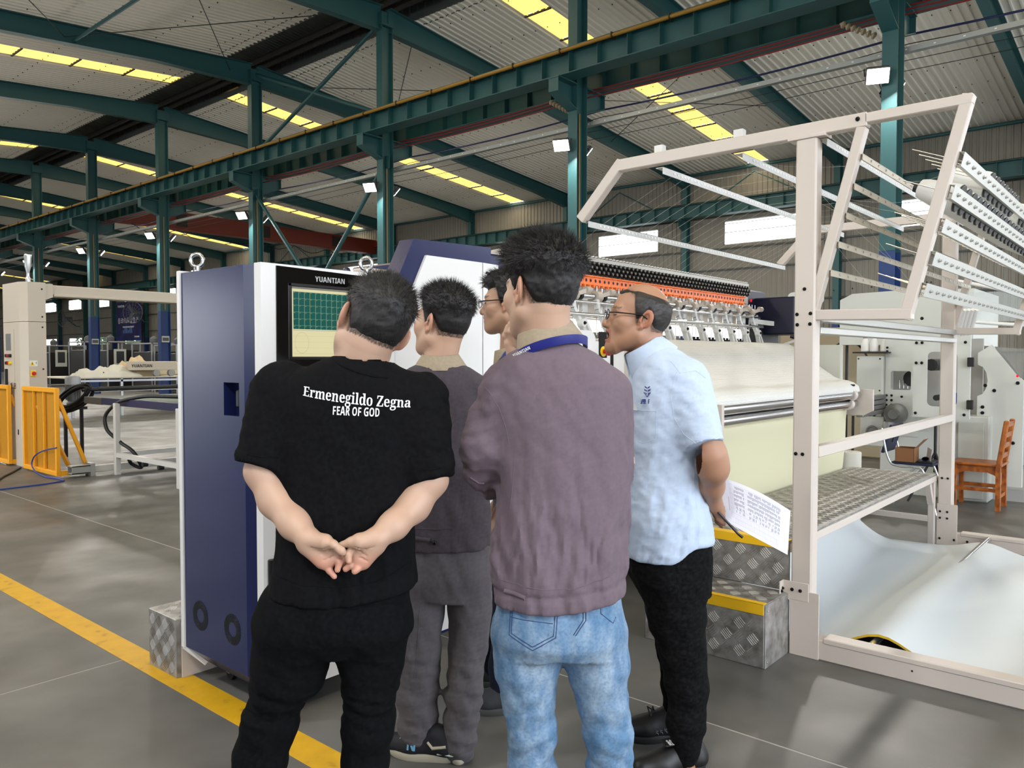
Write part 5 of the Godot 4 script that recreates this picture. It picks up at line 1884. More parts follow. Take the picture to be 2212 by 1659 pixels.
	for q in [[20.3, 8.6], [20.3, 12.4], [22.4, 7.5], [22.4, 12.4], [20.3, 7.45]]:
		var m := MB.new()
		m.box(P(q[0], q[1], 0.0), P(q[0] + 0.06, q[1] + 0.06, 0.94), 0.004)
		wpart(tb, "leg", m, mat("alu_leg", Color(0.66, 0.67, 0.68), 0.35, 0.5))
	for h in [0.86, 0.62]:
		var m := MB.new()
		m.box(P(20.3, 7.45, h), P(20.35, 12.9, h + 0.05))
		wpart(tb, "stretcher", m, mat("alu_leg", Color.WHITE))
	for q in [[20.9, 7.75, 1.5, 0.30, 1.0, mat("cloth_white", Color(0.80, 0.79, 0.74), 0.85), "heap of white cloth at the left end of the long work table", 1], [20.75, 8.1, 0.8, 0.16, 0.6, mat("felt_grey", Color(0.16, 0.17, 0.17), 0.9), "dark grey felt sheet folded over the white cloth heap", 2], [21.2, 8.75, 1.1, 0.48, 1.0, mat("cloth_cream", Color(0.80, 0.72, 0.58), 0.85), "tall heap of cream cloth in the middle of the work table", 3], [20.6, 10.7, 2.1, 0.19, 0.8, mat("foam_cream", Color(0.78, 0.72, 0.55), 0.85), "thick cream foam roll at the right end of the work table", 4]]:
		solo("cloth_heap", q[6], "cloth", heap(P(q[0], q[1], 0.97), q[2], q[3], q[4], q[7]), q[5], "cloth on the work table")
	var slab := MB.new()
	slab.box(P(21.5, 10.1, 0.97), P(22.4, 12.5, 1.32), 0.03)
	solo("foam_block", "pale foam block lying behind the cream foam roll", "foam block", slab, mat("foam_pale", Color(0.80, 0.77, 0.66), 0.85))
	var un := thing("sewing_carriage", "beige wheeled carriage box with printed name, on the long work table", "machine", P(20.6, 9.4, 0.97))
	var ub := MB.new()
	ub.box(P(20.4, 8.95, 1.13), P(20.8, 10.1, 1.36), 0.01)
	wpart(un, "box", ub, beige)
	lettering(un, "lettering", "YUANTIAN", P(20.395, 9.18, 1.245) - un.position, Vector3.RIGHT, Vector3.UP, 0.075, mat("print_dark", Color.WHITE), "Droid Sans", true, 0.004)
	for b in [9.55, 9.95]:
		var w := MB.new()
		w.lathe(P(20.42, b, 1.06), Vector3(0, 0, 1), [Vector2(0.03, -0.05), Vector2(0.09, -0.05), Vector2(0.09, 0.05), Vector2(0.03, 0.05)], 14)
		wpart(un, "wheel", w, mat("wheel_grey", Color(0.55, 0.55, 0.54), 0.5))

func heap(o: Vector3, l: float, h: float, w: float, sd: int) -> MB:
	var m := MB.new()
	var f := FastNoiseLite.new()
	f.seed = sd
	f.frequency = 1.6
	var rows := []
	for i in 17:
		var row := PackedVector3Array()
		var x := i / 16.0
		for j in 13:
			var y := j / 12.0
			var e := minf(sin(PI * x) ** 0.35, 1.0) * minf(sin(PI * y) ** 0.35, 1.0)
			var hh := e * h * (0.55 + 0.75 * maxf(f.get_noise_2d(x * l * 1.4, y * w * 1.4) + 0.25, 0.0) + 0.1 * sin(x * 9.0 + sd))
			row.append(o + Vector3((x - 0.0) * l, hh, -(y - 0.5) * w))
		rows.append(row)
	m.loft(rows, false, false)
	return m

# ---------------------------------------------------------------- right side of the picture
func rounded(x0: float, x1: float, y0: float, y1: float, r: float) -> Array:
	var p := []
	for q in [[x1 - r, y1 - r, 0.0], [x0 + r, y1 - r, PI * 0.5], [x0 + r, y0 + r, PI], [x1 - r, y0 + r, PI * 1.5]]:
		for i in 5:
			var g: float = q[2] + PI * 0.5 * i / 4.0
			p.append(Vector2(q[0] + r * cos(g), q[1] + r * sin(g)))
	return p

# plate with one hole: two halves that meet over and under the hole
func plate_with_hole(mb: MB, x0: float, x1: float, y0: float, y1: float, hole: Array, o: Vector3, ux: Vector3, depth: float) -> void:
	var mid: float = (hole[0] + hole[1]) * 0.5
	var ring := rounded(hole[0], hole[1], hole[2], hole[3], hole[4])  # ccw from the right top
	var right := [Vector2(mid, y1), Vector2(mid, hole[3])]
	var left := [Vector2(mid, y0), Vector2(mid, hole[2])]
	var rp := []
	var lp := []
	for p in ring:
		if p.x > mid:
			rp.append(p)
		else:
			lp.append(p)
	rp.sort_custom(func(a, b): return a.y > b.y or (a.y == b.y and a.x < b.x))
	lp.sort_custom(func(a, b): return a.y < b.y or (a.y == b.y and a.x > b.x))
	mb.prism(right + rp + [Vector2(mid, hole[2]), Vector2(mid, y0), Vector2(x1, y0), Vector2(x1, y1)], o, ux, Vector3.UP, depth)
	mb.prism(left + lp + [Vector2(mid, hole[3]), Vector2(mid, y1), Vector2(x0, y1), Vector2(x0, y0)], o, ux, Vector3.UP, depth)

func build_right_side() -> void:
	var white := mat("machine_white", Color(0.76, 0.77, 0.74), 0.45)
	var dark := mat("machine_dark", Color.BLACK)
	var grey_metal := mat("grey_metal", Color(0.50, 0.50, 0.49), 0.4, 0.5)
	var chrome := mat("chrome", Color.WHITE)
	var clear := mat("clear_cover", Color(0.80, 0.84, 0.84, 0.22), 0.05)
	clear.transparency = BaseMaterial3D.TRANSPARENCY_ALPHA
	# embroidery machine behind the rack; its side faces the gangway
	var t := thing("embroidery_machine", "large white machine with cut-out side plates, seen through the thread rack", "machine", P(2.4, 9.6, 0.0))
	var up := MB.new()
	up.prism([Vector2(-3.45, 1.62), Vector2(-3.45, 2.2), Vector2(-3.3, 2.275), Vector2(-2.75, 2.29), Vector2(-1.92, 2.27), Vector2(-1.92, 1.60)], Vector3(10.6, 0, 0), Vector3(0, 0, 1), Vector3.UP, -1.6)
	wpart(t, "head_casing", up, white)
	for q in [[3.0, 2.2], [2.8, 2.21], [2.6, 2.215], [2.4, 2.21], [2.1, 2.23], [2.06, 2.23], [2.02, 2.23], [2.35, 1.9], [2.1, 1.86]]:
		bolt(t, P(q[0], 9.0, q[1]), Vector3.LEFT, 0.006 if q[1] > 2 else 0.012)
	var tab := MB.new()
	tab.prism(rounded(-3.5, -3.1, 2.05, 2.2, 0.06), Vector3(8.95, 0, 0), Vector3(0, 0, 1), Vector3.UP, -0.04)
	wpart(t, "head_tab", tab, white)
	var bx := MB.new()
	bx.box(P(2.46, 8.95, 0.82), P(2.73, 9.5, 1.47), 0.01)
	wpart(t, "motor_box", bx, white)
	for q in [[2.71, 1.44], [2.49, 1.44], [2.71, 1.1], [2.49, 1.1]]:
		bolt(t, P(q[0], 8.95, q[1]), Vector3.LEFT, 0.006)
	lettering(t, "lettering", "202", P(2.6, 8.949, 0.85) - t.position, Vector3(0, 0, 1), Vector3.UP, 0.09, mat("print_dark", Color(0.12, 0.12, 0.13), 0.5), "Droid Sans", true)
	var shf := MB.new()
	shf.box(P(2.40, 8.9, 1.50), P(2.76, 9.4, 1.515), 0.003)
	wpart(t, "cone_shelf", shf, dark)
	var body := MB.new()
	plate_with_hole(body, -2.455, -2.12, 0.62, 1.65, [-2.40, -2.20, 1.11, 1.31, 0.02], Vector3(9.02, 0, 0), Vector3(0, 0, 1), -0.03)
	wpart(t, "side_plate", body, white)
	for q in [[2.43, 1.56], [2.43, 1.52], [2.43, 1.05], [2.38, 1.05], [2.43, 1.0], [2.38, 1.0], [2.43, 0.95], [2.38, 0.95], [2.28, 1.04]]:
		bolt(t, P(q[0], 8.99, q[1]), Vector3.LEFT, 0.009)
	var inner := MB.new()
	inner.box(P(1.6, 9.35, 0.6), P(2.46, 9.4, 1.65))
	wpart(t, "inner_wall", inner, mat("machine_white_shaded", Color(0.62, 0.62, 0.60), 0.6))  # darker copy of the machine white, shade put into the colour
	var gear := MB.new()
	gear.lathe(P(2.23, 9.2, 1.23), Vector3.LEFT, [Vector2(0.02, 0.05), Vector2(0.02, 0.03), Vector2(0.085, 0.03), Vector2(0.085, 0.0)], 18)
	wpart(t, "belt_pulley", gear, dark)
	for i in 3:
		var cyl := MB.new()
		cyl.tube([P(2.36 - 0.04 * i, 9.2, 1.12), P(2.36 - 0.04 * i, 9.2, 1.21)], 0.014, 10)
		wpart(t, "small_cylinder", cyl, chrome)
	# slotted aluminium profile and gearmotor in front
	for i in 4:
		var pr := MB.new()
		pr.box(P(2.43, 8.2, 0.86 + 0.052 * i), P(2.50, 8.98, 0.905 + 0.052 * i), 0.006)
		wpart(t, "profile_rib", pr, grey_metal)
	var gm := MB.new()
	gm.lathe(P(2.32, 8.98, 0.86), Vector3.LEFT, [Vector2(0.03, 0.16), Vector2(0.05, 0.16), Vector2(0.06, 0.12), Vector2(0.11, 0.1), Vector2(0.11, 0.0)], 18)
	gm.lathe(P(2.37, 8.88, 0.62), Vector3.UP, [Vector2(0.07, 0.0), Vector2(0.07, 0.12), Vector2(0.05, 0.16)], 14)
	wpart(t, "gear_motor", gm, grey_metal)
	var wheel := MB.new()
	wheel.lathe(P(2.55, 8.93, 0.66), Vector3.LEFT, [Vector2(0.015, 0.0), Vector2(0.06, 0.0), Vector2(0.066, 0.02), Vector2(0.06, 0.04), Vector2(0.05, 0.04), Vector2(0.045, 0.025), Vector2(0.012, 0.025)], 18)
	wpart(t, "hand_wheel", wheel, grey_metal)
	var lowp := MB.new()
	lowp.box(P(2.44, 8.94, 0.5), P(2.68, 9.5, 0.82), 0.008)
	wpart(t, "lower_box", lowp, white)
	# big cut-out plate with black hinges
	var fp := MB.new()
	plate_with_hole(fp, -2.085, -1.58, 0.86, 1.66, [-1.96, -1.69, 0.97, 1.51, 0.05], Vector3(8.62, 0, 0), Vector3(0, 0, 1), -0.03)
	wpart(t, "cutout_plate", fp, white)
	for q in [[2.05, 1.6], [2.0, 1.6], [2.05, 1.4], [2.0, 1.4], [2.05, 0.9], [1.62, 1.6], [1.62, 0.9]]:
		bolt(t, P(q[0], 8.59, q[1]), Vector3.LEFT, 0.01)
	for h in [1.41, 1.0]:
		var hg := MB.new()
		hg.box(P(1.60, 8.57, h - 0.045), P(1.54, 8.6, h + 0.045), 0.006)
		wpart(t, "hinge", hg, dark)
	for q in [[1.95, 1.38, 0.06], [1.9, 1.05, 0.03], [1.78, 1.03, 0.035]]:
		var m := MB.new()
		m.tube([P(q[0], 8.75, q[1]), P(q[0], 9.1, q[1])], q[2], 12)
		wpart(t, "actuator", m, dark)
	var dv := MB.new()
	dv.box(P(1.72, 8.8, 0.97), P(1.82, 9.0, 1.1), 0.005)
	wpart(t, "drive_unit", dv, mat("drive_blue", Color(0.08, 0.2, 0.5), 0.4))
	var base := MB.new()
	base.box(P(1.48, 9.03, 0.0), P(2.5, 10.4, 0.86), 0.01)
	wpart(t, "base_panel", base, white)
	var base2 := MB.new()
	base2.box(P(1.52, 9.0, 0.03), P(1.75, 9.03, 0.8), 0.004)
	wpart(t, "base_cover", base2, mat("machine_cream", Color.WHITE))
	for i in 4:
		var tu := MB.new()
		tu.tube([P(1.86 - 0.035 * i, 9.5, 1.68), P(1.76 - 0.035 * i, 9.3, 1.95)], 0.022, 10)
		wpart(t, "thread_tube", tu, mat("ceramic_white", Color.WHITE))
	var fr := MB.new()
	fr.tube(smooth_path([P(1.95, 9.8, 2.3), P(1.35, 9.8, 2.12), P(1.3, 9.8, 2.0), P(1.3, 9.8, 1.83), P(1.36, 9.8, 1.8), P(1.9, 9.8, 1.86)], 6), 0.02, 8)
	wpart(t, "cover_frame", fr, mat("ceramic_white", Color.WHITE))
	var cv := MB.new()
	cv.box(P(1.32, 9.8, 1.84), P(1.92, 9.806, 2.16))
	wpart(t, "clear_cover", cv, clear)
	# cones of white thread on its shelf
	for i in 3:
		var c := thing("shelf_cone", "white thread cone on the small black shelf, %s from the left" % ordinal(i), "thread cone", P(2.68 - 0.09 * i - (0.02 if i == 2 else 0.0), 9.08, 1.515), "cones on the small shelf")
		var m := MB.new()
		m.lathe(Vector3.ZERO, Vector3.UP, [Vector2(0.035, 0), Vector2(0.045, 0.01), Vector2(0.045, 0.09), Vector2(0.024, 0.145), Vector2(0.022, 0.15)], 14)
		part(c, "thread", m, mat("thread_white", Color.WHITE))
		var ti := MB.new()
		ti.lathe(Vector3(0, 0.15, 0), Vector3.UP, [Vector2(0.024, 0), Vector2(0.024, 0.012), Vector2(0, 0.012)], 12)
		part(c, "cap", ti, dark)
	# machine with the slanted glass lid at the right edge
	var s := thing("lidded_machine", "white machine with a slanted clear lid at the right edge", "machine", P(1.2, 9.8, 0.0))
	var sp := MB.new()
	var pts := [Vector2(-1.62, 0.16), Vector2(-1.62, 1.0)]
	for i in 7:
		var g := -PI * 0.5 + PI * i / 6.0
		pts.append(Vector2(-1.62 + 0.1 * cos(g) * 0.9, 1.22 + 0.16 * sin(g)))
	pts += [Vector2(-1.62, 1.5), Vector2(-1.5, 1.585), Vector2(-1.28, 1.28), Vector2(-1.22, 1.22), Vector2(-1.22, 0.16)]
	sp.prism(pts, Vector3(9.2, 0, 0), Vector3(0, 0, 1), Vector3.UP, -0.06)
	wpart(s, "side_plate", sp, white)
	for q in [[1.55, 1.17], [1.47, 1.12], [1.27, 1.2], [1.57, 0.95], [1.57, 0.89], [1.3, 0.6]]:
		bolt(s, P(q[0], 9.2, q[1]), Vector3.LEFT, 0.012)
	var by := MB.new()
	by.prism([Vector2(-1.58, 0.12), Vector2(-1.58, 0.95), Vector2(-0.9, 1.0), Vector2(-0.6, 0.95), Vector2(-0.6, 0.12)], Vector3(11.5, 0, 0), Vector3(0, 0, 1), Vector3.UP, -2.2)
	wpart(s, "body", by, white)
	var lid := MB.new()
	lid.quad(P(1.48, 9.28, 1.56), P(1.24, 9.28, 1.24), P(1.24, 11.5, 1.24), P(1.48, 11.5, 1.56))
	wpart(s, "clear_lid", lid, clear)
	var lf := MB.new()
	lf.bar(P(1.46, 9.23, 1.55), P(1.25, 9.23, 1.25), 0.025, 0.02)
	wpart(s, "lid_edge", lf, grey_metal)
	var li := MB.new()
	li.ball(P(1.27, 9.17, 1.27), Vector3(0.011, 0.011, 0.011))
	wpart(s, "indicator_lamp", li, glow("red_led", Color.WHITE, 1.0))
	var tray := MB.new()
	tray.prism([Vector2(-1.22, 1.06), Vector2(-0.4, 0.92), Vector2(-0.4, 0.86), Vector2(-1.22, 1.0)], Vector3(11.5, 0, 0), Vector3(0, 0, 1), Vector3.UP, -2.2)
	tray.prism([Vector2(-1.2, 0.86), Vector2(-0.5, 0.72), Vector2(-0.5, 0.62), Vector2(-1.2, 0.76)], Vector3(11.5, 0, 0), Vector3(0, 0, 1), Vector3.UP, -2.3)
	wpart(s, "steel_tray", tray, grey_metal)
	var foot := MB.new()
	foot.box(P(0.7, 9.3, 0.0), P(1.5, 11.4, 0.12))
	wpart(s, "plinth", foot, mat("machine_white_shaded", Color.WHITE))  # same shaded copy of the white at the foot
	var recs := MB.new()
	recs.box(P(1.19, 9.6, 0.2), P(1.225, 9.8, 0.55))
	wpart(s, "side_recess", recs, dark)
	# back-lit roller bed of a further machine and its beige cabinet
	var cab := MB.new()
	cab.box(P(3.2, 12.0, 0.0), P(4.8, 12.6, 1.9), 0.02)
	solo("beige_cabinet", "beige cabinet far behind the rack, seen beside the white motor box", "cabinet", cab, mat("cabinet_beige", Color(0.62, 0.57, 0.46), 0.5))
	var hoop := MB.new()
	var hp := []
	for i in 25:
		var g := TAU * i / 24.0
		hp.append(P(3.45 + 0.3 * cos(g), 10.9, 1.25 + 0.42 * sin(g)))
	hoop.tube(hp, 0.012, 6, false)
	hoop.tube([P(3.45, 10.9, 1.67), P(3.45, 10.9, 0.0)], 0.02, 6)
	hoop.box(P(3.3, 10.75, 0.0), P(3.6, 11.05, 0.03))
	solo("wire_hoop", "dark wire hoop on a stand before the far beige cabinet", "hoop", hoop, dark)
	# wooden chair
	var wood := mat("chair_wood", Color(1, 1, 1), 0.38)
	textured(wood, noise_tex("t_wood", 61, 0.012, [[0.0, Color(0.44, 0.21, 0.06)], [0.5, Color(0.62, 0.34, 0.11)], [1.0, Color(0.72, 0.43, 0.17)]], 256, 4), 3.0)
	var c := thing("wooden_chair", "varnished wooden chair with a slatted back beside the white machine", "chair", P(1.52, 8.8, 0.0))
	var seat := MB.new()
	seat.box(P(1.30, 8.60, 0.415), P(1.75, 9.0, 0.44), 0.008)
	wpart(c, "seat", seat, wood)
	for b in [8.62, 8.95]:
		var bl := MB.new()
		bl.bar(P(1.33, b, 0.0), P(1.33, b, 0.44), 0.04, 0.045)
		bl.bar(P(1.33, b, 0.42), P(1.27, b, 0.86), 0.036, 0.045, Vector3.UP, 0.01)
		wpart(c, "back_leg", bl, wood)
		var fl := MB.new()
		fl.bar(P(1.70, b, 0.0), P(1.70, b, 0.42), 0.04, 0.04)
		wpart(c, "front_leg", fl, wood)
		var ap := MB.new()
		ap.prism([Vector2(-1.70, 0.415), Vector2(-1.33, 0.415), Vector2(-1.33, 0.28), Vector2(-1.36, 0.33), Vector2(-1.42, 0.355), Vector2(-1.62, 0.355), Vector2(-1.67, 0.33), Vector2(-1.70, 0.28)], Vector3(b + 0.012, 0, 0), Vector3(0, 0, 1), Vector3.UP, -0.024)
		wpart(c, "apron", ap, wood)
		var sr := MB.new()
		sr.bar(P(1.35, b, 0.19), P(1.69, b, 0.19), 0.022, 0.035)
		wpart(c, "stretcher", sr, wood)
	for i in 4:
		var h := 0.52 + 0.1 * i
		var sl := MB.new()
		sl.bar(P(1.325 - 0.06 * (h - 0.42) / 0.44, 8.62, h), P(1.325 - 0.06 * (h - 0.42) / 0.44, 8.95, h), 0.018, 0.045)
		wpart(c, "slat", sl, wood)
	var s2 := MB.new()
	s2.bar(P(1.33, 8.62, 0.13), P(1.33, 8.95, 0.13), 0.022, 0.035)
	wpart(c, "stretcher", s2, wood)
	# blue plastic chair with things on it
	var blue := mat("chair_blue", Color(0.04, 0.09, 0.22), 0.45)
	var d := thing("plastic_chair", "navy plastic chair with tubular legs behind the work platform", "chair", P(2.0, 8.2, 0.0))
	var ds := MB.new()
	ds.box(P(1.75, 8.0, 0.445), P(2.12, 8.42, 0.465), 0.008)
	wpart(d, "seat", ds, blue)
	var db := MB.new()
	db.at(Transform3D(Basis(Vector3.RIGHT, 0.28), P(2.17, 8.21, 0.68)))
	plate_with_hole(db, -0.2, 0.2, -0.14, 0.14, [-0.02, 0.02, -0.05, 0.05, 0.01], Vector3.ZERO, Vector3.RIGHT, 0.02)
	wpart(d, "backrest", db, blue)
	for b in [8.0, 8.42]:
		var tb := MB.new()
		tb.tube(smooth_path([P(1.72, b, 0.0), P(1.82, b, 0.36), P(1.9, b, 0.43), P(2.05, b, 0.43), P(2.14, b, 0.5), P(2.2, b, 0.78)], 5), 0.011, 8)
		tb.tube(smooth_path([P(1.9, b, 0.43), P(2.08, b, 0.2), P(2.2, b, 0.0)], 5), 0.011, 8)
		wpart(d, "leg_frame", tb, mat("bright_metal", Color(0.80, 0.81, 0.82), 0.22, 0.7))
	var card := mat("cardboard", Color(0.52, 0.36, 0.22), 0.8)
	var cb := thing("cardboard_box", "small open cardboard box on the navy plastic chair", "box", P(2.0, 8.1, 0.465))
	var cm := MB.new()
	for q in [[1.92, 1.923, 8.02, 8.2], [2.08, 2.083, 8.02, 8.2], [1.92, 2.083, 8.02, 8.023], [1.92, 2.083, 8.197, 8.2]]:
		cm.box(P(q[0], q[2], 0.466), P(q[1], q[3], 0.60))
	cm.box(P(1.92, 8.02, 0.466), P(2.083, 8.2, 0.47))
	wpart(cb, "walls", cm, card)
	for q in [[P(1.92, 8.02, 0.6), P(1.84, 8.02, 0.69)], [P(2.083, 8.02, 0.6), P(2.13, 8.02, 0.58)]]:
		var fm := MB.new()
		fm.quad(q[0], q[1], q[1] + Vector3(0.18, 0, 0), q[0] + Vector3(0.18, 0, 0))
		wpart(cb, "flap", fm, card)
	var pp := MB.new()
	pp.box(P(1.77, 8.06, 0.466), P(1.9, 8.3, 0.48))
	solo("dark_folder", "dark folder lying on the navy plastic chair", "folder", pp, dark)
	pp = MB.new()
	pp.at(Transform3D(Basis(Vector3(0.2, 1, 0.1).normalized(), 0.5), P(1.82, 8.15, 0.54)))
	pp.box(Vector3(-0.07, -0.05, -0.001), Vector3(0.07, 0.06, 0.001))
	solo("white_card", "white card leaning on the dark folder on the chair", "card", pp, mat("paper_white", Color(0.85, 0.86, 0.88), 0.7))
	pp = MB.new()
	pp.ball(P(1.85, 8.14, 0.5), Vector3(0.05, 0.018, 0.03))
	solo("blue_glove", "bright blue glove on the dark folder on the chair", "glove", pp, mat("glove_blue", Color(0.05, 0.25, 0.6), 0.5))
	# standing roll and dark tripod behind the platform
	var ro := MB.new()
	ro.lathe(P(2.2, 7.06, 0.0), Vector3.UP, [Vector2(0.09, 0.0), Vector2(0.095, 0.01), Vector2(0.095, 0.63), Vector2(0.09, 0.64), Vector2(0.03, 0.64), Vector2(0.03, 0.6)], 20)
	solo("cloth_roll", "white cloth roll standing on end behind the work platform", "roll", ro, mat("cloth_white", Color.WHITE))
	for q in [[2.62, 8.5, "left"], [1.9, 8.75, "right"]]:
		var tp := thing("floor_stand", "black tubular floor stand behind the platform, %s of the navy chair" % q[2], "stand", P(q[0], q[1], 0.0), "black floor stands")
		var pole := MB.new()
		pole.tube([Vector3(0, 0.3, 0), Vector3(0, 0.85, 0)], 0.014, 8)
		part(tp, "pole", pole, dark)
		for k in 3:
			var g := TAU * k / 3.0
			var lg := MB.new()
			lg.tube([Vector3(0, 0.5, 0), Vector3(cos(g) * 0.25, 0, sin(g) * 0.25)], 0.012, 8)
			part(tp, "leg", lg, dark)

# ---------------------------------------------------------------- things far away
func build_far_things() -> void:
	var dark := mat("machine_dark", Color.BLACK)
	var white := mat("machine_white", Color.WHITE)
	# banner on the far wall
	var bn := thing("wall_banner", "blue hanging banner with white writing high on the far wall", "banner", P(65.0, 28.2, 2.9))
	var bm := MB.new()
	bm.box(P(62.7, 28.2, 2.85), P(67.3, 28.23, 6.0))
	wpart(bn, "sheet", bm, textured(mat("banner_blue", Color(1, 1, 1), 0.6), noise_tex("t_banner", 71, 0.01, [[0.0, Color(0.05, 0.06, 0.28)], [0.6, Color(0.08, 0.10, 0.38)], [1.0, Color(0.10, 0.25, 0.55)]], 256, 3), 0.3))
	var wr := MB.new()
	var keys := ["zi", "dong", "hua", "chuang", "dian", "sheng", "chan"]
	for i in 7:
		glyph(wr, keys[i], P(66.9 - 0.55 * i, 28.19, 4.25), Vector3(0, 0, 1), Vector3.UP, 0.48, 0.13)
	wpart(bn, "writing", wr, mat("banner_white", Color(0.85, 0.87, 0.92), 0.6))
	for q in [["YUANTIAN", 66.3, 5.65, 0.17], ["YUANTIAN MACHINERY", 65.0, 3.95, 0.13], ["YUANTIAN", 63.5, 3.15, 0.12]]:
		lettering(bn, "small_writing", q[0], P(q[1], 28.19, q[2]) - bn.position, Vector3(0, 0, 1), Vector3.UP, q[3], mat("banner_white", Color.WHITE), "Droid Sans", true, 0.01)
	var sk := MB.new()
	for i in 6:
		sk.box(P(66.0 - 0.3 * i, 28.195, 3.45), P(65.8 - 0.3 * i, 28.19, 3.7 + 0.25 * absf(sin(i * 2.1))))
	wpart(bn, "skyline_print", sk, mat("banner_pale", Color(0.35, 0.5, 0.75), 0.6))
	# wall fans
	var fans := [[76.3, "left"], [62.8, "right"]]
	for q in fans:
		var f := thing("wall_fan", "big round caged fan in front of the far wall, the %s one" % q[1], "fan", P(q[0], 27.6, 5.0), "caged wall fans")
		var cage := MB.new()
		for r in [0.85, 0.6, 0.35]:
			var pts := []
			for i in 25:
				var g := TAU * i / 24.0
				pts.append(Vector3(0.5 * r * cos(g), r * sin(g), 0.86 * r * cos(g)))
			cage.tube(pts, 0.02 if r > 0.8 else 0.008, 5, false)
		for i in 16:
			var g := TAU * i / 16.0
			cage.tube([Vector3.ZERO, Vector3(0.5 * 0.85 * cos(g), 0.85 * sin(g), 0.86 * 0.85 * cos(g))], 0.008, 4, false)
		part(f, "cage", cage, mat("cage_wire", Color(0.45, 0.46, 0.45), 0.4, 0.4))
		for i in 3:
			var bl := MB.new()
			var g := TAU * i / 3.0
			bl.bar(Vector3.ZERO, Vector3(0.5 * cos(g), sin(g), 0.86 * cos(g)) * 0.7, 0.24, 0.02, Vector3(0.86, 0.3, -0.5))
			part(f, "blade", bl, mat("fan_blade", Color(0.25, 0.28, 0.3), 0.5))
		var st := MB.new()
		st.tube([Vector3(0, 0, 0), Vector3(0.9, -0.7, 0.0), Vector3(1.2, -0.7, 0.0)], 0.05, 6)
		part(f, "bracket", st, mat("teal_steel", Color.WHITE))
	# dark machines and racks standing along the middle columns
	rng.seed = 12
	var specs := [[44.5, 15.0, 2.4, 2.1, "leftmost"], [41.2, 15.4, 2.2, 2.25, "second"], [37.6, 15.0, 2.0, 2.2, "third"], [34.6, 15.6, 2.2, 2.1, "fourth"], [31.6, 15.2, 1.8, 2.0, "rightmost"]]
	for q in specs:
		var m := thing("spring_machine", "dark framed machine in the distance behind the columns, %s of the row" % q[4], "machine", P(q[0], q[1], 0.0), "dark machines in the distance")
		var body := MB.new()
		body.box(P(q[0] - 0.9, q[1], 0.12), P(q[0] + 0.9, q[1] + q[2] * 0.7, q[3] * 0.82), 0.03)
		wpart(m, "body", body, dark)
		var frame := MB.new()
		for x in [-0.95, 0.95]:
			for y in [0.0, q[2] * 0.72]:
				frame.box(P(q[0] + x, q[1] + y - 0.04, 0.0), P(q[0] + x + 0.05, q[1] + y + 0.01, q[3]))
		frame.box(P(q[0] - 0.95, q[1] - 0.04, q[3] - 0.05), P(q[0] + 1.0, q[1] + q[2] * 0.72, q[3]))
		wpart(m, "frame", frame, mat("alu_leg", Color.WHITE))
		var pan := MB.new()
		pan.box(P(q[0] - 0.91, q[1] + 0.25, 1.0), P(q[0] - 0.93, q[1] + 0.8, 1.85), 0.01)
		var pano := wpart(m, "front_panel", pan, white)
		var scr := MB.new()
		scr.box(P(q[0] - 0.931, q[1] + 0.36, 1.2), P(q[0] - 0.94, q[1] + 0.7, 1.75), 0.01)
		wpart(pano, "dark_window", scr, mat("smoke_grey", Color.WHITE))
		if q[4] in ["second", "fourth"]:
			var or_ := MB.new()
			or_.box(P(q[0] - 0.93, q[1] + 1.0, 1.45), P(q[0] - 0.95, q[1] + 1.35, 1.62), 0.01)
			wpart(m, "orange_panel", or_, mat("sensor_orange", Color.WHITE))
		var drum := MB.new()
		drum.lathe(P(q[0], q[1] + 0.5, q[3]), Vector3.UP, [Vector2(0.12, 0), Vector2(0.16, 0.06), Vector2(0.16, 0.2), Vector2(0.05, 0.3), Vector2(0, 0.32)], 12)
		wpart(m, "wire_drum", drum, mat("drum_grey", Color(0.3, 0.31, 0.32), 0.5))
	# trees outside the long window
	for i in 5:
		var tr := thing("outside_tree", "green tree outside the tall far window, %s from the left" % ordinal(i), "tree", P(92.0 - 3.6 * i, 36.0 + 1.3 * (i % 2), -0.3), "trees outside")
		var trunk := MB.new()
		trunk.tube([Vector3.ZERO, Vector3(0.1, 2.6, 0)], [0.16, 0.1], 8)
		part(tr, "trunk", trunk, mat("bark", Color(0.25, 0.19, 0.13), 0.9))
		var crown := MB.new()
		rng.seed = 90 + i
		for k in 420:
			var d := Vector3(rng.randf_range(-1, 1), rng.randf_range(-1, 1), rng.randf_range(-1, 1)).normalized() * pow(rng.randf(), 0.4)
			var o := Vector3(0, 4.2, 0) + d * Vector3(1.9, 2.3, 1.9)
			var x := Vector3(rng.randf_range(-1, 1), rng.randf_range(-1, 1), rng.randf_range(-1, 1)).normalized() * 0.28
			var y := x.cross(Vector3(rng.randf_range(-1, 1), 1, rng.randf_range(-1, 1))).normalized() * 0.2
			crown.quad(o - x, o - y, o + x, o + y)
		part(tr, "crown", crown, mat("leaf_green", Color(0.22, 0.36, 0.10), 0.7))

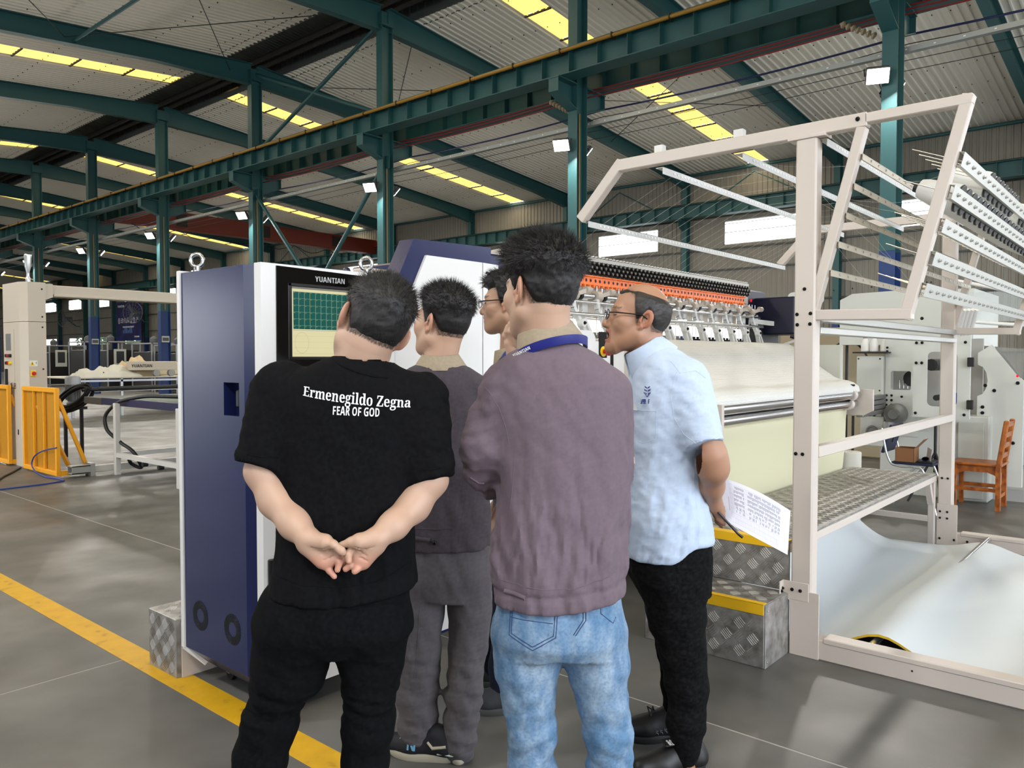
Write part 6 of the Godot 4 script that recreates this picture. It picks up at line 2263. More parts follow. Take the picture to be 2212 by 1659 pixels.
# ---------------------------------------------------------------- soft shapes: distance fields meshed as surface nets
class SDF:
	var lo: Vector3
	var s: float
	var nx: int
	var ny: int
	var nz: int
	var f := PackedFloat32Array()
	func _init(a: Vector3, b: Vector3, cell: float) -> void:
		lo = a
		s = cell
		nx = int((b.x - a.x) / cell) + 2
		ny = int((b.y - a.y) / cell) + 2
		nz = int((b.z - a.z) / cell) + 2
		f.resize(nx * ny * nz)
		f.fill(9.0)
	func span(a: float, b: float, o: float, n: int) -> Vector2i:
		return Vector2i(clampi(int(floor((a - o) / s)), 0, n), clampi(int(ceil((b - o) / s)) + 1, 0, n))
	# tapered limb; k > 0 joins smoothly over k, k < 0 carves
	func cap(a: Vector3, b: Vector3, ra: float, rb: float, k := 0.02) -> void:
		var m := maxf(ra, rb) + absf(k) + 2.0 * s
		var X := span(minf(a.x, b.x) - m, maxf(a.x, b.x) + m, lo.x, nx)
		var Y := span(minf(a.y, b.y) - m, maxf(a.y, b.y) + m, lo.y, ny)
		var Z := span(minf(a.z, b.z) - m, maxf(a.z, b.z) + m, lo.z, nz)
		var ba := b - a
		var inv := 1.0 / maxf(ba.length_squared(), 1e-9)
		var carve := k < 0.0
		k = absf(k)
		var k4 := 0.25 / k
		for z in range(Z.x, Z.y):
			for y in range(Y.x, Y.y):
				var i := (z * ny + y) * nx + X.x
				var p := Vector3(lo.x + X.x * s, lo.y + y * s, lo.z + z * s) - a
				for x in range(X.x, X.y):
					var t := clampf(p.dot(ba) * inv, 0.0, 1.0)
					var d := (p - ba * t).length() - (ra + (rb - ra) * t)
					var o := f[i]
					if carve:
						d = -d
						var e := k - absf(o - d)
						f[i] = maxf(o, d) + (e * e * k4 if e > 0.0 else 0.0)
					else:
						var e := k - absf(o - d)
						if e > 0.0:
							f[i] = minf(o, d) - e * e * k4
						elif d < o:
							f[i] = d
					i += 1
					p.x += s
	# sleeve: rounded at a, cut flat at b
	func cone(a: Vector3, b: Vector3, ra: float, rb: float, k := 0.02) -> void:
		var m := maxf(ra, rb) + k + 2.0 * s
		var X := span(minf(a.x, b.x) - m, maxf(a.x, b.x) + m, lo.x, nx)
		var Y := span(minf(a.y, b.y) - m, maxf(a.y, b.y) + m, lo.y, ny)
		var Z := span(minf(a.z, b.z) - m, maxf(a.z, b.z) + m, lo.z, nz)
		var ba := b - a
		var l := ba.length()
		ba /= l
		var k4 := 0.25 / k
		for z in range(Z.x, Z.y):
			for y in range(Y.x, Y.y):
				var i := (z * ny + y) * nx + X.x
				var p := Vector3(lo.x + X.x * s, lo.y + y * s, lo.z + z * s) - a
				for x in range(X.x, X.y):
					var t := p.dot(ba)
					var d := maxf((p - ba * maxf(t, 0.0)).length() - lerpf(ra, rb, clampf(t / l, 0.0, 1.0)), t - l)
					var o := f[i]
					var e := k - absf(o - d)
					if e > 0.0:
						f[i] = minf(o, d) - e * e * k4
					elif d < o:
						f[i] = d
					i += 1
					p.x += s
	func ell(c: Vector3, r: Vector3, bs := Basis(), k := 0.02) -> void:
		var rr := maxf(r.x, maxf(r.y, r.z))
		var m := rr + absf(k) + 2.0 * s
		var X := span(c.x - m, c.x + m, lo.x, nx)
		var Y := span(c.y - m, c.y + m, lo.y, ny)
		var Z := span(c.z - m, c.z + m, lo.z, nz)
		var inv := bs.transposed()
		var ir := Vector3.ONE / r
		var carve := k < 0.0
		k = absf(k)
		var k4 := 0.25 / k
		var mn := minf(r.x, minf(r.y, r.z))
		for z in range(Z.x, Z.y):
			for y in range(Y.x, Y.y):
				var i := (z * ny + y) * nx + X.x
				var p := Vector3(lo.x + X.x * s, lo.y + y * s, lo.z + z * s) - c
				for x in range(X.x, X.y):
					var w := inv * p
					var q := (w * ir).length()
					var l := p.length()
					var d := l - l / q if q > 0.25 else -mn * (1.0 - q)
					var o := f[i]
					if carve:
						d = -d
						var e := k - absf(o - d)
						f[i] = maxf(o, d) + (e * e * k4 if e > 0.0 else 0.0)
					else:
						var e := k - absf(o - d)
						if e > 0.0:
							f[i] = minf(o, d) - e * e * k4
						elif d < o:
							f[i] = d
					i += 1
					p.x += s
	# stack of flat ovals: rows of [y, x, z, half width, half depth], from low to high
	func loft(rows: Array, k := 0.02, pw := 2.3) -> void:
		var n := rows.size()
		var Y := span(rows[0][0] - 2.0 * s, rows[n - 1][0] + 2.0 * s, lo.y, ny)
		var k4 := 0.25 / k
		var ip := 1.0 / pw
		for y in range(Y.x, Y.y):
			var py := lo.y + y * s
			var q := clampf(py, rows[0][0], rows[n - 1][0])
			var j := 0
			while j < n - 2 and rows[j + 1][0] < q:
				j += 1
			var t: float = (q - rows[j][0]) / (rows[j + 1][0] - rows[j][0])
			var g := []
			for c in range(1, 5):
				g.append(cubic_interpolate(rows[j][c], rows[j + 1][c], rows[maxi(j - 1, 0)][c], rows[mini(j + 2, n - 1)][c], t))
			var cx: float = g[0]
			var cz: float = g[1]
			var rx: float = maxf(g[2], 0.01)
			var rz: float = maxf(g[3], 0.01)
			var out := maxf(rows[0][0] - py, py - rows[n - 1][0])
			var m := k + 2.0 * s
			var X := span(cx - rx - m, cx + rx + m, lo.x, nx)
			var Z := span(cz - rz - m, cz + rz + m, lo.z, nz)
			for z in range(Z.x, Z.y):
				var dz := lo.z + z * s - cz
				var az := pow(absf(dz) / rz, pw)
				var i := (z * ny + y) * nx + X.x
				for x in range(X.x, X.y):
					var dx := lo.x + x * s - cx
					var u := pow(pow(absf(dx) / rx, pw) + az, ip)
					var l := sqrt(dx * dx + dz * dz)
					var d := l - l / u if u > 0.25 else -0.75 * minf(rx, rz)
					d = maxf(d, out)
					var o := f[i]
					var e := k - absf(o - d)
					if e > 0.0:
						f[i] = minf(o, d) - e * e * k4
					elif d < o:
						f[i] = d
					i += 1
	# fn(p) is added to the distance near the surface
	func bend(fn: Callable, reach := 3.0) -> void:
		for z in nz:
			for y in ny:
				var i := (z * ny + y) * nx
				for x in nx:
					if absf(f[i]) < reach * s:
						f[i] += fn.call(Vector3(lo.x + x * s, lo.y + y * s, lo.z + z * s))
					i += 1
	# keep only what fn(p) <= 0 allows
	func trim(fn: Callable) -> void:
		for z in nz:
			for y in ny:
				var i := (z * ny + y) * nx
				for x in nx:
					if f[i] < 4.0 * s:
						var d: float = fn.call(Vector3(lo.x + x * s, lo.y + y * s, lo.z + z * s))
						var e := 0.012 - absf(f[i] - d)
						f[i] = maxf(f[i], d) + (e * e / 0.048 if e > 0.0 else 0.0)
					i += 1
	func sample(p: Vector3) -> float:
		var q := (p - lo) / s
		var x := clampi(int(q.x), 0, nx - 2)
		var y := clampi(int(q.y), 0, ny - 2)
		var z := clampi(int(q.z), 0, nz - 2)
		var t := q - Vector3(x, y, z)
		var i := (z * ny + y) * nx + x
		var a := lerpf(lerpf(f[i], f[i + 1], t.x), lerpf(f[i + nx], f[i + nx + 1], t.x), t.y)
		i += nx * ny
		var b := lerpf(lerpf(f[i], f[i + 1], t.x), lerpf(f[i + nx], f[i + nx + 1], t.x), t.y)
		return lerpf(a, b, t.z)
	# first point of the surface met when coming from the viewer's side (+z) or along dir
	func drop(p: Vector3, dir := Vector3(0, 0, -1)) -> Vector3:
		var t := 0.0
		for i in 200:
			var d := sample(p + dir * t)
			if d < 0.0005:
				break
			t += clampf(d * 0.7, 0.001, s * 1.5)
			if t > 0.7:
				break
		return p + dir * t
	func mesh(mb: MB, paint = null) -> void:
		var at := PackedInt32Array()
		at.resize(f.size())
		at.fill(-1)
		var P_ := PackedVector3Array()
		var N_ := PackedVector3Array()
		var C_ := PackedColorArray()
		var sy := nx
		var sz := nx * ny
		var offs := [0, 1, sy, sy + 1, sz, sz + 1, sz + sy, sz + sy + 1]
		var cells := PackedInt32Array()
		for z in nz - 1:
			for y in ny - 1:
				var i := (z * ny + y) * nx
				for x in nx - 1:
					var v0 := f[i]
					if absf(v0) < 7.0 * s:
						var neg := 0
						for o in offs:
							if f[i + o] < 0.0:
								neg += 1
						if neg > 0 and neg < 8:
							var g0 := v0
							var g1 := f[i + 1]
							var g2 := f[i + sy]
							var g3 := f[i + sy + 1]
							var g4 := f[i + sz]
							var g5 := f[i + sz + 1]
							var g6 := f[i + sz + sy]
							var g7 := f[i + sz + sy + 1]
							var c := Vector3.ZERO
							var n := 0
							if (g0 < 0.0) != (g1 < 0.0): c += Vector3(g0 / (g0 - g1), 0, 0); n += 1
							if (g2 < 0.0) != (g3 < 0.0): c += Vector3(g2 / (g2 - g3), 1, 0); n += 1
							if (g4 < 0.0) != (g5 < 0.0): c += Vector3(g4 / (g4 - g5), 0, 1); n += 1
							if (g6 < 0.0) != (g7 < 0.0): c += Vector3(g6 / (g6 - g7), 1, 1); n += 1
							if (g0 < 0.0) != (g2 < 0.0): c += Vector3(0, g0 / (g0 - g2), 0); n += 1
							if (g1 < 0.0) != (g3 < 0.0): c += Vector3(1, g1 / (g1 - g3), 0); n += 1
							if (g4 < 0.0) != (g6 < 0.0): c += Vector3(0, g4 / (g4 - g6), 1); n += 1
							if (g5 < 0.0) != (g7 < 0.0): c += Vector3(1, g5 / (g5 - g7), 1); n += 1
							if (g0 < 0.0) != (g4 < 0.0): c += Vector3(0, 0, g0 / (g0 - g4)); n += 1
							if (g1 < 0.0) != (g5 < 0.0): c += Vector3(1, 0, g1 / (g1 - g5)); n += 1
							if (g2 < 0.0) != (g6 < 0.0): c += Vector3(0, 1, g2 / (g2 - g6)); n += 1
							if (g3 < 0.0) != (g7 < 0.0): c += Vector3(1, 1, g3 / (g3 - g7)); n += 1
							c /= n
							at[i] = P_.size()
							cells.append(i)
							var p := lo + (Vector3(x, y, z) + c) * s
							P_.append(p)
							var gr := Vector3((g1 - g0) + (g3 - g2) + (g5 - g4) + (g7 - g6), (g2 - g0) + (g3 - g1) + (g6 - g4) + (g7 - g5), (g4 - g0) + (g5 - g1) + (g6 - g2) + (g7 - g3))
							N_.append(gr.normalized())
					i += 1
		if paint != null:
			for j in P_.size():
				C_.append(paint.call(P_[j], N_[j]))
		for i in cells:
			for ax in 3:
				var d: int = [1, sy, sz][ax]
				var u: int = [sy, sz, 1][ax]
				var w: int = [sz, 1, sy][ax]
				if i + d >= f.size() or i - u - w < 0:
					continue
				var in0 := f[i] < 0.0
				if in0 == (f[i + d] < 0.0):
					continue
				var q0 := at[i]
				var q1 := at[i - u]
				var q2 := at[i - u - w]
				var q3 := at[i - w]
				if q0 < 0 or q1 < 0 or q2 < 0 or q3 < 0:
					continue
				var order := [q0, q1, q2, q0, q2, q3] if in0 else [q0, q2, q1, q0, q3, q2]
				for e in [0, 3]:
					for j in [order[e], order[e + 2], order[e + 1]]:
						mb.v.append(mb.xf * P_[j])
						mb.n.append((mb.xf.basis * N_[j]).normalized())
						if paint != null:
							mb.c.append(C_[j])

func fold_noise(sd: int, freq: float) -> FastNoiseLite:
	var n := FastNoiseLite.new()
	n.seed = sd
	n.frequency = freq
	n.noise_type = FastNoiseLite.TYPE_SIMPLEX_SMOOTH
	n.fractal_octaves = 2
	return n

# ---------------------------------------------------------------- heads
# spec: c centre, bs basis (columns: the head's left, up, front), tone (linear), k hair thickness, plus flags
const SKULL_C := Vector3(0, 0.03, -0.012)
const SKULL_R := Vector3(0.077, 0.096, 0.099)

func hairline(q: Vector3, spec: Dictionary) -> float:
	# height of the hairline round the head; 0 degrees is the back of the neck, 180 the forehead
	var g := absf(atan2(q.x, -q.z))
	var back: float = spec.get("nape", -0.072)
	if g < 0.7:
		return lerpf(back, back + 0.012, g / 0.7)
	if g < 1.35:
		return lerpf(back + 0.012, 0.012, smoothstep(0.7, 1.35, g))
	if g < 1.75:
		return lerpf(0.012, spec.get("burn", -0.02), smoothstep(1.35, 1.6, g))
	return lerpf(spec.get("burn", -0.02), spec.get("brow", 0.07), smoothstep(1.75, 2.1, g))

func skull_dist(q: Vector3) -> float:
	var w := q - SKULL_C
	var u := (w / SKULL_R).length()
	var l := w.length()
	return l - l / maxf(u, 0.05)

func add_head(mb: MB, spec: Dictionary, neck: Vector3, neck_r: float) -> void:
	var c: Vector3 = spec.c
	var bs: Basis = spec.bs
	var lo := Vector3(c.x - 0.15, minf(c.y - 0.16, neck.y - 0.02), c.z - 0.15)
	lo = Vector3(minf(lo.x, neck.x - neck_r - 0.02), lo.y, minf(lo.z, neck.z - neck_r - 0.02))
	var hi := Vector3(maxf(c.x + 0.15, neck.x + neck_r + 0.02), c.y + 0.15, maxf(c.z + 0.15, neck.z + neck_r + 0.02))
	var d := SDF.new(lo, hi, 0.0034)
	var H := func(x: float, y: float, z: float) -> Vector3: return c + bs * Vector3(x, y, z)
	d.ell(H.call(SKULL_C.x, SKULL_C.y, SKULL_C.z), SKULL_R, bs, 0.02)
	d.cap(H.call(0, -0.05, -0.03), neck, neck_r * 0.98, neck_r * 1.1, 0.03)
	d.ell(H.call(0, -0.03, 0.03), Vector3(0.064, 0.088, 0.066), bs, 0.02)
	for x in [-1.0, 1.0]:
		d.cap(H.call(0.05 * x, -0.06, 0.0), H.call(0.02 * x, -0.1, 0.066), 0.026, 0.021, 0.03)
		d.cap(H.call(0.044 * x, -0.022, 0.058), H.call(0.04 * x, -0.03, 0.06), 0.027, 0.027, 0.02)
	var open: float = spec.get("open", 0.0)
	d.cap(H.call(0, -0.1 - open, 0.072), H.call(0, -0.102 - open, 0.076), 0.024, 0.022, 0.025)
	d.ell(H.call(0, -0.066, 0.068), Vector3(0.034, 0.03, 0.03), bs, 0.02)
	d.cap(H.call(-0.036, 0.022, 0.079), H.call(0.036, 0.022, 0.079), 0.013, 0.013, 0.02)
	for x in [-1.0, 1.0]:
		d.cap(H.call(0.034 * x, 0.002, 0.104), H.call(0.034 * x, 0.0, 0.106), 0.014, 0.014, -0.016)
		d.cap(H.call(0.033 * x, 0.0, 0.078), H.call(0.033 * x, -0.001, 0.079), 0.0125, 0.0125, 0.004)
	d.cap(H.call(0, 0.01, 0.088), H.call(0, -0.03, 0.108), 0.008, 0.011, 0.012)
	d.cap(H.call(0, -0.034, 0.108), H.call(0, -0.036, 0.110), 0.0125, 0.0125, 0.008)
	for x in [-1.0, 1.0]:
		d.cap(H.call(0.012 * x, -0.04, 0.097), H.call(0.013 * x, -0.04, 0.094), 0.009, 0.009, 0.008)
	for x in [-1.0, 1.0]:
		d.cap(H.call(0, -0.059, 0.098), H.call(0.021 * x, -0.065, 0.084), 0.0065, 0.004, 0.006)
		d.cap(H.call(0, -0.075 - open, 0.095), H.call(0.02 * x, -0.07 - open * 0.5, 0.083), 0.007, 0.004, 0.006)
	if open > 0.0:
		d.ell(H.call(0, -0.068 - open * 0.5, 0.096), Vector3(0.02, 0.006 + open * 0.5, 0.026), bs, -0.004)
	for x in [-1.0, 1.0]:
		var e := bs * Basis(Vector3.UP, -0.6 * x) * Basis(Vector3.RIGHT, -0.2)
		d.cap(H.call(0.072 * x, 0.012, -0.006), H.call(0.076 * x, -0.02, 0.0), 0.009, 0.009, 0.01)
		d.ell(H.call(0.084 * x, -0.002, -0.019), Vector3(0.0075, 0.034, 0.023), e, 0.008)
		d.cap(H.call(0.078 * x, -0.032, -0.004), H.call(0.076 * x, -0.036, 0.0), 0.0075, 0.007, 0.008)
		d.ell(H.call(0.0885 * x, -0.003, -0.013), Vector3(0.0085, 0.021, 0.013), e, -0.003)
		d.cap(H.call(0.082 * x, -0.012, 0.004), H.call(0.083 * x, -0.008, 0.004), 0.006, 0.005, 0.004)
	var tone: Color = spec.tone
	var hairc: Color = spec.get("hair", Color(0.012, 0.010, 0.009))
	var nz := fold_noise(5, 260.0)
	var fade: float = spec.get("fade", 0.028)
	var paint := func(p: Vector3, _n: Vector3) -> Color:
		var q := bs.transposed() * (p - c)
		var col := tone
		var up := q.y - hairline(q, spec)
		if q.z > 0.05 and absf(q.x) < 0.03 and q.y < -0.05 - open * 0.2 and q.y > -0.086 - open and q.z > 0.078:
			col = tone * Color(0.86, 0.58, 0.55)
		if open > 0.0 and q.z < 0.094 and q.z > 0.06 and absf(q.x) < 0.019 and absf(q.y + 0.068 + open * 0.5) < 0.005 + open * 0.45:
			col = Color(0.10, 0.02, 0.02)
		if absf(q.y - 0.026 + 0.1 * maxf(absf(q.x) - 0.035, 0.0)) < 0.0045 and absf(q.x) > 0.012 and absf(q.x) < 0.052 and q.z > 0.06:
			col = col.lerp(hairc, 0.7)
		if absf(q.y) < 0.0035 and absf(absf(q.x) - 0.033) < 0.014 and q.z > 0.075:
			col = col.lerp(Color(0.02, 0.015, 0.012), 0.85)
		if absf(q.x) > 0.081 and q.z < 0.03:
			col = col * Color(1.02, 0.84, 0.80)
		else:
			if skull_dist(q) < 0.012 and absf(q.x) < 0.0815:
				var m := smoothstep(-fade, 0.008, up)
				m *= clampf(1.0 - smoothstep(0.03, 0.06, q.z) * (1.0 - smoothstep(0.0, 0.02, up)), 0.0, 1.0)
				if spec.get("bald", false):
					m *= 1.0 - smoothstep(0.075, 0.092, q.y - 0.25 * q.z) * 0.8
				var grain := clampf(m * m * (0.85 + 0.7 * nz.get_noise_3dv(p)) + 0.25 * m * nz.get_noise_3dv(p * 1.7), 0.0, 1.0)
				col = col.lerp(hairc, grain * 0.93)
		return col
	d.mesh(mb, paint)

func add_hair(parent: Node3D, spec: Dictionary, sd: int) -> void:
	var c: Vector3 = spec.c
	var bs: Basis = spec.bs
	var d := SDF.new(c - Vector3.ONE * 0.18, c + Vector3.ONE * 0.18, 0.005)
	var big := FastNoiseLite.new()
	big.seed = sd
	big.frequency = 28.0
	var fine := fold_noise(sd + 3, 95.0)
	var top: float = spec.k
	var side: float = spec.get("side", 0.008)
	var bald: bool = spec.get("bald", false)
	var thick := func(q: Vector3) -> float:
		var up := q.y - hairline(q, spec)
		var g := smoothstep(0.02, 0.085, q.y)
		var t := lerpf(side, top, g) * clampf(up / 0.035, 0.0, 1.0)
		if bald:
			var h := q.y - 0.15 * q.z
			t = side * clampf(up / 0.03, 0.0, 1.0) * (1.0 - smoothstep(0.07, 0.095, h))
			t += 0.006 * clampf((q.y - 0.06) / 0.02, 0.0, 1.0) * smoothstep(0.06, 0.08, q.z) * smoothstep(0.1, 0.085, q.z)
		elif q.z > 0.0:
			t += spec.get("fringe", 0.0) * smoothstep(0.02, 0.08, q.z) * smoothstep(0.03, 0.07, q.y)
		return t - (0.006 if up < 0.004 else 0.0)
	var n := d.nx
	for z in d.nz:
		for y in d.ny:
			var i := (z * d.ny + y) * n
			for x in n:
				var p := d.lo + Vector3(x, y, z) * d.s
				var w := p - c
				if w.length() < 0.17:
					var q := bs.transposed() * w
					var sk := skull_dist(q)
					if sk > -0.03 and sk < 0.07:
						var t: float = thick.call(q)
						var rough := minf(t, 0.03) * (0.3 * big.get_noise_3dv(q) + 0.12 * fine.get_noise_3dv(q))
						d.f[i] = sk - t - rough + 0.0015
				i += 1
	var mb := MB.new()
	d.mesh(mb)
	var hm: StandardMaterial3D = spec.hairmat
	part(parent, "hair", mb, hm)
	# single tufts standing out of the cap
	var st := MB.new()
	var r := RandomNumberGenerator.new()
	r.seed = sd
	var count: int = int(spec.get("tufts", 2600) * 2.4)
	var wild: float = spec.get("wild", 0.5)
	for k in count:
		var j := r.randi() % maxi(1, mb.v.size() / 3) * 3
		var p := mb.v[j]
		var nn := mb.n[j]
		var q := bs.transposed() * (p - c)
		if (q - SKULL_C).dot(bs.transposed() * nn) < 0.0:
			continue
		var up := q.y - hairline(q, spec)
		if up < 0.01 or (bald and (q.y > 0.062 or q.z > 0.05)):
			continue
		var g := smoothstep(0.02, 0.09, q.y)
		var flow := bs * Vector3(r.randf_range(-0.3, 0.3), lerpf(-1.0, 0.15, g), lerpf(0.1, spec.get("sweep", 0.8), g))
		var dir := (nn * lerpf(0.18, 0.5 + wild, g) + flow * 0.75 + Vector3(r.randf_range(-1, 1), r.randf_range(-1, 1), r.randf_range(-1, 1)) * 0.26 * (0.4 + wild)).normalized()
		var l := lerpf(0.008, 0.012 + 0.7 * top, g) * r.randf_range(0.5, 1.25)
		var x := dir.cross(nn).normalized() * 0.00055
		var y := dir.cross(x).normalized() * 0.00055
		var b := p - nn * 0.003
		var tip := b + dir * l - Vector3(0, l * 0.15, 0)
		var e0 := b + x
		var e1 := b - x * 0.5 + y
		var e2 := b - x * 0.5 - y
		st.tri(e0, e1, tip)
		st.tri(e1, e2, tip)
		st.tri(e2, e0, tip)
	var tu := part(parent, "hair_tufts", st, hm)
	tu.set_meta("kind", "stuff")

# thin ridge that follows a surface: stitching, seams, pocket edges
func seam(sdf: SDF, pts: Array, r := 0.0014, dir := Vector3(0, 0, -1), back := 0.3) -> MB:
	var m := MB.new()
	var line := []
	for i in pts.size() - 1:
		var n := maxi(2, int(pts[i].distance_to(pts[i + 1]) / 0.012))
		for k in n:
			var p: Vector3 = pts[i].lerp(pts[i + 1], float(k) / n)
			var q := sdf.drop(p - dir * back, dir)
			if sdf.sample(q) < 0.004:
				line.append(q)
	m.tube(line, r, 5)
	return m

# collar of a shirt: a band round the neck that folds over; tilt is given by bs (columns: right, up, towards the front opening)
func collar(o: Vector3, bs: Basis, rx: float, rz: float, h: float, fall: float, gap: float, spread := 0.02) -> MB:
	var m := MB.new()
	var rings := []
	for i in 33:
		var g := lerpf(gap, TAU - gap, i / 32.0)
		var s := Vector3(sin(g), 0, cos(g))
		var e := absf(PI - g) / PI
		var ring := PackedVector3Array()
		var drop := fall * lerpf(1.0, 1.35, smoothstep(0.5, 0.9, e))
		for q in [[1.0, 0.0], [0.97, h], [0.985, h + 0.004], [1.03, h], [1.0 + spread / rx, h - drop * 0.6], [1.0 + 1.6 * spread / rx, h - drop], [0.99 + 1.2 * spread / rx, h - drop * 0.95]]:
			ring.append(o + bs * Vector3(s.x * rx * q[0], q[1], s.z * rz * q[0]))
		rings.append(ring)
	m.loft(rings, true, true)
	return m

# ribbon round the neck
func ribbon(pts: Array, wide: Vector3, thick := 0.0012) -> MB:
	var m := MB.new()
	var rings := []
	for i in pts.size():
		var t: Vector3 = (pts[mini(i + 1, pts.size() - 1)] - pts[maxi(i - 1, 0)]).normalized()
		var w := (wide - t * wide.dot(t)).normalized() * wide.length()
		var n := t.cross(w).normalized() * thick
		rings.append(PackedVector3Array([pts[i] - w - n, pts[i] + w - n, pts[i] + w + n, pts[i] - w + n]))
	m.loft(rings, true, true)
	return m

# a shoe standing on the floor; toe points along +z of its own axes
func shoe(parent: Node3D, o: Vector3, turn: float, upper: Material, sole: Material, size := 1.0, called := "shoe") -> MeshInstance3D:
	var d := SDF.new(Vector3(-0.07, 0.0, -0.15), Vector3(0.07, 0.14, 0.19), 0.006)
	d.cap(Vector3(0, 0.05, -0.095), Vector3(0, 0.085, -0.085), 0.036, 0.034, 0.02)
	d.cap(Vector3(0, 0.05, -0.09), Vector3(0, 0.045, 0.04), 0.038, 0.042, 0.03)
	d.cap(Vector3(0.002, 0.044, 0.04), Vector3(0.0, 0.040, 0.115), 0.044, 0.036, 0.03)
	d.cap(Vector3(0, 0.075, 0.0), Vector3(0, 0.095, -0.045), 0.03, 0.034, 0.03)
	d.trim(func(p: Vector3) -> float: return 0.022 - p.y)
	var mb := MB.new()
	d.mesh(mb)
	var m := part(parent, called, mb, upper)
	m.transform = Transform3D(Basis(Vector3.UP, turn).scaled(Vector3.ONE * size), o)
	var sl := MB.new()
	var out := []
	for i in 28:
		var g := TAU * i / 28.0
		var z := 0.015 + 0.143 * sin(g)
		var w := 0.043 + 0.006 * sin(z * 30.0)
		out.append(Vector2(w * cos(g) * (1.0 if absf(cos(g)) > 0.5 else 1.05), z))
	var rings := []
	for q in [[0.0, 0.94], [0.006, 1.0], [0.018, 1.03], [0.028, 1.0], [0.03, 0.93]]:
		var ring := PackedVector3Array()
		for p in out:
			ring.append(Vector3(-p.x * q[1], q[0] + 0.012 * maxf(0.0, p.y - 0.1) / 0.06 * (1.0 if q[0] < 0.01 else 0.5), p.y * q[1]))
		rings.append(ring)
	sl.loft(rings, true, true)
	part(m, "sole", sl, sole)
	return m

func cloth_mat(key: String, base: Color, rough: float, weave: float, scale := 170.0) -> StandardMaterial3D:
	if cache.has(key):
		return cache[key]
	var m := mat(key, Color(1, 1, 1), rough)
	textured(m, noise_tex("t_" + key, hash(key) % 1000, 0.02, [[0.0, base.darkened(weave)], [1.0, base.lightened(weave * 0.4)]], 256, 5), scale * 0.06, false)
	m.metallic_specular = 0.2
	if base.v > 0.15:
		m.rim_enabled = true
		m.rim = 0.12
		m.rim_tint = 0.6
	return m

func skin_mat() -> StandardMaterial3D:
	if cache.has("skin"):
		return cache["skin"]
	var m := mat("skin", Color(1, 1, 1), 0.5)
	m.vertex_color_use_as_albedo = true
	m.subsurf_scatter_enabled = true
	m.subsurf_scatter_strength = 0.12
	return m

func hair_mat() -> StandardMaterial3D:
	return mat("hair", Color(0.06, 0.053, 0.05), 0.58)

# flat lettering pressed onto a surface: o is the middle, ux/uy the axes it is laid out in, arch bends it down at both ends
func print_on(parent: Node3D, sdf: SDF, words: String, o: Vector3, ux: Vector3, uy: Vector3, height: float, m: Material, face: String, bold: bool, squeeze: float, arch: float, dir := Vector3(0, 0, -1), taper := 0.0) -> void:
	var f := SystemFont.new()
	f.font_names = PackedStringArray([face])
	f.font_weight = 700 if bold else 400
	var t := TextMesh.new()
	t.text = words
	t.font = f
	t.font_size = 64
	t.pixel_size = height / 46.0
	t.depth = 0.0004
	t.curve_step = 1.0
	var arr := t.get_mesh_arrays()
	var v: PackedVector3Array = arr[Mesh.ARRAY_VERTEX]
	var idx: PackedInt32Array = arr[Mesh.ARRAY_INDEX]
	var half := t.get_aabb().size.x * 0.5
	var out := MB.new()
	var placed := PackedVector3Array()
	for p in v:
		var e := p.x / half
		var y := p.y * (1.0 - taper * e * e) - arch * e * e
		var q := o + ux * p.x * squeeze + uy * y
		q = sdf.drop(q - dir * 0.3, dir) - dir * (0.0012 + (0.0006 if p.z > 0 else 0.0))
		placed.append(q)
	for i in range(0, idx.size(), 3):
		out.tri(placed[idx[i]], placed[idx[i + 2]], placed[idx[i + 1]])
	part(parent, "lettering", out, m)

# ---------------------------------------------------------------- the five men
func head_basis(left: float, up: float, roll: float) -> Basis:  # degrees: turned left from facing away, chin up, leaning right
	var y := deg_to_rad(left)
	var fr := Vector3(-sin(y), 0, -cos(y))
	var b := Basis(Vector3.UP.cross(fr), Vector3.UP, fr)
	b = Basis(b.x, -deg_to_rad(up)) * b
	return Basis(Vector3(0, 0, 1), -deg_to_rad(roll)) * b

func person(label: String, at: Vector3) -> Node3D:
	return thing("person", label, "person", at, "men watching the machine", -VIEW_TURN)

func build_people() -> void:
	man_in_black()
	man_in_dark_grey()
	man_with_glasses()
	man_in_mauve()
	man_in_blue()

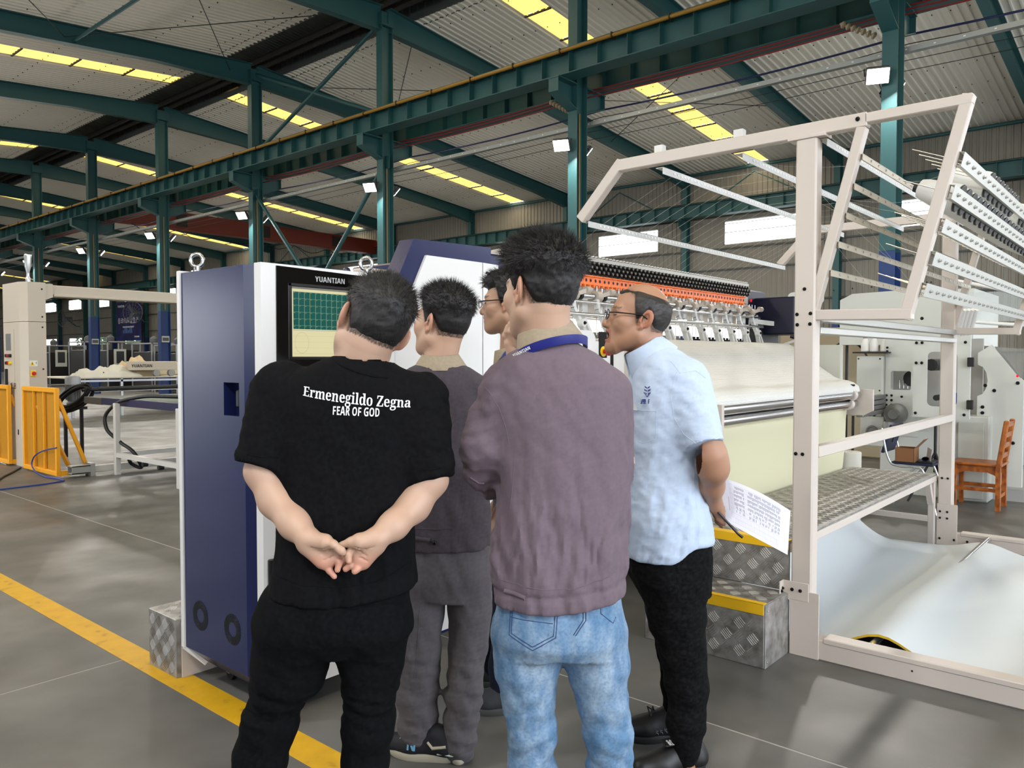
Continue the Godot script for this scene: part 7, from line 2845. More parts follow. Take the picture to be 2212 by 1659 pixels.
func man_in_black() -> void:
	var t := person("man in a black T-shirt with white print, hands clasped behind his back", Vector3(1.266, 0.0, -1.674))
	var tone := Color(0.46, 0.295, 0.21)
	var black := cloth_mat("black_jersey", Color(0.045, 0.047, 0.053), 0.92, 0.1)
	# shirt
	var sh := SDF.new(Vector3(-0.363, 0.706, -0.200), Vector3(0.325, 1.480, 0.260), 0.0085)
	sh.loft([[0.809, 0.003, 0, 0.194, 0.138], [0.882, 0.006, 0, 0.186, 0.136], [0.956, 0.011, 0, 0.177, 0.13], [1.042, 0.016, 0, 0.175, 0.125], [1.127, 0.019, 0, 0.181, 0.122], [1.224, 0.025, 0, 0.194, 0.122], [1.297, 0.03, 0.005, 0.202, 0.118], [1.352, 0.035, 0.01, 0.196, 0.11], [1.391, 0.036, 0.012, 0.17, 0.1], [1.42, 0.037, 0.012, 0.13, 0.088], [1.442, 0.042, 0.012, 0.093, 0.075], [1.456, 0.048, 0.01, 0.061, 0.062]], 0.02, 2.4)
	sh.cone(Vector3(-0.149, 1.357, 0.000), Vector3(-0.196, 1.171, 0.040), 0.085, 0.067, 0.035)
	sh.cone(Vector3(0.204, 1.335, 0.000), Vector3(0.243, 1.136, 0.040), 0.08, 0.06, 0.035)
	# round neck opening
	sh.cap(Vector3(0.059, 1.447, 0.005), Vector3(0.081, 1.539, -0.020), 0.070, 0.09, -0.006)
	var fn := fold_noise(11, 7.0)
	var fn2 := fold_noise(12, 12.0)
	sh.bend(func(q: Vector3) -> float:
		var low := smoothstep(1.25, 0.85, q.y)
		var arm := smoothstep(0.19, 0.23, absf(q.x))
		return -0.010 * low * fn.get_noise_3d(q.x * 2.4, q.y * 0.55, q.z) - 0.007 * arm * fn2.get_noise_3d(q.x * 0.8 + q.y, q.y * 1.6, q.z) - 0.0035 * fn2.get_noise_3d(q.x * 1.2 + 0.8 * q.y, q.y * 0.8, q.z))
	sh.trim(func(q: Vector3) -> float: return 0.826 - 0.06 * q.x * q.x + 0.14 * maxf(q.x, 0.0) + 0.06 * maxf(-q.x, 0.0) - q.y)
	var m := MB.new()
	sh.mesh(m)
	var shirt := part(t, "t_shirt", m, black)
	part(shirt, "neck_band", seam(sh, [Vector3(-0.004, 1.449, 0.120), Vector3(0.023, 1.431, 0.120), Vector3(0.066, 1.414, 0.120), Vector3(0.105, 1.404, 0.120), Vector3(0.152, 1.399, 0.120)], 0.003), black)
	var white := mat("white_print", Color(0.86, 0.86, 0.86), 0.7)
	print_on(shirt, sh, "Ermenegildo Zegna", Vector3(0.063, 1.349, 0.120), Vector3(1, -0.115, 0), Vector3(0.06, 1, 0), 0.027, white, "Droid Serif", true, 0.72, -0.004, Vector3(0, 0, -1), 0.16)
	print_on(shirt, sh, "FEAR OF GOD", Vector3(0.064, 1.318, 0.120), Vector3(1, -0.05, 0), Vector3(0.05, 1, 0), 0.021, white, "Droid Sans", true, 0.62, 0.0)
	part(shirt, "hem_seam", seam(sh, [Vector3(-0.144, 0.904, 0.120), Vector3(-0.075, 0.890, 0.120), Vector3(0.022, 0.886, 0.120), Vector3(0.108, 0.895, 0.120), Vector3(0.200, 0.932, 0.120)], 0.0012), black)
	part(shirt, "sleeve_seam", seam(sh, [Vector3(-0.211, 1.210, 0.120), Vector3(-0.175, 1.203, 0.120), Vector3(-0.123, 1.200, 0.120)], 0.0012), black)
	part(shirt, "sleeve_seam", seam(sh, [Vector3(0.215, 1.171, 0.120), Vector3(0.252, 1.171, 0.120), Vector3(0.286, 1.177, 0.120)], 0.0012), black)
	# body: head, arms and hands
	m = MB.new()
	var spec := {"c": Vector3(0.081, 1.535, -0.010), "bs": head_basis(27.0, -4.0, 25.0), "tone": tone, "k": 0.02, "side": 0.009, "nape": -0.11, "fade": 0.055, "hairmat": hair_mat(), "tufts": 3000, "wild": 0.0, "sweep": 0.5}
	add_head(m, spec, Vector3(0.046, 1.418, -0.005), 0.062)
	var sk := func(_q: Vector3, _n: Vector3) -> Color: return tone
	var core := SDF.new(Vector3(-0.333, 0.823, -0.120), Vector3(0.324, 1.464, 0.240), 0.012)
	core.cap(Vector3(0.046, 1.417, -0.010), Vector3(0.004, 0.926, -0.020), 0.06, 0.09, 0.02)
	core.cap(Vector3(0.040, 1.381, -0.010), Vector3(-0.134, 1.345, 0.000), 0.03, 0.03, 0.03)
	core.cap(Vector3(0.040, 1.381, -0.010), Vector3(0.198, 1.327, 0.000), 0.03, 0.03, 0.03)
	core.cap(Vector3(-0.142, 1.315, 0.000), Vector3(-0.186, 1.179, 0.030), 0.035, 0.044, 0.02)
	core.cap(Vector3(0.203, 1.303, 0.000), Vector3(0.235, 1.156, 0.030), 0.035, 0.042, 0.02)
	core.mesh(m, sk)
	var ha := SDF.new(Vector3(-0.283, 0.843, -0.030), Vector3(0.080, 1.230, 0.250), 0.0034)
	ha.cap(Vector3(-0.188, 1.197, 0.030), Vector3(-0.193, 1.159, 0.036), 0.04, 0.043, 0.02)
	ha.cap(Vector3(-0.193, 1.159, 0.036), Vector3(-0.151, 1.089, 0.060), 0.043, 0.043, 0.025)
	ha.cap(Vector3(-0.151, 1.089, 0.060), Vector3(-0.090, 1.040, 0.120), 0.043, 0.035, 0.025)
	ha.cap(Vector3(-0.090, 1.040, 0.120), Vector3(-0.053, 1.015, 0.150), 0.035, 0.0285, 0.025)
	ha.cap(Vector3(-0.046, 1.010, 0.160), Vector3(-0.001, 1.009, 0.178), 0.022, 0.02, 0.02)
	ha.cap(Vector3(-0.046, 1.006, 0.150), Vector3(0.016, 0.980, 0.155), 0.018, 0.016, 0.015)
	ha.cap(Vector3(-0.048, 0.997, 0.152), Vector3(0.012, 0.966, 0.155), 0.018, 0.017, 0.015)
	ha.cap(Vector3(-0.049, 0.993, 0.154), Vector3(0.000, 0.955, 0.157), 0.018, 0.0165, 0.015)
	ha.cap(Vector3(-0.051, 0.998, 0.156), Vector3(-0.014, 0.956, 0.160), 0.017, 0.0155, 0.015)
	ha.cap(Vector3(-0.003, 1.010, 0.178), Vector3(0.021, 1.006, 0.190), 0.0119, 0.0101, 0.008)
	ha.cap(Vector3(0.021, 1.006, 0.190), Vector3(0.041, 0.991, 0.192), 0.0101, 0.0088, 0.008)
	ha.cap(Vector3(0.041, 0.991, 0.192), Vector3(0.045, 0.986, 0.190), 0.0088, 0.0075, 0.008)
	ha.cap(Vector3(-0.007, 0.950, 0.160), Vector3(0.006, 0.936, 0.164), 0.0092, 0.0079, 0.004)
	ha.cap(Vector3(0.006, 0.936, 0.164), Vector3(0.018, 0.922, 0.166), 0.0079, 0.0069, 0.004)
	ha.cap(Vector3(0.016, 0.968, 0.158), Vector3(0.031, 0.958, 0.168), 0.0092, 0.0086, 0.0035)
	ha.cap(Vector3(0.031, 0.958, 0.168), Vector3(0.027, 0.940, 0.172), 0.0086, 0.0075, 0.0035)
	ha.cap(Vector3(0.017, 0.976, 0.150), Vector3(0.036, 0.962, 0.152), 0.0092, 0.0084, 0.005)
	ha.cap(Vector3(0.036, 0.962, 0.152), Vector3(0.041, 0.942, 0.150), 0.0084, 0.0075, 0.005)
	var palm := func(q: Vector3, _n: Vector3) -> Color: return tone.lerp(tone * Color(1.12, 0.86, 0.84), smoothstep(0.993, 0.950, q.y))
	for e in [[Vector3(-0.033, 0.996, 0.200), Vector3(-0.009, 0.993, 0.200), Vector3(0.015, 1.002, 0.200)], [Vector3(-0.009, 0.979, 0.200), Vector3(0.006, 0.990, 0.200), Vector3(0.024, 0.996, 0.200)], [Vector3(-0.005, 0.964, 0.200), Vector3(0.008, 0.969, 0.200), Vector3(0.022, 0.975, 0.200)]]:
		for i in 2:
			ha.cap(ha.drop(e[i]), ha.drop(e[i + 1]), 0.0018, 0.0018, -0.003)
	ha.mesh(m, palm)
	var hb := SDF.new(Vector3(-0.036, 0.843, -0.030), Vector3(0.319, 1.230, 0.250), 0.0034)
	hb.cap(Vector3(0.235, 1.174, 0.030), Vector3(0.238, 1.137, 0.036), 0.038, 0.041, 0.02)
	hb.cap(Vector3(0.238, 1.137, 0.036), Vector3(0.196, 1.075, 0.060), 0.041, 0.04, 0.025)
	hb.cap(Vector3(0.196, 1.075, 0.060), Vector3(0.155, 1.037, 0.120), 0.04, 0.033, 0.025)
	hb.cap(Vector3(0.155, 1.037, 0.120), Vector3(0.123, 1.015, 0.150), 0.033, 0.0275, 0.025)
	hb.cap(Vector3(0.118, 1.011, 0.160), Vector3(0.082, 1.010, 0.176), 0.022, 0.021, 0.02)
	hb.cap(Vector3(0.118, 1.003, 0.150), Vector3(0.062, 0.978, 0.150), 0.018, 0.016, 0.015)
	hb.cap(Vector3(0.116, 0.994, 0.152), Vector3(0.068, 0.963, 0.153), 0.018, 0.017, 0.015)
	hb.cap(Vector3(0.112, 0.989, 0.155), Vector3(0.075, 0.951, 0.155), 0.018, 0.0165, 0.015)
	hb.cap(Vector3(0.113, 0.994, 0.157), Vector3(0.089, 0.954, 0.158), 0.017, 0.015, 0.015)
	hb.cap(Vector3(0.080, 1.011, 0.174), Vector3(0.061, 1.009, 0.178), 0.0123, 0.0104, 0.008)
	hb.cap(Vector3(0.061, 1.009, 0.178), Vector3(0.038, 1.001, 0.174), 0.0104, 0.0086, 0.008)
	hb.cap(Vector3(0.058, 0.987, 0.168), Vector3(0.056, 0.980, 0.184), 0.0092, 0.0086, 0.0035)
	hb.cap(Vector3(0.056, 0.980, 0.184), Vector3(0.058, 0.965, 0.188), 0.0086, 0.0075, 0.0035)
	hb.cap(Vector3(0.068, 0.961, 0.160), Vector3(0.058, 0.950, 0.168), 0.0095, 0.0088, 0.0035)
	hb.cap(Vector3(0.058, 0.950, 0.168), Vector3(0.046, 0.941, 0.168), 0.0088, 0.0077, 0.0035)
	hb.cap(Vector3(0.080, 0.949, 0.162), Vector3(0.074, 0.942, 0.172), 0.0092, 0.0084, 0.005)
	hb.cap(Vector3(0.074, 0.942, 0.172), Vector3(0.069, 0.937, 0.176), 0.0084, 0.0076, 0.005)
	for e in [[Vector3(0.118, 0.998, 0.200), Vector3(0.096, 0.992, 0.200), Vector3(0.074, 1.000, 0.200)], [Vector3(0.098, 0.975, 0.200), Vector3(0.083, 0.984, 0.200), Vector3(0.072, 0.991, 0.200)], [Vector3(0.100, 0.961, 0.200), Vector3(0.089, 0.968, 0.200), Vector3(0.079, 0.971, 0.200)]]:
		for i in 2:
			hb.cap(hb.drop(e[i]), hb.drop(e[i + 1]), 0.0018, 0.0018, -0.003)
	hb.mesh(m, palm)
	part(t, "body", m, skin_mat())
	add_hair(t, spec, 3)
	# trousers
	var bl := cloth_mat("black_sweat", Color(0.028, 0.032, 0.038), 0.92, 0.12)
	var pa := SDF.new(Vector3(-0.463, -0.227, -0.220), Vector3(0.258, 0.992, 0.240), 0.011)
	pa.loft([[0.688, -0.028, -0.01, 0.176, 0.11], [0.735, -0.031, 0, 0.193, 0.13], [0.784, -0.026, 0, 0.197, 0.135], [0.846, -0.01, 0, 0.189, 0.125], [0.919, 0.01, 0, 0.163, 0.115]], 0.03, 2.3)
	pa.cap(Vector3(-0.111, 0.735, 0.000), Vector3(-0.147, 0.632, -0.010), 0.112, 0.094, 0.035)
	pa.cap(Vector3(-0.147, 0.632, -0.010), Vector3(-0.176, 0.555, -0.015), 0.094, 0.066, 0.035)
	pa.cap(Vector3(-0.176, 0.555, -0.015), Vector3(-0.198, 0.478, -0.020), 0.066, 0.066, 0.035)
	pa.cap(Vector3(-0.198, 0.478, -0.020), Vector3(-0.230, 0.372, -0.030), 0.066, 0.066, 0.035)
	pa.cap(Vector3(-0.230, 0.372, -0.030), Vector3(-0.255, 0.247, -0.050), 0.066, 0.06, 0.035)
	pa.cap(Vector3(-0.255, 0.247, -0.050), Vector3(-0.280, 0.086, -0.060), 0.06, 0.05, 0.035)
	pa.cap(Vector3(0.080, 0.747, 0.000), Vector3(0.074, 0.645, -0.010), 0.105, 0.078, 0.035)
	pa.cap(Vector3(0.074, 0.645, -0.010), Vector3(0.068, 0.555, -0.015), 0.078, 0.064, 0.035)
	pa.cap(Vector3(0.068, 0.555, -0.015), Vector3(0.061, 0.465, -0.020), 0.064, 0.0625, 0.035)
	pa.cap(Vector3(0.061, 0.465, -0.020), Vector3(0.052, 0.360, -0.030), 0.0625, 0.058, 0.035)
	pa.cap(Vector3(0.052, 0.360, -0.030), Vector3(0.039, 0.234, -0.050), 0.058, 0.055, 0.035)
	pa.cap(Vector3(0.039, 0.234, -0.050), Vector3(0.029, 0.086, -0.060), 0.055, 0.05, 0.035)
	var f3 := fold_noise(21, 9.0)
	pa.bend(func(q: Vector3) -> float:
		var knee := exp(-pow((q.y - 0.543) / 0.07, 2.0))
		return -0.013 * knee * f3.get_noise_3d(q.x * 0.5, q.y * 3.2 + q.x * 0.8, q.z * 0.5) - 0.006 * f3.get_noise_3d(q.x * 1.4 + q.y, q.y * 0.7, q.z))
	m = MB.new()
	pa.mesh(m)
	part(t, "trousers", m, bl)
	for q in [Vector3(-0.280, 0.086, -0.060), Vector3(0.029, 0.086, -0.060)]:
		shoe(t, Vector3(q.x, 0, q.z - 0.05), PI, mat("shoe_black", Color(0.03, 0.03, 0.035), 0.5), mat("sole_white", Color(0.7, 0.69, 0.65), 0.6))

func man_in_dark_grey() -> void:
	var t := person("man in a dark grey work uniform and trainers between the black T-shirt and mauve shirt", Vector3(2.006, 0.0, -2.054))
	var tone := Color(0.46, 0.285, 0.195)
	var cloth := cloth_mat("dark_uniform", Color(0.27, 0.245, 0.265), 0.8, 0.08)
	var sh := SDF.new(Vector3(-0.320, 0.575, -0.300), Vector3(0.260, 1.463, 0.200), 0.0105)
	sh.loft([[0.744, 0.006, 0, 0.176, 0.125], [0.863, -0.0, 0, 0.176, 0.125], [0.982, -0.005, 0, 0.174, 0.118], [1.135, -0.011, 0, 0.174, 0.115], [1.27, -0.012, 0, 0.179, 0.112], [1.351, -0.012, 0, 0.172, 0.105], [1.391, -0.01, 0, 0.146, 0.092], [1.418, -0.009, 0, 0.104, 0.075], [1.435, -0.007, 0, 0.066, 0.05]], 0.02, 2.3)
	sh.cap(Vector3(-0.152, 1.320, -0.010), Vector3(-0.181, 1.064, -0.020), 0.062, 0.056, 0.03)
	sh.cap(Vector3(-0.181, 1.064, -0.020), Vector3(-0.146, 0.904, -0.200), 0.056, 0.045, 0.03)
	sh.cap(Vector3(0.136, 1.320, -0.010), Vector3(0.162, 1.064, -0.020), 0.062, 0.056, 0.03)
	sh.cap(Vector3(0.162, 1.064, -0.020), Vector3(0.098, 0.904, -0.200), 0.056, 0.045, 0.03)
	var fn := fold_noise(31, 7.0)
	sh.bend(func(q: Vector3) -> float: return -0.009 * fn.get_noise_3d(q.x * 2.0 + 0.4 * q.y, q.y * 0.8, q.z))
	sh.trim(func(q: Vector3) -> float: return 0.761 - q.y)
	var m := MB.new()
	sh.mesh(m)
	var shirt := part(t, "work_jacket", m, cloth)
	part(shirt, "hem_band", seam(sh, [Vector3(-0.095, 0.853, 0.110), Vector3(-0.016, 0.850, 0.110), Vector3(0.057, 0.853, 0.110)], 0.002), cloth)
	part(shirt, "waist_tab", seam(sh, [Vector3(-0.106, 0.820, 0.110), Vector3(-0.057, 0.815, 0.110), Vector3(-0.020, 0.810, 0.110)], 0.009), cloth)
	var bt := MB.new()
	bt.lathe(sh.drop(Vector3(-0.017, 0.804, 0.110) + Vector3(0, 0, 0.25)), Vector3(0, 0, 1), [Vector2(0.008, 0), Vector2(0.008, 0.01), Vector2(0, 0.012)], 12)
	part(shirt, "button", bt, mat("button_dark", Color(0.02, 0.02, 0.02), 0.4))
	var beige := cloth_mat("collar_beige", Color(0.62, 0.565, 0.475), 0.8, 0.1)
	part(shirt, "collar", collar(Vector3(-0.006, 1.425, -0.005), Basis(Vector3.UP, PI) * Basis(Vector3.RIGHT, -0.12), 0.066, 0.064, 0.036, 0.045, 0.5), beige)
	m = MB.new()
	var spec := {"c": Vector3(-0.001, 1.578, -0.010), "bs": head_basis(54.0, 4.0, 3.0), "tone": tone, "k": 0.026, "side": 0.008, "nape": -0.082, "fade": 0.045, "hairmat": hair_mat(), "tufts": 3600, "wild": 0.5, "sweep": 0.2}
	add_head(m, spec, Vector3(-0.013, 1.421, -0.010), 0.056)
	var sk := func(_q: Vector3, _n: Vector3) -> Color: return tone
	var core := SDF.new(Vector3(-0.282, 0.757, -0.420), Vector3(0.212, 1.447, 0.100), 0.012)
	core.cap(Vector3(-0.013, 1.421, -0.010), Vector3(-0.003, 0.893, -0.020), 0.055, 0.08, 0.02)
	core.cap(Vector3(-0.009, 1.371, 0.000), Vector3(-0.150, 1.329, 0.000), 0.03, 0.03, 0.03)
	core.cap(Vector3(-0.009, 1.371, 0.000), Vector3(0.136, 1.329, 0.000), 0.03, 0.03, 0.03)
	for e in [[Vector3(-0.150, 1.321, 0.000), Vector3(-0.181, 1.064, -0.020), Vector3(-0.151, 0.888, -0.240), Vector3(-0.105, 0.864, -0.320)], [Vector3(0.136, 1.321, 0.000), Vector3(0.162, 1.064, -0.020), Vector3(0.096, 0.888, -0.240), Vector3(0.036, 0.864, -0.320)]]:
		core.cap(e[0], e[1], 0.046, 0.042, 0.02)
		core.cap(e[1], e[2], 0.04, 0.028, 0.02)
		core.cap(e[2], e[3], 0.03, 0.028, 0.02)
		for k in 4:
			core.cap(e[3] + Vector3(0, 0.024 - 0.016 * k, 0), e[3] + Vector3((0.05 if e[0].x < e[3].x else -0.05), 0.022 - 0.018 * k, -0.05), 0.0105, 0.009, 0.004)
		core.cap(e[2].lerp(e[3], 0.6), e[3] + Vector3(0, 0.05, -0.02), 0.013, 0.010, 0.008)
	core.mesh(m, sk)
	part(t, "body", m, skin_mat())
	add_hair(t, spec, 8)
	var gr := cloth_mat("grey_trousers", Color(0.33, 0.315, 0.325), 0.85, 0.08)
	var pa := SDF.new(Vector3(-0.334, -0.237, -0.250), Vector3(0.260, 0.914, 0.250), 0.0115)
	pa.loft([[0.573, 0.019, 0, 0.149, 0.1], [0.658, 0.01, 0, 0.17, 0.12], [0.761, 0.008, 0, 0.168, 0.115], [0.846, 0.007, 0, 0.163, 0.105]], 0.03, 2.3)
	pa.cap(Vector3(-0.070, 0.667, 0.000), Vector3(-0.083, 0.521, 0.000), 0.09, 0.085, 0.012)
	pa.cap(Vector3(-0.083, 0.521, 0.000), Vector3(-0.089, 0.385, 0.005), 0.085, 0.083, 0.012)
	pa.cap(Vector3(-0.089, 0.385, 0.005), Vector3(-0.096, 0.215, 0.010), 0.083, 0.079, 0.012)
	pa.cap(Vector3(-0.096, 0.215, 0.010), Vector3(-0.085, 0.073, 0.020), 0.079, 0.07, 0.012)
	pa.cap(Vector3(0.091, 0.667, 0.000), Vector3(0.101, 0.521, 0.000), 0.09, 0.077, 0.012)
	pa.cap(Vector3(0.101, 0.521, 0.000), Vector3(0.094, 0.387, 0.010), 0.077, 0.07, 0.012)
	pa.cap(Vector3(0.094, 0.387, 0.010), Vector3(0.076, 0.228, 0.040), 0.07, 0.068, 0.012)
	pa.cap(Vector3(0.076, 0.228, 0.040), Vector3(0.064, 0.052, 0.070), 0.068, 0.058, 0.012)
	var f3 := fold_noise(33, 8.0)
	pa.bend(func(q: Vector3) -> float:
		var low := smoothstep(0.55, 0.1, q.y)
		return -0.008 * f3.get_noise_3d(q.x * 1.8 + q.y * 0.5, q.y * 0.6, q.z) - 0.014 * low * f3.get_noise_3d(q.x * 0.5, q.y * 2.6 + 0.6 * q.x, q.z * 0.6))
	m = MB.new()
	pa.mesh(m)
	part(t, "trousers", m, gr)
	part(t, "crease_seam", seam(pa, [Vector3(-0.075, 0.557, 0.110), Vector3(-0.083, 0.424, 0.110), Vector3(-0.095, 0.292, 0.110)], 0.0015), gr)
	# trainers
	var navy := mat("trainer_navy", Color(0.055, 0.065, 0.10), 0.7)
	var pale := mat("trainer_sole", Color(0.66, 0.63, 0.55), 0.7)
	var cream := mat("trainer_cream", Color(0.80, 0.76, 0.66), 0.6)
	var a := shoe(t, Vector3(-0.098, -0.032, 0.000) * Vector3(1, 0, 1) + Vector3(0.03, 0, 0.045), -PI * 0.5 - 0.25, navy, pale, 1.0, "trainer")
	lettering(a, "side_letter", "N", Vector3(0.0475, 0.062, 0.028), Vector3(0.05, 0, -1), Vector3(-0.3, 1, 0), 0.036, mat("trainer_blue", Color(0.36, 0.60, 0.74), 0.6), "Droid Sans", true, 0.004)
	var hl := MB.new()
	hl.ball(Vector3(0, 0.093, -0.112), Vector3(0.027, 0.02, 0.016))
	part(a, "heel_patch", hl, cream)
	var strip := MB.new()
	strip.tube([Vector3(0.036, 0.075, -0.03), Vector3(0.043, 0.058, -0.05), Vector3(0.04, 0.068, -0.1)], 0.006, 6)
	part(a, "side_stripe", strip, pale)
	var hs := MB.new()
	hs.box(Vector3(-0.036, 0.03, -0.135), Vector3(0.042, 0.046, -0.06), 0.008)
	part(a, "heel_block", hs, mat("trainer_mint", Color(0.74, 0.78, 0.72), 0.6))
	for k in 4:
		var lc := MB.new()
		lc.tube([Vector3(-0.03, 0.083 - 0.004 * k, 0.03 + 0.016 * k), Vector3(0, 0.098 - 0.005 * k, 0.026 + 0.016 * k), Vector3(0.03, 0.083 - 0.004 * k, 0.03 + 0.016 * k)], 0.004, 5)
		part(a, "lace", lc, cream)
	shoe(t, Vector3(0.057, -0.013, 0.070) * Vector3(1, 0, 1) + Vector3(0, 0, -0.085), PI + 0.05, navy, pale, 1.0, "trainer")

func man_with_glasses() -> void:
	var t := person("man with black-rimmed glasses and blue lanyard, half hidden behind the mauve shirt", Vector3(2.511, 0.0, -2.142))
	var tone := Color(0.39, 0.225, 0.145)
	var cloth := cloth_mat("slate_uniform", Color(0.25, 0.26, 0.29), 0.8, 0.15)
	var sh := SDF.new(Vector3(-0.170, 0.410, -0.300), Vector3(0.211, 1.508, 0.300), 0.012)
	sh.loft([[0.655, 0.014, 0, 0.1, 0.17], [0.891, 0.012, 0, 0.098, 0.16], [1.086, 0.01, 0, 0.103, 0.17], [1.281, 0.01, 0, 0.103, 0.19], [1.388, 0.005, 0, 0.092, 0.18], [1.446, 0.001, 0, 0.073, 0.13], [1.485, -0.005, 0, 0.044, 0.06]], 0.02, 2.3)
	for z in [-0.19, 0.19]:
		sh.cap(Vector3(0.019, 1.340, z), Vector3(0.029, 1.047, z * 1.12), 0.06, 0.05, 0.03)
	var fn := fold_noise(41, 7.0)
	sh.bend(func(q: Vector3) -> float: return -0.008 * fn.get_noise_3d(q.x * 2.0, q.y * 0.8, q.z * 2.0))
	var m := MB.new()
	sh.mesh(m)
	var shirt := part(t, "work_jacket", m, cloth)
	var beige := cloth_mat("collar_beige", Color(0.62, 0.565, 0.475), 0.8, 0.1)
	part(shirt, "collar", collar(Vector3(-0.010, 1.456, 0.000), Basis(Vector3.UP, -PI * 0.5) * Basis(Vector3.RIGHT, 0.25), 0.07, 0.066, 0.036, 0.055, 0.35), beige)
	part(shirt, "lanyard", ribbon([Vector3(-0.004, 1.498, 0.070), Vector3(-0.034, 1.465, 0.085), Vector3(-0.057, 1.428, 0.090), Vector3(-0.072, 1.343, 0.100), Vector3(-0.080, 1.248, 0.090)], Vector3(0.010, 0.0, 0.004)), mat("lanyard_blue", Color(0.03, 0.07, 0.42), 0.5))
	m = MB.new()
	var spec := {"c": Vector3(-0.025, 1.678, 0.000), "bs": head_basis(78.0, 0.0, 0.0), "tone": tone, "k": 0.024, "side": 0.012, "nape": -0.07, "burn": -0.015, "brow": 0.06, "fringe": 0.012, "fade": 0.02, "hairmat": hair_mat(), "tufts": 2200, "wild": 0.25, "sweep": 0.7}
	add_head(m, spec, Vector3(0.004, 1.466, 0.000), 0.058)
	var sk := func(_q: Vector3, _n: Vector3) -> Color: return tone
	var core := SDF.new(Vector3(-0.160, 0.621, -0.320), Vector3(0.157, 1.473, 0.320), 0.013)
	core.cap(Vector3(0.004, 1.466, 0.000), Vector3(0.004, 0.910, 0.000), 0.056, 0.09, 0.02)
	for z in [-1.0, 1.0]:
		var s0 := Vector3(0.016, 1.359, 0.18 * z)
		var e0 := Vector3(0.029, 1.047, 0.21 * z)
		var w0 := Vector3(-0.049, 0.842, 0.2 * z)
		core.cap(Vector3(0.004, 1.398, 0), s0, 0.03, 0.03, 0.03)
		core.cap(s0, e0, 0.046, 0.041, 0.02)
		core.cap(e0, w0, 0.04, 0.029, 0.02)
		core.cap(w0, w0 + Vector3(-0.03, -0.07, 0), 0.03, 0.03, 0.02)
		for k in 4:
			core.cap(w0 + Vector3(-0.03, -0.08, 0.027 - 0.018 * k), w0 + Vector3(-0.045, -0.15 + 0.008 * absf(k - 1), 0.024 - 0.017 * k), 0.011, 0.009, 0.004)
		core.cap(w0 + Vector3(-0.04, -0.04, 0.02 * z), w0 + Vector3(-0.07, -0.09, 0.03 * z), 0.013, 0.010, 0.008)
	core.mesh(m, sk)
	part(t, "body", m, skin_mat())
	add_hair(t, spec, 14)
	glasses(t, spec, mat("frame_black", Color(0.015, 0.015, 0.017), 0.35))
	var nv := cloth_mat("navy_trousers", Color(0.06, 0.075, 0.15), 0.85, 0.2)
	var pa := SDF.new(Vector3(-0.214, -0.240, -0.300), Vector3(0.212, 0.906, 0.300), 0.0125)
	pa.loft([[0.536, 0.01, 0, 0.112, 0.16], [0.655, 0.01, 0, 0.111, 0.165], [0.792, 0.014, 0, 0.1, 0.155]], 0.03, 2.3)
	pa.cap(Vector3(-0.004, 0.580, 0.090), Vector3(-0.019, 0.372, 0.100), 0.088, 0.07, 0.03)
	pa.cap(Vector3(-0.019, 0.372, 0.100), Vector3(-0.042, 0.180, 0.100), 0.07, 0.058, 0.03)
	pa.cap(Vector3(-0.042, 0.180, 0.100), Vector3(-0.046, 0.064, 0.100), 0.058, 0.055, 0.03)
	pa.cap(Vector3(0.010, 0.532, -0.090), Vector3(-0.030, 0.305, -0.100), 0.088, 0.07, 0.03)
	pa.cap(Vector3(-0.030, 0.305, -0.100), Vector3(-0.077, 0.126, -0.140), 0.07, 0.056, 0.03)
	pa.cap(Vector3(-0.077, 0.126, -0.140), Vector3(-0.077, 0.084, -0.140), 0.056, 0.055, 0.03)
	m = MB.new()
	pa.mesh(m)
	part(t, "trousers", m, nv)
	var s1 := shoe(t, Vector3(-0.067, -0.005, 0.120) * Vector3(1, 0, 1), -PI * 0.5, mat("shoe_slate", Color(0.16, 0.17, 0.18), 0.7), mat("shoe_sole_grey", Color(0.25, 0.26, 0.24), 0.7), 1.0, "shoe")
	var s2 := shoe(t, Vector3(-0.066, -0.003, -0.160) * Vector3(1, 0, 1), -PI * 0.5 + 0.1, mat("shoe_slate", Color.WHITE), mat("shoe_sole_grey", Color.WHITE), 1.0, "shoe")
	var zig := MB.new()
	zig.tube([Vector3(0.034, 0.06, -0.03), Vector3(0.038, 0.078, -0.018), Vector3(0.039, 0.055, -0.008), Vector3(0.037, 0.078, 0.004), Vector3(0.04, 0.055, 0.014), Vector3(0.035, 0.075, 0.026)], 0.004, 5)
	part(s2, "green_zigzag", zig, mat("shoe_green", Color(0.35, 0.62, 0.22), 0.6))
	var tp := MB.new()
	tp.ball(Vector3(0, 0.03, 0.15), Vector3(0.02, 0.012, 0.012))
	part(s1, "toe_tip", tp, mat("toe_ochre", Color(0.45, 0.38, 0.08), 0.6))

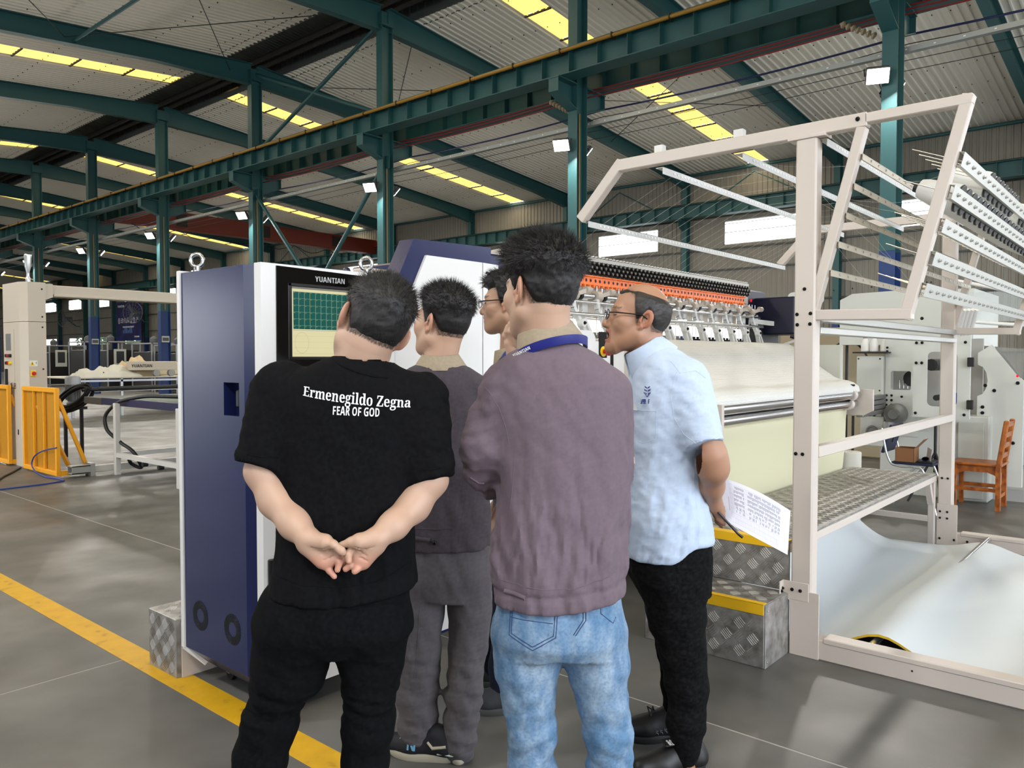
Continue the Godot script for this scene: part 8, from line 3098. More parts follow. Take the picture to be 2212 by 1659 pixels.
func glasses(t: Node3D, spec: Dictionary, frame: Material) -> void:
	var c: Vector3 = spec.c
	var bs: Basis = spec.bs
	var g := Node3D.new()
	g.name = "glasses"
	t.add_child(g)
	var lens := mat("lens_clear", Color(0.9, 0.95, 1.0, 0.12), 0.02)
	lens.transparency = BaseMaterial3D.TRANSPARENCY_ALPHA
	for s in [-1.0, 1.0]:
		var rim := MB.new()
		var ring := []
		for i in 21:
			var a := TAU * i / 20.0
			ring.append(c + bs * Vector3(s * 0.035 + 0.026 * cos(a), -0.003 + 0.018 * sin(a), 0.114 - 0.004 * absf(cos(a))))
		rim.tube(ring, 0.0016, 6, false)
		part(g, "rim", rim, frame)
		var ln := MB.new()
		for i in 20:
			ln.tri(c + bs * Vector3(s * 0.035, -0.003, 0.114), ring[i], ring[i + 1])
		part(g, "lens", ln, lens)
		var tm := MB.new()
		tm.tube([c + bs * Vector3(s * 0.062, 0.003, 0.110), c + bs * Vector3(s * 0.073, 0.006, 0.09), c + bs * Vector3(s * 0.083, 0.010, 0.0), c + bs * Vector3(s * 0.083, -0.004, -0.025)], [0.0024, 0.0028, 0.0022, 0.0018], 6)
		part(g, "temple", tm, frame)
	var br := MB.new()
	br.tube([c + bs * Vector3(-0.01, 0.004, 0.115), c + bs * Vector3(0, 0.007, 0.117), c + bs * Vector3(0.01, 0.004, 0.115)], 0.0016, 6)
	part(g, "bridge", br, frame)

func man_in_mauve() -> void:
	var t := person("man in a mauve work shirt and faded blue jeans, hand raised to his chin", Vector3(1.670, 0.0, -1.279))
	var tone := Color(0.47, 0.295, 0.205)
	var cloth := cloth_mat("mauve_shirt", Color(0.42, 0.365, 0.40), 0.8, 0.06)
	var sh := SDF.new(Vector3(-0.308, 0.648, -0.280), Vector3(0.202, 1.529, 0.260), 0.0085)
	sh.loft([[0.768, 0.012, 0, 0.178, 0.14], [0.837, 0.012, 0, 0.18, 0.14], [0.894, 0.012, 0, 0.182, 0.138], [0.994, 0.017, 0, 0.18, 0.128], [1.106, 0.025, 0, 0.173, 0.122], [1.206, 0.022, 0, 0.173, 0.12], [1.305, 0.014, 0, 0.177, 0.12], [1.38, 0.008, 0, 0.171, 0.115], [1.429, 0.001, 0, 0.147, 0.105], [1.464, -0.006, 0, 0.111, 0.088], [1.488, -0.009, 0, 0.071, 0.07], [1.506, -0.005, 0, 0.044, 0.05]], 0.02, 2.35)
	sh.cap(Vector3(-0.126, 1.370, 0.000), Vector3(-0.183, 1.217, -0.010), 0.072, 0.068, 0.04)
	sh.cap(Vector3(-0.183, 1.217, -0.010), Vector3(-0.202, 1.136, -0.040), 0.066, 0.046, 0.03)
	sh.cap(Vector3(-0.202, 1.137, -0.050), Vector3(-0.169, 1.107, -0.120), 0.05, 0.05, 0.02)
	sh.cap(Vector3(0.147, 1.357, -0.010), Vector3(0.172, 1.165, -0.030), 0.06, 0.055, 0.03)
	sh.cap(Vector3(0.172, 1.165, -0.030), Vector3(0.134, 1.060, -0.200), 0.055, 0.05, 0.03)
	var fn := fold_noise(51, 6.0)
	var f2 := fold_noise(52, 13.0)
	var hem := 0.841
	sh.bend(func(q: Vector3) -> float:
		var low := smoothstep(1.35, 1.0, q.y)
		var pleat := smoothstep(1.2, 0.95, q.y) * smoothstep(hem - 0.01, hem + 0.06, q.y)
		var arm := smoothstep(-0.13, -0.18, q.x)
		var d := -0.011 * low * fn.get_noise_3d(q.x * 2.6 + 0.25 * q.y, q.y * 0.5, q.z)
		d -= 0.004 * pleat * sin(q.x * 95.0 + 4.0 * fn.get_noise_2d(q.x * 3.0, q.y))
		d -= 0.010 * arm * f2.get_noise_3d(q.x * 0.7 - q.y * 0.8, q.y * 1.2, q.z)
		d += 0.004 * exp(-pow((q.y - hem - 0.14 * maxf(q.x, 0.0)) / 0.008, 2.0))
		return d - 0.004 * f2.get_noise_3d(q.x + 0.5 * q.y, q.y * 0.6, q.z))
	sh.trim(func(q: Vector3) -> float: return 0.793 + 0.16 * maxf(q.x, 0.0) + 0.02 * maxf(-q.x, 0.0) - q.y)
	var m := MB.new()
	sh.mesh(m)
	var shirt := part(t, "work_shirt", m, cloth)
	for q in [[Vector3(-0.187, 1.374, 0.120), Vector3(-0.170, 1.355, 0.120), Vector3(-0.149, 1.320, 0.120), Vector3(-0.132, 1.273, 0.120), Vector3(-0.121, 1.214, 0.120)], [Vector3(-0.102, 0.985, 0.120), Vector3(-0.132, 0.908, 0.120), Vector3(-0.141, 0.876, 0.120)], [Vector3(-0.144, 0.876, 0.120), Vector3(-0.064, 0.869, 0.120), Vector3(0.030, 0.866, 0.120), Vector3(0.112, 0.888, 0.120), Vector3(0.165, 0.907, 0.120)], [Vector3(-0.109, 1.185, 0.120), Vector3(-0.117, 1.091, 0.120), Vector3(-0.132, 0.991, 0.120)]]:
		part(shirt, "seam", seam(sh, q, 0.0011), cloth)
	part(shirt, "waist_tab", seam(sh, [Vector3(-0.135, 0.850, 0.120), Vector3(-0.105, 0.847, 0.120), Vector3(-0.070, 0.838, 0.120)], 0.007), cloth)
	part(shirt, "sleeve_cuff", seam(sh, [Vector3(-0.228, 1.131, 0.120), Vector3(-0.205, 1.114, 0.120), Vector3(-0.175, 1.112, 0.120)], 0.003), cloth)
	var beige := cloth_mat("collar_beige", Color(0.62, 0.565, 0.475), 0.8, 0.1)
	var cb := Basis(Vector3.UP, deg_to_rad(205.0)) * Basis(Vector3.RIGHT, 0.05)
	cb = Basis(Vector3(0, 0, 1), 0.26) * cb
	part(shirt, "collar", collar(Vector3(-0.017, 1.488, -0.005), cb, 0.075, 0.070, 0.042, 0.05, 0.5, 0.014), beige)
	var lan := []
	for i in 21:
		var g := lerpf(-2.0, 2.0, i / 20.0)
		lan.append(Vector3(-0.017, 1.488, -0.005) + Basis(Vector3(0, 0, 1), 0.24) * Vector3(sin(g) * 0.1, 0.002 - 0.05 * (1.0 - cos(g)) * 0.5, cos(g) * 0.096))
	var lo := part(shirt, "lanyard", ribbon(lan, Vector3(0, 0.0115, 0.002)), mat("lanyard_blue", Color(0.03, 0.07, 0.42), 0.5))
	var tx := lettering(lo, "lanyard_print", "YUANTIAN", lan[6] + Vector3(-0.006, 0.0, 0.009), Vector3(0.72, 0.36, 0.6), Vector3(-0.42, 0.88, 0.1), 0.0085, mat("white_print", Color.WHITE), "Droid Sans", true, 0.0006)
	tx.set_meta("label", "white print on the lanyard")
	# body
	m = MB.new()
	var spec := {"c": Vector3(-0.041, 1.628, -0.005), "bs": head_basis(38.0, -2.0, 2.0), "tone": tone, "k": 0.034, "side": 0.013, "nape": -0.09, "fade": 0.05, "hairmat": hair_mat(), "tufts": 5200, "wild": 0.3, "sweep": 0.5, "fringe": 0.012}
	add_head(m, spec, Vector3(-0.025, 1.493, -0.005), 0.061)
	var sk := func(_q: Vector3, _n: Vector3) -> Color: return tone
	var core := SDF.new(Vector3(-0.284, 0.862, -0.340), Vector3(0.214, 1.512, 0.120), 0.012)
	core.cap(Vector3(-0.022, 1.491, -0.010), Vector3(0.008, 0.977, -0.020), 0.058, 0.09, 0.02)
	core.cap(Vector3(-0.006, 1.429, 0.000), Vector3(-0.123, 1.380, 0.000), 0.03, 0.03, 0.03)
	core.cap(Vector3(-0.006, 1.429, 0.000), Vector3(0.146, 1.361, 0.000), 0.03, 0.03, 0.03)
	core.cap(Vector3(-0.126, 1.367, 0.000), Vector3(-0.192, 1.151, -0.040), 0.05, 0.043, 0.02)
	core.cap(Vector3(-0.192, 1.147, -0.050), Vector3(-0.161, 1.098, -0.130), 0.042, 0.04, 0.02)
	core.cap(Vector3(-0.161, 1.098, -0.130), Vector3(-0.124, 1.343, -0.260), 0.04, 0.034, 0.02)
	core.cap(Vector3(0.147, 1.355, -0.010), Vector3(0.172, 1.165, -0.030), 0.048, 0.042, 0.02)
	core.cap(Vector3(0.172, 1.165, -0.030), Vector3(-0.013, 1.080, -0.250), 0.042, 0.03, 0.02)
	core.mesh(m, sk)
	var hd := SDF.new(Vector3(-0.183, 1.266, -0.360), Vector3(-0.027, 1.583, -0.100), 0.004)
	hd.cap(Vector3(-0.120, 1.344, -0.250), Vector3(-0.102, 1.427, -0.220), 0.034, 0.03, 0.02)
	hd.cap(Vector3(-0.102, 1.427, -0.220), Vector3(-0.100, 1.470, -0.200), 0.028, 0.026, 0.02)
	hd.cap(Vector3(-0.108, 1.454, -0.210), Vector3(-0.121, 1.492, -0.200), 0.02, 0.018, 0.015)
	hd.cap(Vector3(-0.116, 1.484, -0.200), Vector3(-0.134, 1.514, -0.200), 0.0115, 0.0105, 0.006)
	hd.cap(Vector3(-0.134, 1.514, -0.200), Vector3(-0.127, 1.540, -0.190), 0.0105, 0.009, 0.006)
	hd.cap(Vector3(-0.111, 1.492, -0.190), Vector3(-0.125, 1.527, -0.185), 0.0115, 0.0105, 0.006)
	hd.cap(Vector3(-0.125, 1.527, -0.185), Vector3(-0.120, 1.548, -0.175), 0.0105, 0.009, 0.006)
	hd.cap(Vector3(-0.103, 1.494, -0.180), Vector3(-0.115, 1.526, -0.170), 0.0115, 0.0105, 0.006)
	hd.cap(Vector3(-0.115, 1.526, -0.170), Vector3(-0.108, 1.544, -0.160), 0.0105, 0.009, 0.006)
	hd.cap(Vector3(-0.095, 1.489, -0.170), Vector3(-0.103, 1.515, -0.160), 0.011, 0.0098, 0.006)
	hd.cap(Vector3(-0.103, 1.515, -0.160), Vector3(-0.096, 1.531, -0.150), 0.0098, 0.0085, 0.006)
	hd.cap(Vector3(-0.094, 1.462, -0.200), Vector3(-0.076, 1.492, -0.190), 0.014, 0.012, 0.008)
	hd.cap(Vector3(-0.076, 1.492, -0.190), Vector3(-0.068, 1.513, -0.180), 0.012, 0.01, 0.008)
	hd.mesh(m, sk)
	part(t, "body", m, skin_mat())
	add_hair(t, spec, 21)
	# jeans
	var denim := mat("denim", Color(1, 1, 1), 0.85)
	denim.vertex_color_use_as_albedo = true
	textured(denim, noise_tex("t_denim", 77, 0.06, [[0.0, Color(0.72, 0.76, 0.82)], [0.5, Color(0.92, 0.94, 0.97)], [1.0, Color(1, 1, 1)]], 512, 5), 3.0, false)
	var pa := SDF.new(Vector3(-0.236, -0.263, -0.220), Vector3(0.245, 0.952, 0.220), 0.0095)
	pa.loft([[0.667, 0.014, 0, 0.162, 0.118], [0.706, 0.009, 0.004, 0.17, 0.135], [0.762, 0.011, 0, 0.17, 0.13], [0.818, 0.014, 0, 0.162, 0.112], [0.875, 0.018, 0, 0.151, 0.105]], 0.03, 2.3)
	pa.cap(Vector3(-0.071, 0.705, 0.000), Vector3(-0.076, 0.616, 0.000), 0.098, 0.083, 0.03)
	pa.cap(Vector3(-0.076, 0.616, 0.000), Vector3(-0.070, 0.538, -0.005), 0.083, 0.069, 0.03)
	pa.cap(Vector3(-0.070, 0.538, -0.005), Vector3(-0.064, 0.446, -0.010), 0.069, 0.063, 0.03)
	pa.cap(Vector3(-0.064, 0.446, -0.010), Vector3(-0.063, 0.326, -0.020), 0.063, 0.061, 0.03)
	pa.cap(Vector3(-0.063, 0.326, -0.020), Vector3(-0.060, 0.165, -0.030), 0.061, 0.058, 0.03)
	pa.cap(Vector3(-0.060, 0.165, -0.030), Vector3(-0.057, 0.008, -0.030), 0.058, 0.055, 0.03)
	pa.cap(Vector3(0.101, 0.705, 0.000), Vector3(0.117, 0.616, 0.000), 0.095, 0.078, 0.03)
	pa.cap(Vector3(0.117, 0.616, 0.000), Vector3(0.127, 0.538, -0.005), 0.078, 0.066, 0.03)
	pa.cap(Vector3(0.127, 0.538, -0.005), Vector3(0.144, 0.434, -0.010), 0.066, 0.062, 0.03)
	pa.cap(Vector3(0.144, 0.434, -0.010), Vector3(0.155, 0.326, -0.020), 0.062, 0.058, 0.03)
	pa.cap(Vector3(0.155, 0.326, -0.020), Vector3(0.162, 0.165, -0.030), 0.058, 0.056, 0.03)
	pa.cap(Vector3(0.162, 0.165, -0.030), Vector3(0.168, 0.008, -0.030), 0.056, 0.054, 0.03)
	var f3 := fold_noise(55, 9.0)
	pa.bend(func(q: Vector3) -> float:
		var low := smoothstep(0.72, 0.45, q.y)
		var d := -0.009 * low * f3.get_noise_3d(q.x * 0.9, q.y * 1.9 + 0.9 * absf(q.x - 0.03), q.z * 0.8)
		d -= 0.004 * f3.get_noise_3d(q.x * 1.5 + q.y, q.y * 1.0, q.z)
		d += 0.005 * exp(-pow((q.x - 0.03) / 0.012, 2.0)) * smoothstep(0.68, 0.74, q.y)
		return d)
	var f4 := fold_noise(56, 14.0)
	var f5 := fold_noise(57, 60.0)
	var dye := func(q: Vector3, n: Vector3) -> Color:
		var x := q.x - 0.03
		var leg := absf(absf(x) - 0.085)
		var worn := clampf(0.25 + 0.5 * exp(-pow(leg / 0.05, 2.0)) * smoothstep(0.45, 0.62, q.y) * (1.0 - smoothstep(0.66, 0.78, q.y)) + 0.55 * f4.get_noise_3d(q.x * 2.0, q.y * 0.7, q.z) + 0.25 * f5.get_noise_3d(q.x * 3.0, q.y * 0.6, q.z), 0.0, 1.0)
		return Color(0.10, 0.20, 0.32).lerp(Color(0.33, 0.42, 0.50), worn)
	m = MB.new()
	pa.mesh(m, dye)
	var je := part(t, "jeans", m, denim)
	var stitch := mat("jean_stitch", Color(0.16, 0.25, 0.40), 0.8)
	for q in [[Vector3(-0.118, 0.821, 0.120), Vector3(-0.123, 0.738, 0.120), Vector3(-0.064, 0.709, 0.120), Vector3(-0.005, 0.743, 0.120), Vector3(0.002, 0.819, 0.120)], [Vector3(-0.114, 0.816, 0.120), Vector3(-0.117, 0.743, 0.120), Vector3(-0.064, 0.718, 0.120), Vector3(-0.011, 0.747, 0.120), Vector3(-0.004, 0.814, 0.120)], [Vector3(-0.120, 0.781, 0.120), Vector3(0.000, 0.776, 0.120)], [Vector3(0.112, 0.812, 0.120), Vector3(0.112, 0.795, 0.120), Vector3(0.145, 0.766, 0.120), Vector3(0.162, 0.790, 0.120)], [Vector3(0.074, 0.831, 0.120), Vector3(0.072, 0.783, 0.120), Vector3(0.036, 0.735, 0.120)], [Vector3(0.067, 0.826, 0.120), Vector3(0.065, 0.783, 0.120), Vector3(0.032, 0.738, 0.120)]]:
		part(je, "stitching", seam(pa, q, 0.0013), stitch)
	for q in [Vector3(-0.057, 0.008, -0.030), Vector3(0.168, 0.008, -0.030)]:
		shoe(t, Vector3(q.x, 0, q.z - 0.05), PI, mat("shoe_white", Color(0.7, 0.7, 0.69), 0.5), mat("sole_white", Color.WHITE))

func man_in_blue() -> void:
	var t := person("balding man in a pale blue short-sleeved shirt and glasses, holding papers behind him", Vector3(2.489, 0.0, -1.398))
	var tone := Color(0.36, 0.19, 0.115)
	var cloth := cloth_mat("pale_blue_shirt", Color(0.71, 0.77, 0.855), 0.8, 0.04)
	var sh := SDF.new(Vector3(-0.164, 0.592, -0.300), Vector3(0.141, 1.527, 0.340), 0.0085)
	sh.loft([[0.725, 0.007, 0, 0.172, 0.18], [0.792, 0.004, 0, 0.168, 0.18], [0.875, -0.005, 0, 0.157, 0.175], [0.975, -0.017, 0, 0.141, 0.165], [1.075, -0.024, 0, 0.131, 0.165], [1.191, -0.02, 0, 0.132, 0.185], [1.307, -0.011, 0, 0.139, 0.19], [1.386, -0.01, 0, 0.126, 0.175], [1.439, -0.02, 0, 0.1, 0.14], [1.475, -0.031, 0, 0.069, 0.09], [1.501, -0.041, 0, 0.033, 0.05]], 0.02, 2.3)
	sh.cone(Vector3(0.035, 1.368, 0.120), Vector3(0.083, 1.160, 0.200), 0.082, 0.064, 0.04)
	sh.cone(Vector3(0.081, 1.369, -0.120), Vector3(0.144, 1.135, -0.220), 0.078, 0.064, 0.04)
	var fn := fold_noise(61, 8.0)
	var f2 := fold_noise(62, 14.0)
	sh.bend(func(q: Vector3) -> float:
		var low := smoothstep(1.3, 1.0, q.y)
		return -0.009 * low * fn.get_noise_3d(q.x * 2.0 - q.y * 0.5, q.y * 0.7, q.z) - 0.005 * f2.get_noise_3d(q.x + q.y, q.y * 1.1 - q.x * 0.6, q.z))
	sh.trim(func(q: Vector3) -> float: return 0.748 + 0.055 * smoothstep(0.0, 0.09, q.x + 0.02) - 0.0 * q.z - q.y)
	var m := MB.new()
	sh.mesh(m)
	var shirt := part(t, "shirt", m, cloth)
	for q in [[Vector3(-0.013, 1.399, 0.170), Vector3(-0.032, 1.331, 0.170), Vector3(-0.022, 1.253, 0.170), Vector3(0.007, 1.199, 0.170), Vector3(0.050, 1.163, 0.170)], [Vector3(-0.023, 1.439, 0.170), Vector3(-0.001, 1.399, 0.170), Vector3(0.051, 1.408, 0.170), Vector3(0.098, 1.374, 0.170)], [Vector3(0.035, 1.182, 0.170), Vector3(0.092, 1.188, 0.170), Vector3(0.149, 1.207, 0.170)], [Vector3(-0.152, 1.269, 0.170), Vector3(-0.152, 1.176, 0.170), Vector3(-0.114, 1.160, 0.170), Vector3(-0.077, 1.179, 0.170), Vector3(-0.075, 1.272, 0.170), Vector3(-0.152, 1.272, 0.170)], [Vector3(0.054, 1.145, 0.170), Vector3(0.062, 1.020, 0.170), Vector3(0.068, 0.926, 0.170)]]:
		part(shirt, "seam", seam(sh, q, 0.0011), cloth)
	var cbs := Basis(Vector3.UP, -PI * 0.5) * Basis(Vector3.RIGHT, 0.55)
	part(shirt, "collar", collar(Vector3(-0.077, 1.462, 0.000), cbs, 0.070, 0.072, 0.038, 0.07, 0.3, 0.02), cloth)
	# printed emblem, lanyard and badge on the chest
	var em := MB.new()
	emblem(em, Vector3.ZERO, Vector3.RIGHT, Vector3.UP, 0.042)
	glyph(em, "yuan", Vector3(-0.022, -0.024, 0), Vector3.RIGHT, Vector3.UP, 0.018, 0.14)
	glyph(em, "tian", Vector3(0.003, -0.024, 0), Vector3.RIGHT, Vector3.UP, 0.018, 0.14)
	var eo := part(shirt, "emblem", em, mat("emblem_blue", Color(0.04, 0.10, 0.36), 0.6), "blue leaf emblem over two small characters")
	eo.position = sh.drop(Vector3(-0.104, 1.318, 0.160) + Vector3(0, 0, 0.25)) + Vector3(0, 0, 0.005)
	var white := mat("lanyard_white", Color(0.72, 0.74, 0.75), 0.6)
	var lp := []
	for q in [Vector3(-0.156, 1.408, 0.170), Vector3(-0.156, 1.362, 0.170), Vector3(-0.152, 1.303, 0.170)]:
		lp.append(sh.drop(q + Vector3(0, 0, 0.25)) + Vector3(0, 0, 0.004))
	part(shirt, "lanyard", ribbon(lp, Vector3(0.009, 0, 0)), white)
	var bd := MB.new()
	var bo := sh.drop(Vector3(-0.133, 1.286, 0.150) + Vector3(0, 0, 0.25)) + Vector3(0, 0, 0.005)
	bd.prism([Vector2(-0.016, 0.012), Vector2(0.02, -0.006), Vector2(0.022, -0.02), Vector2(-0.018, -0.012)], bo, Vector3.RIGHT, Vector3.UP, 0.002)
	part(shirt, "badge_clip", bd, white)
	# body
	m = MB.new()
	var spec := {"c": Vector3(-0.113, 1.588, 0.000), "bs": head_basis(91.0, 9.0, 0.0), "tone": tone, "k": 0.0, "side": 0.009, "nape": -0.072, "burn": -0.02, "brow": 0.075, "bald": true, "open": 0.014, "fade": 0.02, "hair": Color(0.025, 0.019, 0.016), "hairmat": mat("hair_brown", Color(0.12, 0.10, 0.09), 0.5), "tufts": 1500, "wild": 0.0, "sweep": 0.0}
	add_head(m, spec, Vector3(-0.068, 1.452, 0.000), 0.060)
	var sk := func(_q: Vector3, _n: Vector3) -> Color: return tone
	var core := SDF.new(Vector3(-0.147, 0.740, -0.300), Vector3(0.162, 1.484, 0.320), 0.012)
	core.cap(Vector3(-0.067, 1.447, 0.000), Vector3(-0.013, 0.875, 0.000), 0.058, 0.09, 0.02)
	core.cap(Vector3(-0.041, 1.389, 0.000), Vector3(0.031, 1.361, 0.140), 0.03, 0.03, 0.03)
	core.cap(Vector3(-0.041, 1.389, 0.000), Vector3(0.089, 1.352, -0.140), 0.03, 0.03, 0.03)
	core.cap(Vector3(0.039, 1.329, 0.130), Vector3(0.079, 1.193, 0.190), 0.035, 0.048, 0.02)
	core.cap(Vector3(0.091, 1.326, -0.130), Vector3(0.171, 1.081, -0.220), 0.035, 0.045, 0.02)
	core.cap(Vector3(0.171, 1.081, -0.220), Vector3(0.210, 0.906, -0.060), 0.043, 0.03, 0.02)
	core.mesh(m, sk)
	var ar := SDF.new(Vector3(0.063, 0.782, -0.080), Vector3(0.185, 1.241, 0.300), 0.0045)
	ar.cap(Vector3(0.082, 1.193, 0.190), Vector3(0.101, 1.124, 0.190), 0.05, 0.0505, 0.03)
	ar.cap(Vector3(0.101, 1.124, 0.190), Vector3(0.115, 1.081, 0.180), 0.0505, 0.048, 0.03)
	ar.cap(Vector3(0.115, 1.081, 0.180), Vector3(0.126, 1.012, 0.120), 0.045, 0.038, 0.03)
	ar.cap(Vector3(0.126, 1.012, 0.120), Vector3(0.145, 0.945, 0.060), 0.038, 0.029, 0.03)
	ar.cap(Vector3(0.149, 0.945, 0.060), Vector3(0.177, 0.897, 0.040), 0.024, 0.026, 0.02)
	ar.cap(Vector3(0.177, 0.918, 0.050), Vector3(0.189, 0.893, 0.055), 0.013, 0.011, 0.008)
	ar.cap(Vector3(0.189, 0.893, 0.055), Vector3(0.201, 0.882, 0.050), 0.011, 0.009, 0.008)
	ar.cap(Vector3(0.168, 0.886, 0.050), Vector3(0.182, 0.875, 0.060), 0.0125, 0.011, 0.006)
	ar.cap(Vector3(0.182, 0.875, 0.060), Vector3(0.201, 0.866, 0.060), 0.011, 0.009, 0.006)
	ar.cap(Vector3(0.170, 0.872, 0.030), Vector3(0.187, 0.858, 0.030), 0.0115, 0.01, 0.006)
	ar.cap(Vector3(0.187, 0.858, 0.030), Vector3(0.203, 0.852, 0.030), 0.01, 0.009, 0.006)
	ar.cap(Vector3(0.184, 0.892, 0.015), Vector3(0.205, 0.874, 0.010), 0.0115, 0.01, 0.006)
	ar.cap(Vector3(0.205, 0.874, 0.010), Vector3(0.222, 0.864, 0.010), 0.01, 0.009, 0.006)
	ar.cap(Vector3(0.191, 0.900, 0.000), Vector3(0.216, 0.884, -0.005), 0.011, 0.0098, 0.006)
	ar.cap(Vector3(0.216, 0.884, -0.005), Vector3(0.232, 0.874, -0.005), 0.0098, 0.0085, 0.006)
	ar.mesh(m, sk)
	part(t, "body", m, skin_mat())
	add_hair(t, spec, 33)
	glasses(t, spec, mat("frame_black", Color(0.015, 0.015, 0.017), 0.35))
	# trousers
	var bl := cloth_mat("black_trousers", Color(0.02, 0.021, 0.024), 0.9, 0.25)
	var pa := SDF.new(Vector3(-0.159, -0.214, -0.320), Vector3(0.129, 0.922, 0.300), 0.0115)
	pa.loft([[0.608, 0.022, 0, 0.131, 0.15], [0.675, 0.012, 0, 0.148, 0.16], [0.758, 0.003, 0, 0.156, 0.165], [0.859, -0.004, 0, 0.146, 0.155]], 0.03, 2.3)
	pa.cap(Vector3(-0.002, 0.679, 0.075), Vector3(0.017, 0.550, 0.080), 0.112, 0.096, 0.03)
	pa.cap(Vector3(0.017, 0.550, 0.080), Vector3(0.037, 0.438, 0.085), 0.096, 0.078, 0.03)
	pa.cap(Vector3(0.037, 0.438, 0.085), Vector3(0.053, 0.309, 0.090), 0.078, 0.071, 0.03)
	pa.cap(Vector3(0.053, 0.309, 0.090), Vector3(0.048, 0.182, 0.100), 0.071, 0.062, 0.03)
	pa.cap(Vector3(0.048, 0.182, 0.100), Vector3(0.046, 0.067, 0.100), 0.062, 0.048, 0.03)
	pa.cap(Vector3(0.025, 0.637, -0.075), Vector3(0.045, 0.491, -0.100), 0.108, 0.09, 0.03)
	pa.cap(Vector3(0.045, 0.491, -0.100), Vector3(0.061, 0.361, -0.120), 0.09, 0.075, 0.03)
	pa.cap(Vector3(0.061, 0.361, -0.120), Vector3(0.073, 0.212, -0.140), 0.075, 0.06, 0.03)
	pa.cap(Vector3(0.073, 0.212, -0.140), Vector3(0.069, 0.065, -0.150), 0.06, 0.05, 0.03)
	pa.cap(Vector3(0.069, 0.065, -0.150), Vector3(0.068, 0.020, -0.150), 0.05, 0.045, 0.03)
	var f3 := fold_noise(65, 9.0)
	pa.bend(func(q: Vector3) -> float: return -0.008 * f3.get_noise_3d(q.x * 1.0 + q.y * 0.6, q.y * 1.4, q.z))
	m = MB.new()
	pa.mesh(m)
	part(t, "trousers", m, bl)
	var sb := mat("shoe_black", Color(0.03, 0.03, 0.035), 0.5)
	var so := mat("sole_dark", Color(0.06, 0.06, 0.06), 0.7)
	var far := shoe(t, Vector3(-0.015, -0.046, -0.150) * Vector3(1, 0, 1), -PI * 0.5, sb, so, 1.0)
	for i in 5:
		var z := MB.new()
		var o := Vector3(0.0445, 0.045 + 0.004 * i, 0.0 - 0.016 * i)
		z.tube([o + Vector3(0, 0.006, 0.005), o + Vector3(0, 0.006, -0.005), o + Vector3(0, 0, 0.004), o + Vector3(0, -0.002, -0.004), o + Vector3(0, -0.008, -0.006)], 0.0012, 4)
		part(far, "side_mark", z, mat("mark_grey", Color(0.45, 0.46, 0.48), 0.6))
	for k in 2:
		var lc := MB.new()
		lc.tube([Vector3(-0.02, 0.1, 0.0), Vector3(0.0, 0.125, 0.008 + 0.02 * k), Vector3(0.022, 0.098, 0.02)], 0.003, 5)
		part(far, "lace", lc, so)
	var near := shoe(t, Vector3(0.001, -0.048, 0.100) * Vector3(1, 0, 1), -PI * 0.5 + 0.3, sb, so, 1.0)
	var tg := MB.new()
	tg.box(Vector3(-0.022, 0.112, -0.012), Vector3(0.03, 0.118, 0.042), 0.003)
	var tgo := part(near, "tongue_tag", tg, sb)
	lettering(tgo, "tag_print", "SAYT", Vector3(0.004, 0.1185, 0.004), Vector3(0, 0, -1), Vector3(-1, 0, 0), 0.017, mat("white_print", Color.WHITE), "Droid Sans", true, 0.001, 0.8)
	lettering(tgo, "tag_print", "RLAE", Vector3(0.022, 0.1185, 0.004), Vector3(0, 0, -1), Vector3(-1, 0, 0), 0.017, mat("white_print", Color.WHITE), "Droid Sans", true, 0.001, 0.8)
	var ank := MB.new()
	ank.tube([Vector3(0.046, 0.084, 0.100), Vector3(0.050, -0.048, 0.100)], 0.034, 12)
	ank.tube([Vector3(0.067, 0.038, -0.150), Vector3(0.057, -0.028, -0.150)], 0.034, 12)
	part(t, "socks", ank, mat("ankle_skin", Color(0.62, 0.42, 0.33), 0.55), "bare ankles")

	# sheets of paper and pen held behind the back
	var pt := thing("paper_sheets", "printed paper sheets held behind his back by the man in blue", "paper", t.position, "", -VIEW_TURN)
	var rows := []
	var uv := PackedVector2Array()
	var A := Vector3(0.186, 1.025, 0.000)
	var B := Vector3(0.405, 0.922, 0.070)
	var C := Vector3(0.393, 0.770, 0.100)
	var D := Vector3(0.193, 0.875, 0.030)
	var mb := MB.new()
	for i in 12:
		for j in 8:
			var q := []
			for e in [[0, 0], [1, 0], [1, 1], [0, 1]]:
				var u: float = (i + e[0]) / 12.0
				var v: float = (j + e[1]) / 8.0
				q.append(A.lerp(B, u).lerp(D.lerp(C, u), v) + Vector3(0, 0.012 * sin(u * PI) * (1.0 - v), 0.02 * sin(u * 2.6 + v)))
			mb.quad(q[3], q[2], q[1], q[0])
			for e in [[0, 1], [1, 0], [1, 1], [0, 1], [0, 0], [1, 0]]:
				mb.uv.append(Vector2((i + e[0]) / 12.0, (j + e[1]) / 8.0))
	var pm := StandardMaterial3D.new()
	pm.albedo_texture = ImageTexture.create_from_image(form_image())
	pm.roughness = 0.75
	part(pt, "top_sheet", mb, pm)
	var under := MB.new()
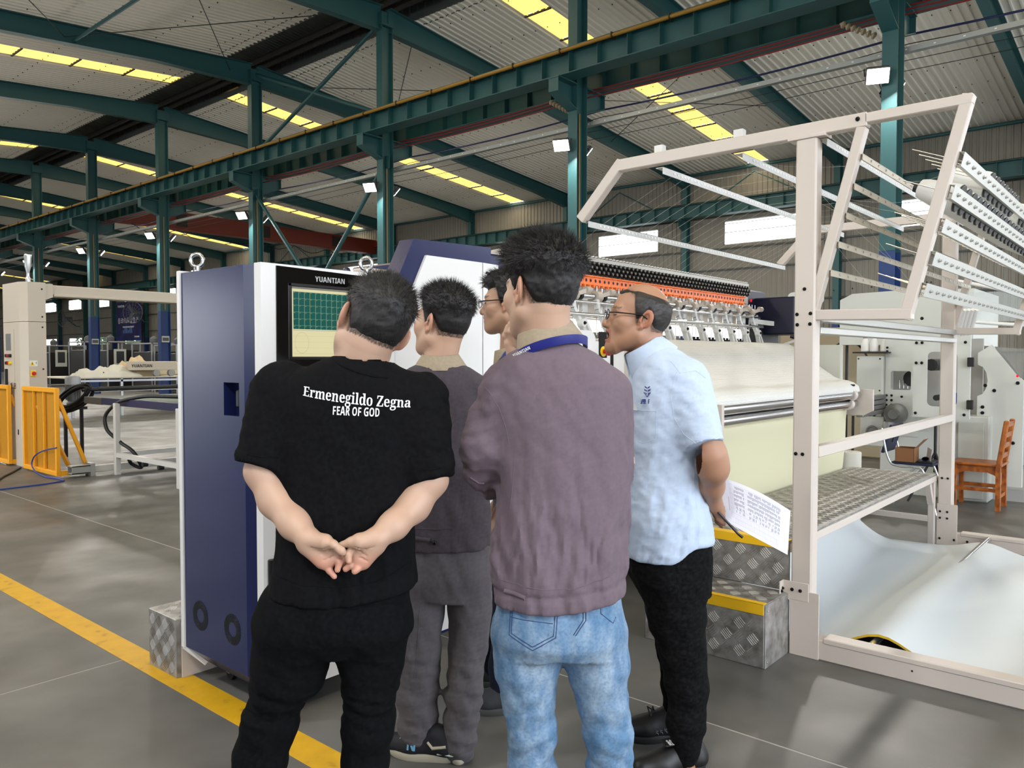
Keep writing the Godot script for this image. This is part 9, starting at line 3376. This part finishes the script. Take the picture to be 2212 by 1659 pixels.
	for i in mb.v.size() / 3:
		under.tri(mb.v[i * 3] + Vector3(0.006, -0.004, -0.004), mb.v[i * 3 + 1] + Vector3(0.006, -0.004, -0.004), mb.v[i * 3 + 2] + Vector3(0.006, -0.004, -0.004))
	part(pt, "lower_sheet", under, mat("paper_white", Color(0.85, 0.86, 0.88), 0.7))
	var pen := thing("ballpoint_pen", "black ballpoint pen in the hand of the man in blue", "pen", t.position, "", -VIEW_TURN)
	var body := MB.new()
	body.tube([Vector3(0.160, 0.913, 0.075), Vector3(0.227, 0.839, 0.085)], 0.0045, 8)
	part(pen, "barrel", body, mat("pen_grey", Color(0.16, 0.15, 0.15), 0.3))
	var tip := MB.new()
	tip.tube([Vector3(0.227, 0.839, 0.085), Vector3(0.242, 0.827, 0.087)], [0.0048, 0.0048], 8)
	part(pen, "cap_end", tip, mat("pen_black", Color(0.015, 0.015, 0.015), 0.3))
	var clip := MB.new()
	clip.tube([Vector3(0.202, 0.873, 0.090), Vector3(0.230, 0.851, 0.095)], 0.0016, 5)
	part(pen, "clip", clip, mat("chrome", Color.WHITE))

func form_image() -> Image:
	var im := Image.create(420, 280, false, Image.FORMAT_RGB8)
	im.fill(Color(0.87, 0.87, 0.91))
	var ink := Color(0.42, 0.42, 0.47)
	for i in 7:
		im.fill_rect(Rect2i(48 + 4 * i, 20, 1, 200), Color(0.66, 0.66, 0.7)) if i % 2 == 0 else null
	for i in 42:
		im.fill_rect(Rect2i(72 + i * 7, 22, 1, 232), Color(0.68, 0.68, 0.73))
	for k in 9:
		im.fill_rect(Rect2i(48, 22 + k * 29, 324, 1), Color(0.68, 0.68, 0.73))
	var r := RandomNumberGenerator.new()
	r.seed = 5
	for i in 42:
		for k in 7:
			var y := 30 + k * 24
			var l := r.randi_range(10, 19)
			if (k > 4 and i % 3 == 0) or r.randf() < 0.08 or (i > 8 and i < 12):
				continue
			for j in range(0, l, 3):
				im.fill_rect(Rect2i(74 + i * 7, y + j, 4, 2), ink)
	for j in 12:
		im.fill_rect(Rect2i(36, 110 + j * 7, 3, 5), ink)
	return im
